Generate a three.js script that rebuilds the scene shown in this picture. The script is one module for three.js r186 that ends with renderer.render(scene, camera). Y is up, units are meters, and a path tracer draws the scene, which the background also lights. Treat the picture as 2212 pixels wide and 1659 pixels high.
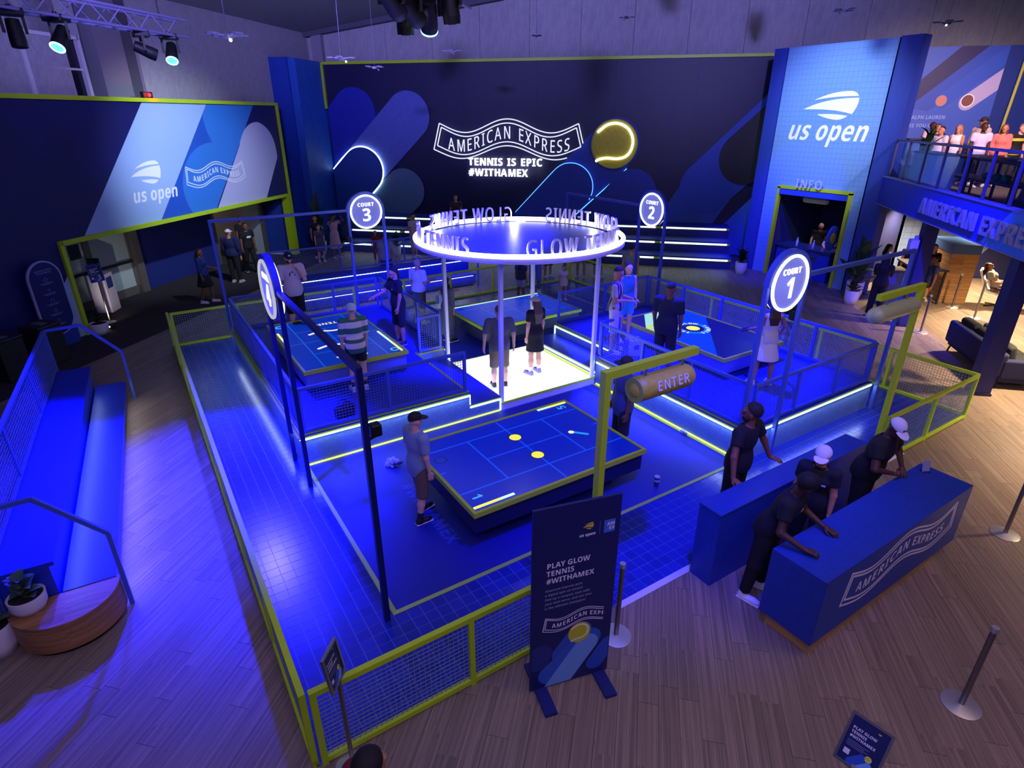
import * as THREE from 'three';
import { mergeGeometries } from 'three/addons/utils/BufferGeometryUtils.js';
import { RoundedBoxGeometry } from 'three/addons/geometries/RoundedBoxGeometry.js';
import { TextGeometry } from 'three/addons/geometries/TextGeometry.js';
import { FontLoader } from 'three/addons/loaders/FontLoader.js';
import { RectAreaLightUniformsLib } from 'three/addons/lights/RectAreaLightUniformsLib.js';

// ---------------------------------------------------------------- camera, light, exposure
// World axes follow the square play deck: its near corner is the origin, x runs along the front edge, -z along the side edge.
// The hall stands at 45 degrees to the deck: room(u, v, h) gives a point u metres along the rear wall and v metres deep.
const scene = new THREE.Scene();
scene.background = new THREE.Color(0x000004);
const camera = new THREE.PerspectiveCamera(66.2, 2212 / 1659, 0.1, 120);
camera.position.set(-0.338, 5.1, 3.642);
camera.lookAt(-0.338 + 0.5395 * 0.91046, 5.1 - 0.41359, 3.642 - 0.842 * 0.91046);
const renderer = new THREE.WebGLRenderer();
renderer.toneMapping = THREE.LinearToneMapping;
renderer.toneMappingExposure = 1.0;
renderer.shadowMap.enabled = true;
RectAreaLightUniformsLib.init();

const V3 = (x, y, z) => new THREE.Vector3(x, y, z);
const SQ = Math.SQRT1_2;
const room = (u, v, h = 0) => V3(-0.338 + SQ * (u + v), h, 3.642 + SQ * (u - v));
const ROOM = -Math.PI / 4;                                   // rotation.y that lines a thing up with the hall
const lin = (r, g, b) => new THREE.Color().setRGB(r, g, b);

function spot(p, target, color, intensity, angle, penumbra = 0.5, soft = 6) {
  const l = new THREE.SpotLight(color, intensity, 0, angle, penumbra, 2);
  l.position.copy(p); l.target.position.copy(target); l.castShadow = true; l.shadow.radius = soft; l.shadow.bias = -0.0005;
  scene.add(l); scene.add(l.target); return l;
}
function area(p, target, w, h, color, intensity) {
  const l = new THREE.RectAreaLight(color, intensity, w, h);
  l.position.copy(p); l.lookAt(target); scene.add(l); return l;
}
const PANELS = [];   // [position, target, width, height, colour, label] of the unseen soft wash panels whose housings are built further down
function wash(p, t, w, h, color, k, label) { PANELS.push([p, t, w, h, color, label]); return area(p, t, w, h, color, k); }
const BLUE = lin(0.012, 0.010, 1), LAV = lin(0.42, 0.40, 1), WARM = lin(1, 0.70, 0.42), COOL = lin(0.55, 0.72, 1);

// blue moving heads on the trusses
const HEADS = [];   // [position, target, blue?]: the fixtures themselves are built further down at these places
const head = (p, t, kind) => { HEADS.push([p, t, kind]); return p; };
{
  const h1 = head(room(-8.9, 8.62, 6.2), room(-8.0, 3.6, 0.4), 'blue');
  spot(room(-8.87, 8.45, 5.95), room(-8.0, 4.2, 0), BLUE, 1100, 0.42, 0.6);
  const h2 = head(room(-8.9, 10.93, 6.2), room(-6.4, 6.6, 0.2), 'blue');
  spot(room(-8.78, 10.7, 5.95), room(-6.0, 6.2, 0), BLUE, 1300, 0.36, 0.6);
  const h3 = head(room(-2.7, 7.75, 6.2), V3(5.2, 0.1, -8.4), 'blue');
  spot(room(-2.7, 8.0, 5.95), V3(5.9, 0.1, -8.6), BLUE, 700, 0.5, 0.6);
  head(room(-8.9, 10.25, 6.17), room(-4, 16, 3), 'white');
  head(room(-8.9, 7.9, 6.19), room(-8.2, 7.4, 0), 'dark');
  head(room(-2.86, 7.0, 6.22), room(-2, 16, 2), 'white');
  head(room(-2.8, 7.4, 6.2), room(-1, 16, 2), 'white');
  head(room(-3.02, 7.78, 6.2), room(-3.3, 8.4, 0), 'dark');
  head(room(-2.45, 7.8, 6.3), room(-2.2, 8.6, 0), 'dark');
  // unseen heads out of the picture, placed to light deck, gallery and booth blue
  const wash = (p, t, k, ang, pen) => { head(p.clone().addScaledVector(t.clone().sub(p).normalize(), -0.26), t, 'blue'); spot(p, t, BLUE, k, ang, pen); };
  wash(V3(9.0, 7.6, -4.4), V3(8.9, 0.5, -4.0), 1500, 0.45, 0.55);
  wash(V3(3.2, 7.6, 1.6), V3(5.6, 0.1, -2.2), 280, 0.52, 0.8);
  wash(V3(-3.6, 7.8, 3.2), V3(-0.6, 0, -1.6), 620, 0.40, 0.8);
  wash(V3(0.2, 7.8, -3.6), V3(0.3, 0, -4.6), 900, 0.34, 0.7);
  wash(room(5.2, 11.4, 7.4), room(6.7, 15.0, 3.1), 420, 0.36, 0.8);
  wash(room(3.0, 17.6, 8.0), room(4.4, 22.4, 0.8), 420, 0.34, 0.9);
}
// general light of the hall: unseen soft panels placed to light floor and counters
wash(room(-1, 5, 8.9), room(-1, 5.0, 0), 8, 8, LAV, 0.7, 'unseen huge dim lavender soft panel lighting the hall from above');
wash(room(0.5, -1.7, 7.8), room(1.0, 9, 0), 7, 3.6, lin(0.50, 0.40, 1), 4.6, 'unseen wide lavender soft panel behind the viewer lighting the counter fronts');
wash(room(6.0, 4.5, 8.6), room(6.0, 7.5, 0), 4, 4, lin(1, 0.66, 0.5), 3.2, 'unseen warm soft panel lighting the floor before the gallery');
// unseen lavender heads, out of view, lighting the white upper walls and sloping roof
for (const [p, t, k, ang] of [[room(-6, 6, 8.3), room(-9, 26, 9.2), 520, 0.42], [room(2.5, 6, 8.6), room(1.5, 26, 9.6), 620, 0.42], [room(-5, 5.5, 8.0), room(-14.5, 16.5, 7.2), 300, 0.4], [room(-4.5, 4.5, 7.4), room(-8, 14, 9.1), 260, 0.42]]) { head(p.clone().addScaledVector(t.clone().sub(p).normalize(), -0.26), t, 'white'); spot(p, t, lin(0.32, 0.28, 1), k, ang, 1, 12); }
// unseen heads, out of view, washing the printed walls
head(room(-6.75, 13.37, 7.76), room(-13.7, 16.8, 3.4), 'white'); spot(room(-7.0, 13.5, 7.6), room(-13.7, 16.8, 3.4), lin(0.66, 0.78, 1), 260, 0.46, 1);
head(V3(11.76, 8.73, -6.55), V3(18.6, 5.0, -7.9), 'white'); spot(V3(12.0, 8.6, -6.6), V3(18.6, 5.0, -7.9), lin(0.66, 0.78, 1), 250, 0.38, 1);

// ---------------------------------------------------------------- helpers
function rng(seed) { let a = seed >>> 0; return () => { a = (a + 0x6D2B79F5) | 0; let t = Math.imul(a ^ (a >>> 15), 1 | a); t = (t + Math.imul(t ^ (t >>> 7), 61 | t)) ^ t; return ((t ^ (t >>> 14)) >>> 0) / 4294967296; }; }
const taken = {};
function numbered(name) { const n = taken[name] = (taken[name] ?? -1) + 1; return n ? `${name}_${String(n).padStart(3, '0')}` : name; }
function tag(o, label, category, group) { o.userData.label = label; o.userData.category = category; if (group) o.userData.group = group; return o; }
function thing(name, label, category, pos = V3(0, 0, 0), turn = 0, group) {
  const o = new THREE.Group(); o.name = numbered(name); o.position.copy(pos); o.rotation.y = turn; scene.add(o); return tag(o, label, category, group);
}
function M(color, roughness = 0.6, metalness = 0, extra = {}) { return new THREE.MeshStandardMaterial({ color, roughness, metalness, ...extra }); }
function P(color, roughness = 0.6, extra = {}) { return new THREE.MeshPhysicalMaterial({ color, roughness, ...extra }); }
const glow = (color, k) => new THREE.MeshStandardMaterial({ color: 0x111111, emissive: color, emissiveIntensity: k, roughness: 0.5 });
function clean(g) { const q = g.index ? g.toNonIndexed() : g; for (const k of Object.keys(q.attributes)) if (!['position', 'normal', 'uv'].includes(k)) q.deleteAttribute(k); return q; }
function mesh(name, geos, mat, parent) {
  const list = Array.isArray(geos) ? geos : [geos];
  const g = list.length === 1 ? list[0] : mergeGeometries(list.map(clean));
  const m = new THREE.Mesh(g, mat); m.name = name; m.castShadow = m.receiveShadow = true; if (parent) parent.add(m); return m;
}
function one(name, geos, mat, label, category, pos, turn = 0, group) {   // a thing that is one mesh
  const m = mesh(numbered(name), geos, mat, scene); if (pos) m.position.copy(pos); m.rotation.y = turn; return tag(m, label, category, group);
}
function struct(name, geos, mat, pos, turn = 0) { const m = mesh(name, geos, mat, scene); if (pos) m.position.copy(pos); m.rotation.y = turn; m.userData.kind = 'structure'; return m; }
function structGroup(name, pos = V3(0, 0, 0), turn = 0) { const o = new THREE.Group(); o.name = name; o.position.copy(pos); o.rotation.y = turn; o.userData.kind = 'structure'; scene.add(o); return o; }
const stuff = (m) => { m.userData.kind = 'stuff'; return m; };
function bx(w, h, d, x = 0, y = 0, z = 0) { const g = new THREE.BoxGeometry(w, h, d); g.translate(x, y, z); return g; }       // centre
function sb(x0, x1, y0, y1, z0, z1) { return bx(x1 - x0, y1 - y0, z1 - z0, (x0 + x1) / 2, (y0 + y1) / 2, (z0 + z1) / 2); }
function rb(w, h, d, r, x = 0, y = 0, z = 0, seg = 2) { const g = new RoundedBoxGeometry(w, h, d, seg, r); g.translate(x, y, z); return g; }
function cy(r0, r1, h, x = 0, y = 0, z = 0, n = 20) { const g = new THREE.CylinderGeometry(r1, r0, h, n); g.translate(x, y, z); return g; }   // r0 bottom
function sph(r, x = 0, y = 0, z = 0, n = 14) { const g = new THREE.SphereGeometry(r, n, Math.max(6, n * 0.7 | 0)); g.translate(x, y, z); return g; }
function bar(a, b, w, d = w) {                                // square bar between two points
  const dir = b.clone().sub(a), L = dir.length(), g = new THREE.BoxGeometry(w, L, d);
  const q = new THREE.Quaternion().setFromUnitVectors(V3(0, 1, 0), dir.normalize());
  g.applyMatrix4(new THREE.Matrix4().compose(a.clone().add(b).multiplyScalar(0.5), q, V3(1, 1, 1))); return g;
}
function rod(a, b, r, n = 8, r2 = r) {
  const dir = b.clone().sub(a), L = dir.length(), g = new THREE.CylinderGeometry(r2, r, L, n);
  const q = new THREE.Quaternion().setFromUnitVectors(V3(0, 1, 0), dir.normalize());
  g.applyMatrix4(new THREE.Matrix4().compose(a.clone().add(b).multiplyScalar(0.5), q, V3(1, 1, 1))); return g;
}
function tube(pts, r, seg = 40, n = 8, closed = false) { return new THREE.TubeGeometry(new THREE.CatmullRomCurve3(pts, closed, 'catmullrom', 0.5), seg, r, n, closed); }
function lathe(pts, n = 28) { return new THREE.LatheGeometry(pts.map(([x, y]) => new THREE.Vector2(x, y)), n); }
function tf(g, { x = 0, y = 0, z = 0, rx = 0, ry = 0, rz = 0, s = 1 } = {}) { if (s !== 1) g.scale(s, s, s); if (rx) g.rotateX(rx); if (rz) g.rotateZ(rz); if (ry) g.rotateY(ry); g.translate(x, y, z); return g; }
function extr(shape, depth, bevel = 0, curve = 12) { return new THREE.ExtrudeGeometry(shape, { depth, bevelEnabled: bevel > 0, bevelSize: bevel, bevelThickness: bevel, bevelSegments: 2, curveSegments: curve }); }
function shape(pts) { const s = new THREE.Shape(); pts.forEach(([x, y], i) => i ? s.lineTo(x, y) : s.moveTo(x, y)); s.closePath(); return s; }
function canvasTex(w, h, draw) {
  const c = document.createElement('canvas'); c.width = w; c.height = h; draw(c.getContext('2d'), w, h);
  const t = new THREE.CanvasTexture(c); t.colorSpace = THREE.SRGBColorSpace; t.anisotropy = 8; return t;
}
const fonts = {};
for (const k of ['sans_bold', 'sans_regular']) fonts[k] = await new FontLoader().loadAsync(`fonts/droid/droid_${k}.typeface.json`);
function text3(str, size, depth, font = 'sans_bold', centre = true) {
  const g = new TextGeometry(str, { font: fonts[font], size, depth, curveSegments: 4, bevelEnabled: false });
  g.computeBoundingBox(); const b = g.boundingBox; if (centre) g.translate(-(b.min.x + b.max.x) / 2, 0, 0); return g;
}

// print helpers shared by murals, banner, counter
function drawRibbon(c, x, y, w, h, color, lw, weight = 'bold') {           // ribbon emblem with its lettering: x, y is the left end's middle
  const om = Math.PI * 2 / 0.62, Y = (t) => y - Math.cos((t - 0.5) * om) * h * 0.2;
  c.strokeStyle = color; c.lineWidth = lw; c.lineJoin = 'miter';
  for (const [pad, k] of [[0, 1], [h * 0.13, 0.74]]) {
    c.beginPath(); const n = 40, sk = h * 0.16;
    for (let i = 0; i <= n; i++) { const t = i / n, px = x + sk * k + pad * 0.9 + (w - 2 * sk * k - 1.8 * pad) * t; const py = Y(t) - h * 0.5 * k; i ? c.lineTo(px, py) : c.moveTo(px, py); }
    for (let i = n; i >= 0; i--) { const t = i / n, px = x + pad + (w - 2 * pad) * t; c.lineTo(px, Y(t) + h * 0.5 * k); }
    c.closePath(); c.stroke();
  }
  const str = 'AMERICAN EXPRESS', fs = h * 0.46; c.fillStyle = color; c.font = `${weight} ${fs}px sans-serif`; c.textAlign = 'center'; c.textBaseline = 'middle';
  const x0 = x + w * 0.105, x1 = x + w * 0.895; const ws = [...str].map((ch) => c.measureText(ch).width + fs * 0.06), tot = ws.reduce((a, b) => a + b, 0), k = (x1 - x0) / tot; let p = x0;
  [...str].forEach((ch, i) => { const cx = p + ws[i] * k / 2, t = (cx - x) / w, sl = Math.sin((t - 0.5) * om) * om * h * 0.2 / w; c.save(); c.translate(cx, Y(t)); c.transform(k * 0.97, sl * k, 0, 1, 0, 0); c.fillText(ch, 0, 0); c.restore(); p += ws[i] * k; });
}
function drawFlame(c, x, y, w, h, color) {                                  // open's ball emblem: three swept bands, x, y top left of its box
  const X = (a) => x + a * w, Y = (a) => y + a * h; c.fillStyle = color;
  c.beginPath(); c.moveTo(X(0.18), Y(0.30)); c.quadraticCurveTo(X(0.52), Y(-0.02), X(0.86), Y(0.02)); c.quadraticCurveTo(X(0.96), Y(0.06), X(0.985), Y(0.19)); c.quadraticCurveTo(X(0.55), Y(0.17), X(0.18), Y(0.30)); c.fill();
  c.beginPath(); c.moveTo(X(0), Y(0.62)); c.quadraticCurveTo(X(0.4), Y(0.22), X(1), Y(0.25)); c.quadraticCurveTo(X(1.02), Y(0.5), X(0.93), Y(0.80)); c.quadraticCurveTo(X(0.6), Y(0.60), X(0), Y(0.62)); c.fill();
  c.beginPath(); c.moveTo(X(0.28), Y(0.80)); c.quadraticCurveTo(X(0.62), Y(0.76), X(0.86), Y(0.86)); c.quadraticCurveTo(X(0.74), Y(1.04), X(0.60), Y(0.98)); c.quadraticCurveTo(X(0.45), Y(0.94), X(0.28), Y(0.80)); c.fill();
}
function drawOpen(c, x, y, w, color) {                                      // its word mark, x, y left end of the base line
  c.fillStyle = color; c.textAlign = 'left'; c.textBaseline = 'alphabetic'; c.font = 'italic bold 100px sans-serif';
  const m = c.measureText('us open').width, k = w / m; c.save(); c.translate(x, y); c.scale(k, k * 1.08); c.fillText('us open', 0, 0); c.restore();
}
function capsule(c, x0, y0, x1, y1, r, color) { c.strokeStyle = color; c.lineWidth = 2 * r; c.lineCap = 'round'; c.beginPath(); c.moveTo(x0, y0); c.lineTo(x1, y1); c.stroke(); c.lineCap = 'butt'; }
function drawBall(c, x, y, r, rx = r, body = '#c9c62e', seam = '#f4f4dc') {
  c.fillStyle = body; c.beginPath(); c.ellipse(x, y, rx, r, 0, 0, 7); c.fill(); c.strokeStyle = seam; c.lineWidth = r * 0.13; c.lineCap = 'round';
  c.beginPath(); c.moveTo(x - rx * 0.72, y - r * 0.5); c.bezierCurveTo(x - rx * 0.1, y - r * 1.05, x + rx * 0.85, y - r * 0.75, x + rx * 0.76, y - r * 0.05);
  c.bezierCurveTo(x + rx * 0.68, y + r * 0.8, x - rx * 0.15, y + r * 0.45, x - rx * 0.7, y + r * 0.72); c.stroke(); c.lineCap = 'butt';
}
// finely mottled texture for painted and plastic surfaces, so that nothing is perfectly clean
function noiseTex(seed, lo, hi, w = 256) {
  const r = rng(seed), d = new Uint8Array(w * w * 4), co = new Float32Array(33 * 33).map(() => r());
  for (let y = 0; y < w; y++) for (let x = 0; x < w; x++) {
    const fx = x / w * 32, fy = y / w * 32, i = fx | 0, j = fy | 0, u = fx - i, v = fy - j, I = (i + 1) % 32, J = (j + 1) % 32;
    const c = (co[j * 33 + i] * (1 - u) + co[j * 33 + I] * u) * (1 - v) + (co[J * 33 + i] * (1 - u) + co[J * 33 + I] * u) * v;
    const k = (lo + (hi - lo) * (0.5 * c + 0.5 * r())) * 255; d.set([k, k, k, 255], (y * w + x) * 4);
  }
  const t = new THREE.DataTexture(d, w, w); t.wrapS = t.wrapT = THREE.RepeatWrapping; t.magFilter = THREE.LinearFilter; t.minFilter = THREE.LinearMipmapLinearFilter; t.generateMipmaps = true; t.colorSpace = THREE.SRGBColorSpace; t.needsUpdate = true; return t;
}
const speck = noiseTex(11, 0.82, 1.0);
function boxUV(g, s = 1) {                                                   // uv in metres by the dominant side of each face
  const q = g.index ? g.toNonIndexed() : g, p = q.attributes.position, uv = new Float32Array(p.count * 2), a = V3(), b = V3(), c = V3(), n = V3();
  for (let i = 0; i < p.count; i += 3) {
    a.fromBufferAttribute(p, i); b.fromBufferAttribute(p, i + 1); c.fromBufferAttribute(p, i + 2); n.copy(b).sub(a).cross(c.clone().sub(a));
    const X = Math.abs(n.x), Y = Math.abs(n.y), Z = Math.abs(n.z);
    [a, b, c].forEach((w, k) => { const e = Y >= X && Y >= Z ? [w.x, w.z] : X >= Z ? [w.z, w.y] : [w.x, w.y]; uv[(i + k) * 2] = e[0] * s; uv[(i + k) * 2 + 1] = e[1] * s; });
  }
  q.setAttribute('uv', new THREE.BufferAttribute(uv, 2)); return q;
}
// shared materials
const mt = {
  lime: M(0xb4d41e, 0.45, 0), limeLed: glow(lin(0.75, 1, 0.12), 1.7), led: glow(lin(0.62, 0.95, 1), 5), ledWarm: glow(lin(1, 0.92, 0.78), 4),
  rail: M(0x4a63c4, 0.4, 0.25), portal: M(0x2b3fbe, 0.4, 0.25), navyPost: M(0x0c1460, 0.45, 0.2), wire: M(0x7f95a6, 0.5, 0.3), wireBlue: M(0x5a70b4, 0.5, 0.3),
  steel: M(0xb8b8bc, 0.28, 0.9), black: M(0x0b0b0d, 0.55), white: M(0xe6e6ea, 0.5), whitePole: M(0xdfe0ea, 0.4), navy: M(0x0f1d78, 0.55, 0, { map: speck }),
  counter: M(0x1c3fa8, 0.5, 0, { map: speck }), side: M(0x6f92d2, 0.55, 0, { map: speck }), deckTop: M(0x1b30b4, 0.42, 0, { map: speck }),
  glass: P(0xf2f8ff, 0.02, { transmission: 1, ior: 1.45, thickness: 0, specularIntensity: 0.6 }), chrome: M(0xd8d8dc, 0.38, 0.8), charcoal: M(0x1c1d22, 0.7),
};

// ---------------------------------------------------------------- the hall: floor
camera.updateMatrixWorld(); camera.updateProjectionMatrix();
const frame = (p) => { const q = p.clone().project(camera); const z = p.clone().applyMatrix4(camera.matrixWorldInverse).z; return z > -0.3 ? null : [q.x, q.y, -z]; };
const woodTex = (() => {
  const w = 512, h = 512, d = new Uint8Array(w * h * 4), r = rng(5), row = new Float32Array(h), co = new Float32Array(h);
  for (let y = 0; y < h; y++) { row[y] = r(); co[y] = r(); }
  const nz = new Float32Array(64 * 64).map(() => r());
  const N = (x, y) => { const i = Math.floor(x), j = Math.floor(y), u = x - i, v = y - j, g = (a, b) => nz[(((b % 64) + 64) % 64) * 64 + (((a % 64) + 64) % 64)]; return (g(i, j) * (1 - u) + g(i + 1, j) * u) * (1 - v) + (g(i, j + 1) * (1 - u) + g(i + 1, j + 1) * u) * v; };
  for (let y = 0; y < h; y++) for (let x = 0; x < w; x++) {
    const wob = N(x / 64, y / 32) * 10, yy = y + wob, s = N(x / 96, yy / 3) * 0.45 + N(x / 24, yy / 1.4) * 0.25 + N(x / 170, yy / 14) * 0.5;
    const knot = Math.max(0, N(x / 18 + 7, yy / 10 + 3) - 0.86) * 1.2; const k = 0.56 + 0.42 * s - knot;
    d.set([Math.max(0, Math.min(255, 222 * k)), Math.max(0, Math.min(255, 196 * k)), Math.max(0, Math.min(255, 172 * k)), 255], (y * w + x) * 4);
  }
  const t = new THREE.DataTexture(d, w, h); t.wrapS = t.wrapT = THREE.RepeatWrapping; t.magFilter = THREE.LinearFilter; t.minFilter = THREE.LinearMipmapLinearFilter; t.generateMipmaps = true; t.colorSpace = THREE.SRGBColorSpace; t.anisotropy = 8; t.needsUpdate = true; return t;
})();
{
  const floor = structGroup('floor');
  mesh('subfloor', tf(bx(46, 0.1, 46), { ry: ROOM, x: room(0, 11).x, z: room(0, 11).z, y: -0.062 }), M(0x2a2019, 0.9), floor);
  const L = 1.5, Wd = 0.19, r = rng(21), list = [];
  for (let k = -64; k < 100; k++) {
    const off = r() * L;
    for (let j = -3; j < 17; j++) {
      const u = -12 + (k + 64) * Wd + Wd / 2, v = j * L + off; const rr = r(), rt = r(), p = room(u, v, 0);
      if (p.x > 0.75 && p.x < 11.25 && p.z < -0.75 && p.z > -11.25) continue;
      const f = frame(p); if (!f || Math.abs(f[0]) > 1.2 || Math.abs(f[1]) > 1.25) continue;
      list.push({ p, size: 1 / (f[2] * f[2]), rr, rt });
    }
  }
  list.sort((a, b) => b.size - a.size);
  const tones = [0.70, 0.75, 0.80, 0.86], mats = tones.map((t) => M(lin(0.62 * t, 0.60 * t, 0.60 * t), 0.52, 0, { map: woodTex }));
  const plankGeo = (rr) => { const g = new THREE.BoxGeometry(L - 0.004, 0.012, Wd - 0.0025); const uv = g.attributes.uv, p = g.attributes.position; for (let i = 0; i < p.count; i++) uv.setXY(i, p.getX(i) / 2.6 + rr * 7.3, p.getZ(i) / 0.62 + rr * 13.7); g.translate(0, -0.006, 0); return g; };
  const variants = Array.from({ length: 10 }, (_, i) => plankGeo(i / 10 + 0.03));
  list.slice(0, 300).forEach((q, i) => { const m = new THREE.Mesh(variants[(q.rr * 10) | 0], mats[(q.rt * 4) | 0]); m.name = i ? `plank_${String(i).padStart(3, '0')}` : 'plank'; m.position.copy(q.p); m.rotation.y = ROOM + Math.PI / 2; m.castShadow = m.receiveShadow = true; floor.add(m); });
  const rest = list.slice(300).map((q) => { const g = clean(variants[(q.rr * 10) | 0].clone()); g.rotateY(ROOM + Math.PI / 2); g.translate(q.p.x, q.p.y, q.p.z); const t = 0.62 * tones[(q.rt * 4) | 0]; g.setAttribute('color', new THREE.BufferAttribute(new Float32Array(g.attributes.position.count * 3).fill(Math.min(1, t)), 3)); return g; });
  const far = new THREE.Mesh(mergeGeometries(rest), M(0xffffff, 0.52, 0, { map: woodTex, vertexColors: true })); far.name = 'plank_field'; far.castShadow = far.receiveShadow = true; floor.add(stuff(far));
  const carpet = mesh('carpet', boxUV(sb(-8, 0, 0, 0.006, -24, 3), 1.4), M(0x3a3338, 0.95, 0, { map: noiseTex(31, 0.55, 1) }), floor);
  carpet.position.copy(room(-12, 0)); carpet.rotation.y = ROOM;
}

// ---------------------------------------------------------------- the hall: walls and roof (local x = u, local -z = v)
const hall = (name, geos, mat) => struct(name, geos, mat, room(0, 0), ROOM);
const hb = (u0, u1, h0, h1, v0, v1) => sb(u0, u1, h0, h1, -v1, -v0);
const panelWhite = M(0xb9b6bd, 0.75, 0, { map: speck });
{
  // painted metal panel walls above and behind the printed walls, each panel a piece with an open joint
  const wl = structGroup('wall_left', room(0, 0), ROOM), pw = 1.18;
  mesh('backing', hb(-15.0, -14.6, 5.0, 9.6, -4, 27), M(0x55545c, 0.9), wl);
  for (let v = 7; v < 26; v += pw) { if (v > 12.9 && v < 14.5) continue; if (v > 14.6 && v < 15.8) continue; mesh('panel', hb(-14.62, -14.5, 5.0, 8.4, v + 0.008, Math.min(26, v + pw - 0.008)), panelWhite, wl); }
  mesh('column', hb(-14.6, -14.22, 5.0, 8.6, 14.75, 15.65), M(0x7d7c84, 0.8), wl);
  mesh('panel', hb(-14.62, -14.5, 6.95, 8.4, 12.7, 14.6), panelWhite, wl);
  const wb = structGroup('wall_back', room(0, 0), ROOM);
  mesh('backing', hb(-15, 20, 0, 13, 26.2, 26.5), M(0x4c4b55, 0.9), wb);
  for (let u = -15; u < 18; u += 2.0) mesh('panel', hb(u + 0.006, u + 1.994, 6.2, 13, 26.0, 26.2), panelWhite, wb);
  mesh('corner_post', hb(-14.2, -13.75, 6.5, 8.6, 25.75, 26.0), M(0x8f8d96, 0.8), wb);
  // side and rear walls of the hall that the camera stands between
  hall('wall_right', hb(19.8, 20.1, 0, 13, -4, 26.5), M(0x6a6870, 0.9));
  hall('wall_front', hb(-16, 20, 0, 13, -4.3, -4), M(0x34333c, 0.9));
  hall('wall_entrance', [hb(-15.9, -15.7, 0, 9, -4.3, 9.6)], M(0x2a2932, 0.9));
  // roof: sloping up from the left-hand eave
  const rf = shape([[-16, 8.05], [-6, 9.4], [20.5, 13], [20.5, 13.3], [-6, 9.7], [-16, 8.35]]);
  struct('ceiling', tf(extr(rf, 31.2), { z: -26.8 }), M(0xa3a1ab, 0.85, 0, { map: speck }), room(0, 0), ROOM);
  const be = shape([[-15, 8.03], [-6, 9.15], [-6, 9.4], [-15, 8.3]]);
  struct('trim_1', tf(extr(be, 0.35), { z: -26.0 }), M(0x5b5968, 0.85), room(0, 0), ROOM);
  // window high in the left wall
  const wn = structGroup('window_1', room(0, 0), ROOM);
  mesh('window_frame', [hb(-14.66, -14.46, 5.4, 6.95, 12.86, 12.95), hb(-14.66, -14.46, 5.4, 6.95, 14.45, 14.54), hb(-14.66, -14.46, 6.87, 6.95, 12.9, 14.5), hb(-14.66, -14.5, 6.17, 6.22, 12.9, 14.5)], M(0xd4d3da, 0.6), wn);
  for (const [a, b] of [[5.35, 6.17], [6.22, 6.87]]) mesh('pane', hb(-14.6, -14.58, a, b, 12.95, 14.45), P(0x1a1a26, 0.1), wn);
}
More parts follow.
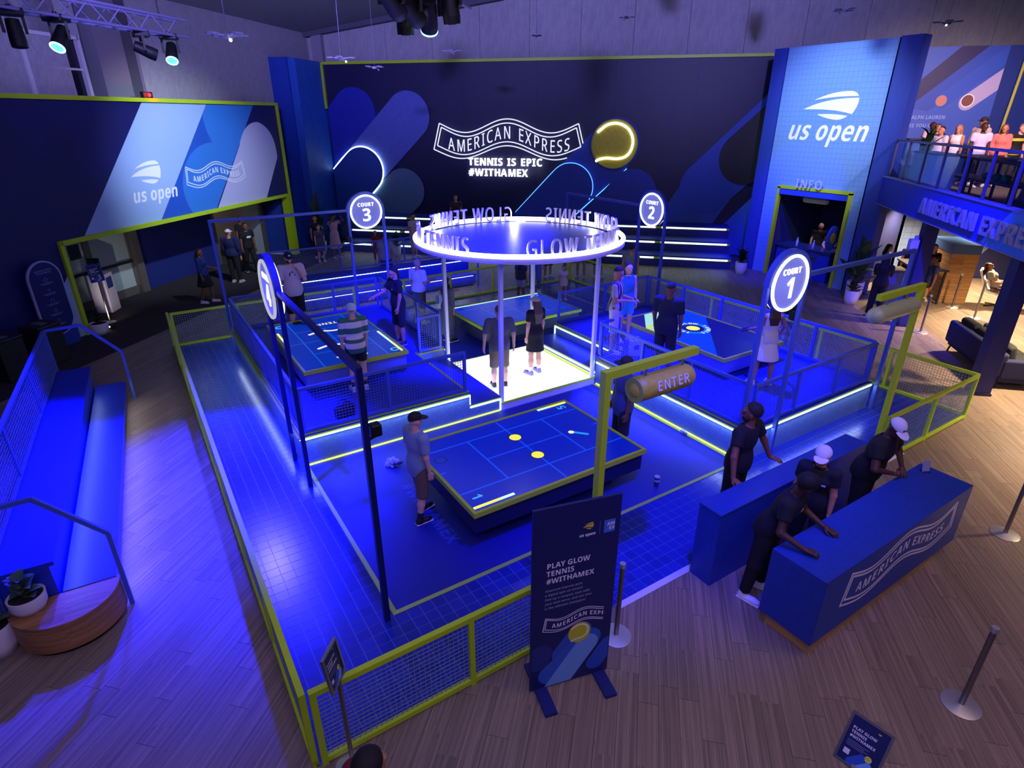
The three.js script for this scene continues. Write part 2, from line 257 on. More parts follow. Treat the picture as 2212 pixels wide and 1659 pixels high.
// printed wall on the left over the doors
{
  const V0 = 7.2, V1 = 21.62, H0 = 0, H1 = 5.46, W = 2048, H = 776;
  const tex = canvasTex(W, H, (c) => {
    const X = (v) => (v - V0) / (V1 - V0) * W, Y = (h) => (H1 - h) / (H1 - H0) * H;
    c.fillStyle = '#08105c'; c.fillRect(0, 0, W, H);
    const poly = (pts, col) => { c.fillStyle = col; c.beginPath(); pts.forEach(([v, h], i) => i ? c.lineTo(X(v), Y(h)) : c.moveTo(X(v), Y(h))); c.closePath(); c.fill(); };
    poly([[15.26, 5.46], [17.88, 5.46], [12.75, 0], [10.15, 0]], '#9dbce8');
    poly([[17.88, 5.46], [20.3, 5.46], [15.2, 0], [12.75, 0]], '#1f55c0');
    c.save(); c.beginPath(); [[17.88, 5.46], [20.3, 5.46], [15.2, 0], [12.75, 0]].forEach(([v, h], i) => i ? c.lineTo(X(v), Y(h)) : c.moveTo(X(v), Y(h))); c.clip();
    c.fillStyle = '#2f7ad6'; c.beginPath(); c.ellipse(X(19.35), Y(5.05), X(1.75) - X(0), Y(0) - Y(1.5), 0, 0, 7); c.fill();
    c.beginPath(); c.ellipse(X(17.8), Y(3.0), X(1.7) - X(0), Y(0) - Y(1.35), 0, 0, 7); c.fill(); c.restore();
    const dv = 2.35 / 2.75; c.fillStyle = '#b9b9e0';
    c.beginPath(); c.moveTo(X(17.5 - 2.2), Y(0)); c.lineTo(X(19.15), Y(4.2)); c.quadraticCurveTo(X(19.6), Y(4.95), X(20.4), Y(4.92)); c.quadraticCurveTo(X(21.35), Y(4.7), X(21.28), Y(3.7)); c.lineTo(X(20.2), Y(2.35)); c.lineTo(X(18.0), Y(0)); c.closePath(); c.fill();
    drawFlame(c, X(14.25), Y(3.98), X(1.12) - X(0), Y(0) - Y(0.62), '#f2f5fb'); drawOpen(c, X(14.12), Y(2.93), X(1.72) - X(0), '#f2f5fb');
    drawRibbon(c, X(16.3), Y(3.42), X(2.9) - X(0), Y(0) - Y(0.5), '#e8edf8', 4);
  });
  const wall = structGroup('wall_mural', room(0, 0), ROOM);
  const face = (v0, v1, h0, h1, name = 'printed_panel') => {   // one printed board of the wall
    const g = new THREE.PlaneGeometry(v1 - v0, h1 - h0); const uv = g.attributes.uv;
    for (let i = 0; i < 4; i++) { const v = v0 + uv.getX(i) * (v1 - v0), h = h0 + uv.getY(i) * (h1 - h0); uv.setXY(i, (v - V0) / (V1 - V0), (h - H0) / (H1 - H0)); }
    g.rotateY(Math.PI / 2); g.translate(-13.7, (h0 + h1) / 2, -(v0 + v1) / 2); return mesh(name, g, M(0xffffff, 0.5, 0, { map: tex }), wall);
  };
  for (const [a, b] of [[7.2, 9.6], [9.6, 11.66]]) face(a, b, 0, 5.46);
  for (const [a, b] of [[11.66, 14.1], [14.1, 16.6], [16.6, 19.1], [19.1, 21.62]]) face(a, b, 2.36, 5.46);
  mesh('core', [hb(-13.95, -13.71, 0, 5.46, 7.2, 11.66), hb(-13.95, -13.71, 2.36, 5.46, 11.66, 21.62)], mt.navy, wall);
  mesh('lime_trim', [hb(-13.98, -13.62, 5.46, 5.56, 6.5, 21.7), hb(-13.96, -13.62, 0, 5.46, 21.62, 21.7)], mt.lime, wall);
  mesh('opening_trim', [hb(-13.95, -13.62, 2.26, 2.37, 11.6, 21.5), hb(-13.95, -13.62, 0, 2.36, 11.58, 11.68), hb(-13.95, -13.62, 0, 2.36, 21.44, 21.52)], mt.lime, wall);
  // recess with the doors
  hall('wall_recess', [hb(-15.6, -15.45, 0, 2.6, 15.5, 19.2), hb(-15.6, -13.9, 0, 2.6, 21.4, 21.55), hb(-15.6, -13.9, 2.5, 2.6, 11.4, 21.5), hb(-15.6, -13.9, 0, 2.5, 11.3, 11.5)], M(0x10206e, 0.7));
  hall('baseboard_recess', hb(-15.45, -13.95, 0.0, 0.07, 21.36, 21.4), M(0xc9c7cf, 0.5));
  const band = new THREE.BufferGeometry().setFromPoints([V3(-15.2, 0.07, -21.39), V3(-13.96, 0.07, -21.39), V3(-13.96, 2.3, -21.39), V3(-15.2, 0.9, -21.39)]); band.setIndex([0, 1, 2, 0, 2, 3]); band.computeVertexNormals(); band.setAttribute('uv', new THREE.BufferAttribute(new Float32Array(8), 2));
  hall('trim_2', band, M(0x1c3f9c, 0.6, 0, { side: THREE.DoubleSide }));
  const d1 = structGroup('door_1', room(0, 0), ROOM), alu = M(0x6f6a66, 0.5, 0.5);
  for (const [a, b] of [[12.35, 13.85], [13.85, 15.35]]) {
    mesh('door_frame', [hb(-15.5, -15.4, 0, 2.4, a, a + 0.1), hb(-15.5, -15.4, 0, 2.4, b - 0.1, b), hb(-15.5, -15.4, 0, 0.25, a, b), hb(-15.5, -15.4, 2.28, 2.4, a, b)], alu, d1);
    mesh('pane', hb(-15.47, -15.45, 0.25, 1.0, a + 0.1, b - 0.1), P(0x9fb0ae, 0.2), d1); mesh('pane', hb(-15.47, -15.45, 1.06, 2.28, a + 0.1, b - 0.1), P(0x9fb0ae, 0.2), d1);
    mesh('push_bar', hb(-15.4, -15.34, 1.0, 1.06, a + 0.12, b - 0.12), M(0x303034, 0.4, 0.6), d1);
  }
  mesh('door_post', [hb(-15.5, -15.3, 0, 2.45, 11.5, 12.35), hb(-15.5, -15.3, 0, 2.45, 15.35, 15.6)], alu, d1);
  mesh('notice', hb(-15.44, -15.43, 1.45, 1.85, 13.3, 13.65), M(0x0b1033, 0.6), d1);
  // corridor with daylight beyond the second doorway
  const d2 = structGroup('door_2', room(0, 0), ROOM);
  mesh('door_leaf', [hb(-15.55, -14.75, 0, 2.35, 21.2, 21.25)], P(0x9aa6a8, 0.2), d2);
  mesh('door_frame', [hb(-15.6, -15.45, 0, 2.4, 19.2, 19.35), hb(-15.6, -15.45, 2.28, 2.4, 19.2, 21.4), hb(-14.8, -14.7, 0, 2.4, 21.15, 21.3)], alu, d2);
  hall('wall_corridor', [hb(-19.5, -15.6, 0, 2.8, 18.9, 19.1), hb(-19.5, -15.6, 0, 2.8, 21.6, 21.8), hb(-19.7, -19.5, 0, 2.8, 18.9, 21.8), hb(-19.7, -15.6, 2.6, 2.8, 18.9, 21.8)], M(0x9a8f88, 0.8));
  mesh('exit_sign', hb(-15.44, -15.4, 2.16, 2.24, 19.25, 19.5), glow(lin(1, 0.1, 0.04), 1.6), d2);
  const cl = thing('corridor_daylight', 'glowing panel standing in for bright daylight at the corridor end', 'light', room(-19.45, 20.2, 1.5), ROOM);
  mesh('panel', bx(0.05, 1.0, 0.55), glow(lin(1, 0.93, 0.82), 2.5), cl); mesh('housing', bx(0.03, 1.1, 0.65, -0.03), mt.white, cl);  // glowing panel and housing stand in for the daylight beyond the doorway
  area(room(-19.35, 20.2, 1.5), room(-15, 20.2, 1.2), 0.55, 1, lin(1, 0.93, 0.82), 5);
}
// tall blue corner tower and printed rear wall
{
  hall('column_corner', [hb(-15.2, -13.75, 0, 7.15, 22.9, 25.9)], M(0x1746b8, 0.55, 0, { map: speck }));
  hall('column_return', [hb(-13.75, -13.45, 0, 7.12, 23.0, 25.9)], M(0x2563cc, 0.55, 0, { map: speck }));
  const wall = structGroup('wall_court', room(0, 0), ROOM), U0 = -13.4, U1 = 4.45;
  for (let i = 0; i < 6; i++) { const a = U0 + (U1 - U0) * i / 6, b = U0 + (U1 - U0) * (i + 1) / 6; mesh('board', hb(a + 0.002, b - 0.002, 0, 7.02, 25.0, 25.2), M(0x050a48, 0.5, 0, { map: speck }), wall); }
  mesh('lime_trim', [hb(U0, U1 + 0.1, 7.02, 7.12, 24.9, 25.25), hb(U0 - 0.06, U0 + 0.03, 5.4, 7.1, 24.9, 25.2), hb(U1, U1 + 0.1, 5.8, 7.1, 24.9, 25.2)], mt.lime, wall);
  // raised capsule shapes of the wall decor; long side leans 45 degrees
  const cap = (u0, h0, u1, h1, r, d0, t) => {
    const ang = Math.atan2(h1 - h0, u1 - u0), L = Math.hypot(u1 - u0, h1 - h0), s = new THREE.Shape();
    s.absarc(L, 0, r, -Math.PI / 2, Math.PI / 2, false); s.absarc(0, 0, r, Math.PI / 2, Math.PI * 1.5, false); s.closePath();
    return tf(extr(s, t, 0, 20), { rz: ang, x: u0, y: h0, z: -25 + d0 });
  };
  const clipCap = (u0, h0, u1, h1, r, d0, t) => {                // capsule cut off at the wall's end and foot
    const ang = Math.atan2(h1 - h0, u1 - u0), L = Math.hypot(u1 - u0, h1 - h0), ca = Math.cos(ang), sa = Math.sin(ang), pts = [];
    for (let i = 0; i <= 24; i++) { const a = ang - Math.PI / 2 + Math.PI * i / 24; pts.push([u1 + r * Math.cos(a), h1 + r * Math.sin(a)]); }
    for (let i = 0; i <= 24; i++) { const a = ang + Math.PI / 2 + Math.PI * i / 24; pts.push([u0 + r * Math.cos(a), h0 + r * Math.sin(a)]); }
    let q = pts; for (const [ax, lim, sg] of [[0, U0 + 0.04, 1], [0, U1 - 0.02, -1], [1, 0.05, 1]]) {
      const out = []; for (let i = 0; i < q.length; i++) { const A = q[i], B = q[(i + 1) % q.length], a = (A[ax] - lim) * sg, b = (B[ax] - lim) * sg; if (a >= 0) out.push(A); if ((a >= 0) !== (b >= 0)) { const k = a / (a - b); out.push([A[0] + (B[0] - A[0]) * k, A[1] + (B[1] - A[1]) * k]); } } q = out;
    }
    return tf(extr(shape(q), t), { z: -25 + d0 });
  };
  const deco = (geo, col, label) => { const m = hall('trim_' + (deco.n = (deco.n ?? 10) + 1), geo, M(col, 0.55, 0, { map: speck })); return m; };
  deco(clipCap(-14.4, 3.0, -12.2, 5.25, 0.95, 0, 0.04), 0x1428b4);
  deco(clipCap(-13.6, 1.6, -9.83, 5.12, 0.93, 0.03, 0.04), 0x5a6ac8);
  deco(clipCap(-14.6, 0.6, -12.0, 3.0, 0.92, 0.10, 0.08), 0x2c58b8);
  deco(clipCap(-12.6, 0.2, -10.2, 2.2, 0.9, 0.05, 0.05), 0x5c80a0);
  deco(clipCap(-6.0, -0.6, -3.05, 2.5, 0.9, 0.10, 0.06), 0x2048c0);
  deco(clipCap(-7.2, -1.9, -1.36, 4.13, 0.95, 0.0, 0.05), 0x1c44bc);
  deco(clipCap(-2.9, -0.3, -0.55, 2.35, 0.9, 0.10, 0.06), 0x1f40b0);
  deco(clipCap(0.5, -0.5, 2.35, 2.65, 0.95, 0.0, 0.05), 0x2a58c8);
  deco(clipCap(2.2, 2.6, 6.6, 7.2, 0.98, 0.06, 0.05), 0x1f50c4);
  deco(clipCap(3.5, 3.7, 7.5, 7.75, 0.95, 0.13, 0.06), 0x07091c);
  deco(clipCap(2.6, -1.2, 6.4, 3.2, 1.25, 0.02, 0.05), 0x3f74d4);
  // light lines along the edges of some shapes
  const neon = thing('neon_line', 'white neon line curving around the blue capsule beside the corner tower', 'neon light', room(0, 0), ROOM);
  const ptsA = []; const ax = 0.735, ay = 0.678; // along the capsule's edge
  ptsA.push(V3(-13.36, 3.02, -24.85)); ptsA.push(V3(-12.95, 3.42, -24.85)); ptsA.push(V3(-12.62, 3.70, -24.85));
  for (let i = 0; i <= 10; i++) { const a = Math.PI * 0.74 - i / 10 * Math.PI * 0.98; ptsA.push(V3(-12.0 + 0.94 * Math.cos(a), 3.0 + 0.94 * Math.sin(a), -24.85)); }
  ptsA.push(V3(-11.62, 2.05, -24.85));
  mesh('neon_tube', tube(ptsA, 0.028, 80, 8), glow(lin(0.7, 0.95, 1), 5), neon);
  const arc = thing('neon_line', 'blue neon arc over the round top of the lower middle capsule', 'neon light', room(0, 0), ROOM), ptsB = [V3(-5.3, 1.45, -24.86), V3(-4.5, 2.3, -24.86), V3(-3.72, 3.12, -24.86)];
  for (let i = 1; i <= 9; i++) { const a = Math.PI * 0.73 - i / 9 * Math.PI * 0.9; ptsB.push(V3(-3.05 + 0.92 * Math.cos(a), 2.5 + 0.92 * Math.sin(a), -24.86)); }
  mesh('neon_tube', tube(ptsB, 0.016, 80, 6), glow(lin(0.08, 0.32, 1), 2.6), arc);
  const ln = thing('neon_line', 'straight blue neon line slanting down under the large tennis ball', 'neon light', room(0, 0), ROOM);
  mesh('neon_tube', tube([V3(-2.75, 1.45, -24.86), V3(-1.8, 2.34, -24.86), V3(-0.85, 3.24, -24.86)], 0.016, 20, 6), glow(lin(0.08, 0.4, 1), 3), ln);
  // neon ribbon emblem
  const rib = thing('neon_ribbon_sign', 'white neon ribbon emblem on the navy rear wall beside the large ball', 'neon sign', room(0, 0), ROOM);
  const x0 = -8.72, wR = 6.2, yM = 4.27, hR = 0.98, om = Math.PI * 2 / 0.62, Y = (t) => yM + Math.cos((t - 0.5) * om) * 0.25, wn = glow(lin(0.70, 0.74, 1), 1.15);
  for (const [pad, k] of [[0, 1], [0.16, 0.70]]) {
    const up = [], dn = [], n = 36, sk = 0.28;
    for (let i = 0; i <= n; i++) { const t = i / n; up.push(V3(x0 + sk * k + pad + (wR - 2 * sk * k - 2 * pad) * t, Y(t) + hR / 2 * k, -24.8)); dn.push(V3(x0 + pad + (wR - 2 * pad) * t, Y(t) - hR / 2 * k, -24.8)); }
    const dnC = pad ? dn : dn.slice(0, 33);
    mesh('neon_tube', [tube(up, 0.024, 72, 6), tube(dnC, 0.024, 72, 6), rod(up[0], dn[0], 0.024, 6), rod(up[n], pad ? dn[n] : up[n].clone().lerp(dn[n], 0.72), 0.024, 6)], wn, rib);
  }
  const str = 'AMERICAN EXPRESS', fs = 0.46; let p = x0 + 0.62; const gl = [...str].map((ch) => { if (ch === ' ') return [0.34, null]; const g = text3(ch, fs, 0.03, 'sans_regular', false); g.computeBoundingBox(); return [g.boundingBox.max.x + 0.10, g]; });
  const tot = gl.reduce((a, b) => a + b[0], 0), k = (wR - 1.15) / tot;
  for (const [w, g] of gl) { if (g) { const t = (p + w * k / 2 - x0) / wR, sl = -Math.sin((t - 0.5) * om) * om * 0.25 / wR; g.scale(k * 0.98, 1, 1); g.applyMatrix4(new THREE.Matrix4().set(1, 0, 0, p, sl, 1, 0, Y(t) - fs / 2 - sl * w * k / 2, 0, 0, 1, -24.82, 0, 0, 0, 1)); mesh('letter', g, wn, rib); } p += w * k; }
  // channel letters
  const bl = glow(lin(1, 0.98, 0.95), 3.2);
  const slog = thing('channel_letter_sign', 'bright white letters TENNIS IS EPIC #WITHAMEX under the neon ribbon', 'sign', room(0, 0), ROOM);
  for (const [s, h, u1] of [['TENNIS IS EPIC', 3.27, -4.18], ['#WITHAMEX', 2.86, -4.76]]) {
    let q = -7.29; const parts = [...s].map((ch) => { if (ch === ' ') return [0.16, null]; const g = text3(ch, 0.285, 0.06, 'sans_bold', false); g.computeBoundingBox(); return [g.boundingBox.max.x + 0.03, g]; });
    const kk = (u1 + 7.29) / parts.reduce((a, b) => a + b[0], 0);
    for (const [w, g] of parts) { if (g) { g.scale(kk, 1, 1); g.translate(q, h, -24.9); mesh('letter', g, bl, slog); } q += w * kk; }
  }
  area(room(-5.7, 24.6, 3.2), room(-5.7, 25, 3.2), 3, 0.6, lin(1, 0.98, 0.95), 0.6);
  // big ball
  const ball = thing('wall_ball_sign', 'large round yellow-green tennis ball sign with a glowing white seam', 'sign', room(0, 0), ROOM);
  mesh('disc', tf(new THREE.CylinderGeometry(0.86, 0.86, 0.16, 48), { rx: Math.PI / 2, x: -1.38, y: 4.13, z: -24.72 }), M(0xe0d428, 0.6, 0, { map: speck }), ball);
  mesh('rim', tf(new THREE.TorusGeometry(0.88, 0.03, 8, 60), { x: -1.38, y: 4.13, z: -24.66 }), M(0x6f7a60, 0.5), ball);
  const sp = [[-0.66, 0.42], [-0.3, 0.68], [0.1, 0.73], [0.48, 0.55], [0.68, 0.2], [0.66, -0.16], [0.48, -0.42], [0.15, -0.52], [-0.25, -0.5], [-0.55, -0.55], [-0.68, -0.63]].map(([a, b]) => V3(-1.38 + a, 4.13 + b, -24.63));
  mesh('glowing_seam', tube(sp, 0.045, 60, 8), glow(lin(1, 0.97, 0.85), 3), ball);
}
// bleachers before the rear wall: three lit tiers in two stretches
for (const [u0, u1, label] of [[-12.1, -7.4, 'three-tier blue bleacher with lit noses beneath the capsule shapes'], [-7.3, 3.2, 'long three-tier blue bleacher with lit noses, ending by a white plant pot']]) {
  const b = thing('bleacher', label, 'bleacher', room(0, 0), ROOM, 'lit bleachers along the rear wall');
  [[22.5, 0.42], [23.3, 0.84], [24.1, 1.26]].forEach(([v, h]) => {
    mesh('step', boxUV(hb(u0, u1, 0, h - 0.06, v + 0.03, 24.9)), mt.navy, b);
    mesh('seat_board', hb(u0, u1, h - 0.05, h, v - 0.03, v + 0.8), M(0x1d3ca0, 0.5), b);
    mesh('lime_edge', hb(u0, u1, h - 0.13, h - 0.06, v - 0.0, v + 0.03), mt.lime, b);
    const n = Math.round((u1 - u0) / 2.6), w = (u1 - u0) / n; for (let i = 0; i < n; i++) mesh('led_strip', hb(u0 + i * w + 0.12, u0 + (i + 1) * w - 0.12, h - 0.12, h - 0.065, v - 0.03, v + 0.0), glow(lin(0.75, 0.98, 1), 2.2), b);
  });
  area(room((u0 + u1) / 2, 22.4, 0.36), room((u0 + u1) / 2, 21, 0), u1 - u0, 0.05, lin(0.75, 0.98, 1), 3);
}
// information booth tower
{
  const W = 1024, H = 2048, Z0 = -9.62, Z1 = -6.26, T = 7.08;
  const tex = canvasTex(W, H, (c) => {
    const X = (z) => (z - Z0) / (Z1 - Z0) * W, Y = (h) => (T - h) / T * H;
    c.fillStyle = '#6f9ce0'; c.fillRect(0, 0, W, H); c.strokeStyle = '#5a86d0'; c.lineWidth = 3;
    for (let z = Z0; z < Z1; z += 0.15) { c.beginPath(); c.moveTo(X(z), 0); c.lineTo(X(z), H); c.stroke(); }
    for (let h = 0; h < T; h += 0.15) { c.beginPath(); c.moveTo(0, Y(h)); c.lineTo(W, Y(h)); c.stroke(); }
    drawFlame(c, X(-8.75), Y(5.8), X(Z0 + 1.72), Y(T - 0.8), '#f6f8fc'); drawOpen(c, X(-9.18), Y(4.42), X(Z0 + 2.62), '#f6f8fc');
  });
  const w = structGroup('wall_info');
  const face = (z0, z1, h0, h1) => { const g = new THREE.PlaneGeometry(z1 - z0, h1 - h0), uv = g.attributes.uv; for (let i = 0; i < 4; i++) uv.setXY(i, (z0 + uv.getX(i) * (z1 - z0) - Z0) / (Z1 - Z0), (h0 + uv.getY(i) * (h1 - h0)) / T); g.rotateY(-Math.PI / 2); g.translate(18.6, (h0 + h1) / 2, (z0 + z1) / 2); return g; };
  const pm = M(0xffffff, 0.5, 0, { map: tex });
  mesh('printed_panel', face(Z0, Z1, 2.95, T), pm, w); mesh('printed_panel', face(Z0, -9.05, 0, 2.95), pm, w); mesh('printed_panel', face(-6.6, Z1, 0, 2.95), pm, w);
  mesh('core', [sb(18.62, 19.0, 2.95, T, Z0, Z1), sb(18.62, 21.6, 2.95, 3.05, Z0, Z1), sb(18.62, 21.6, 0, 2.95, Z0, -9.05), sb(18.62, 21.6, 0, 2.95, -6.6, Z1), sb(21.4, 21.6, 0, 2.95, Z0, Z1)], M(0x18215c, 0.8), w);
  mesh('flank', [sb(18.58, 19.2, 0, T, Z0 - 0.5, Z0 - 0.02), sb(18.58, 19.0, 0, T + 0.02, Z1 + 0.05, Z1 + 0.62)], M(0x2a46b8, 0.55, 0, { map: speck }), w);
  mesh('lime_frame', [sb(18.5, 18.62, 2.9, 3.0, -9.1, -6.55), sb(18.5, 18.62, 0, 2.95, -9.1, -9.0), sb(18.5, 18.62, 0, 2.95, -6.65, -6.55)], mt.lime, w);
  mesh('lintel', sb(18.48, 18.6, 2.72, 2.88, -9.0, -6.65), M(0x2b45cc, 0.4), w);
  const inf = thing('info_sign', 'INFO in thin pale letters standing on the booth lintel', 'sign', V3(18.44, 2.98, -8.0), -Math.PI / 2);
  { let q = -0.42; for (const ch of 'INFO') { const g = text3(ch, 0.26, 0.03, 'sans_regular', false); g.computeBoundingBox(); const ww = g.boundingBox.max.x; g.translate(q, 0, 0); mesh('letter', g, M(0xb9c4ee, 0.4), inf); q += ww + 0.05; } }
  const tu = thing('tube_sign', 'pale round-ended tube hanging in the dark info booth opening', 'sign', V3(18.75, 2.6, -7.8));
  mesh('tube', tf(new THREE.CapsuleGeometry(0.1, 0.7, 8, 16), { rx: Math.PI / 2 }), M(0xaab389, 0.5), tu); for (const z of [-0.25, 0.25]) mesh('hanger', rod(V3(0, 0.09, z), V3(0, 0.2, z), 0.01), mt.steel, tu);
  const ds = thing('info_desk', 'dark blue desk inside the info booth opening', 'desk', V3(18.95, 0, -8.0));
  mesh('body', sb(-0.05, 0.65, 0, 0.98, -0.98, 0.98), mt.counter, ds); mesh('desk_top', sb(-0.12, 0.72, 0.98, 1.03, -1.02, 1.02), M(0x20305c, 0.35), ds);
  for (const [dz, lab] of [[-0.35, 'beside the bald man'], [0.25, 'before the bowed attendant']]) {
    const b = thing('water_bottle', `pale plastic bottle on the info desk ${lab}`, 'bottle', V3(19.05, 1.03, -8.0 + dz));
    mesh('bottle_body', lathe([[0, 0], [0.04, 0], [0.042, 0.16], [0.018, 0.22], [0.016, 0.25], [0, 0.25]], 14), M(0x9fb2ea, 0.3), b); mesh('bottle_cap', cy(0.018, 0.018, 0.025, 0, 0.262, 0, 12), mt.white, b);
  }
  const rd = thing('round_wall_sign', 'blue disc with a yellow ball hung edge-on beside the booth opening', 'sign', V3(18.3, 1.6, -6.75));
  mesh('disc', tf(new THREE.CylinderGeometry(0.38, 0.38, 0.05, 32), { rx: Math.PI / 2, ry: 0.12 }), M(0x2346c8, 0.5), rd); mesh('ball_print', tf(new THREE.CylinderGeometry(0.17, 0.17, 0.02, 24), { rx: Math.PI / 2, ry: 0.12, x: 0.004, z: 0.03 }), M(0xb8a52e, 0.5), rd);
  spot(V3(19.9, 2.85, -8.0), V3(19.7, 1, -8.0), WARM, 3.0, 0.7, 0.8);  // unseen warm lamp lighting the inside of the booth
}

// ---------------------------------------------------------------- the play deck
const CEN = V3(6, 0, -6);
{
  const deck = structGroup('floor_deck');
  mesh('deck_base', [sb(0, 12, -0.005, 0.0295, -12, 0)], M(0x7484e0, 0.4, 0, { map: speck }), deck);
  mesh('edge_ramp', tf(extr(shape([[0, 0], [0.06, 0], [0, 0.034]]), 6.3), { ry: -Math.PI / 2, x: 9.7, z: 0.0 }), M(0xc9c8e4, 0.45), deck);
  const list = [], T = 0.15, r = rng(77);
  for (let i = 0; i < 80; i++) for (let j = 0; j < 80; j++) {
    const x = (i + 0.5) * T, z = -(j + 0.5) * T; if (x > 1.2 && x < 10.8 && z < -1.2 && z > -10.8) { r(); continue; }
    const f = frame(V3(x, 0.03, z)); const k = r(); if (!f || Math.abs(f[0]) > 1.05 || Math.abs(f[1]) > 1.08) continue; list.push([x, z, f[2], k]);
  }
  list.sort((a, b) => a[2] - b[2]);
  const g = new THREE.BoxGeometry(T - 0.006, 0.012, T - 0.006); g.translate(0, 0.026, 0);
  const mats = [0x1a2fb6, 0x1c33be, 0x182bac].map((c) => M(c, 0.24, 0, { map: speck }));
  list.slice(0, 300).forEach(([x, z, , k], i) => { const m = new THREE.Mesh(g, mats[(k * 3) | 0]); m.name = i ? `tile_${String(i).padStart(3, '0')}` : 'tile'; m.position.set(x, 0, z); m.castShadow = m.receiveShadow = true; deck.add(m); });
  deck.add(stuff(mesh('tile_field', list.slice(300).map(([x, z]) => tf(g.clone(), { x, z })), mats[0])));
}
// court mats
const matTex = canvasTex(1024, 628, (c, w, h) => { c.fillStyle = '#0c1a92'; c.fillRect(0, 0, w, h); c.fillStyle = '#2c40b8'; c.font = 'bold 46px sans-serif'; c.textAlign = 'center'; c.save(); c.translate((2.27 - 1.2) / 5.95 * w, h - (-1.2 + 2.75) / 3.65 * h); c.rotate(Math.PI / 2); c.fillText('#WITHAMEX', 0, 0); c.restore(); });
for (const [x0, x1, z0, z1, lab, map] of [[1.2, 7.12, -4.82, -1.2, 'dark blue court mat with #WITHAMEX lettering under the table the boy plays', matTex], [4.88, 10.8, -10.8, -7.18, 'blue court mat under the rear table beyond the canopy', null]]) {
  const t = thing('court_mat', lab, 'mat');
  const g = sb(x0, x1, 0.031, 0.037, z0, z1); const uv = g.attributes.uv, p = g.attributes.position; for (let i = 0; i < p.count; i++) uv.setXY(i, (p.getX(i) - x0) / (x1 - x0), 1 - (p.getZ(i) - z0) / (z1 - z0));
  mesh('mat', g, M(map ? 0xffffff : 0x0f22a0, 0.62, 0, { map }), t);
  const b = 0.055; for (const q of [sb(x0, x1, 0.037, 0.042, z1 - b, z1), sb(x0, x0 + b, 0.037, 0.042, z0, z1 - b), sb(x1 - b, x1, 0.037, 0.042, z0, z1 - b)]) mesh('border_line', q, M(0x9fc25a, 0.5), t);
}
// railing and fence panels
function fence(name, label, cat, group, a, b, h, o = {}) {
  const L = Math.hypot(b.x - a.x, b.z - a.z), t = thing(name, label, cat, a, Math.atan2(-(b.z - a.z), b.x - a.x), group);
  const { w = 0.055, mat = mt.lime, wire = mt.wire, span = 1.5, pitch = 0.05, foot = 0.03 } = o, n = Math.max(1, Math.round(L / span));
  mesh('top_rail', sb(0, L, h - w, h, -w / 2, w / 2), mat, t); mesh('bottom_rail', sb(0, L, foot, foot + w, -w / 2, w / 2), mat, t);
  for (let i = 0; i <= n; i++) { const x = Math.min(L - w / 2, Math.max(w / 2, L * i / n)); mesh('post', sb(x - w / 2, x + w / 2, 0, h - w, -w / 2 * 0.96, w / 2 * 0.96), mat, t); }
  const g = [], r = 0.0028; for (let x = pitch; x < L; x += pitch) g.push(bx(2 * r, h - foot - 1.6 * w, 2 * r, x, (h + foot) / 2, 0)); for (let y = foot + w + pitch / 2; y < h - w; y += pitch) g.push(bx(L - w, 2 * r, 2 * r, L / 2, y, 0.004));
  t.add(stuff(mesh('wire_mesh', g, wire))); return t;
}
fence('deck_fence', 'lime mesh fence along the deck side facing the long blue bench', 'fence', null, V3(0, 0, 0), V3(0, 0, -12), 0.89);
fence('deck_fence', 'short lime mesh fence behind the upright banner at the deck front', 'fence', null, V3(0.05, 0, 0), V3(3.02, 0, 0), 0.89);
fence('deck_fence', 'lime mesh fence at the rear of the deck before the second bench', 'fence', null, V3(0.05, 0, -12), V3(11.95, 0, -12), 0.86);
fence('deck_fence', 'lime mesh fence on the deck side facing the lounge sofa', 'fence', null, V3(12, 0, 0), V3(12, 0, -12), 0.88);
fence('deck_fence', 'short lime mesh fence from the exit post to the sofa corner', 'fence', null, V3(8.92, 0, 0), V3(11.95, 0, 0), 0.88);
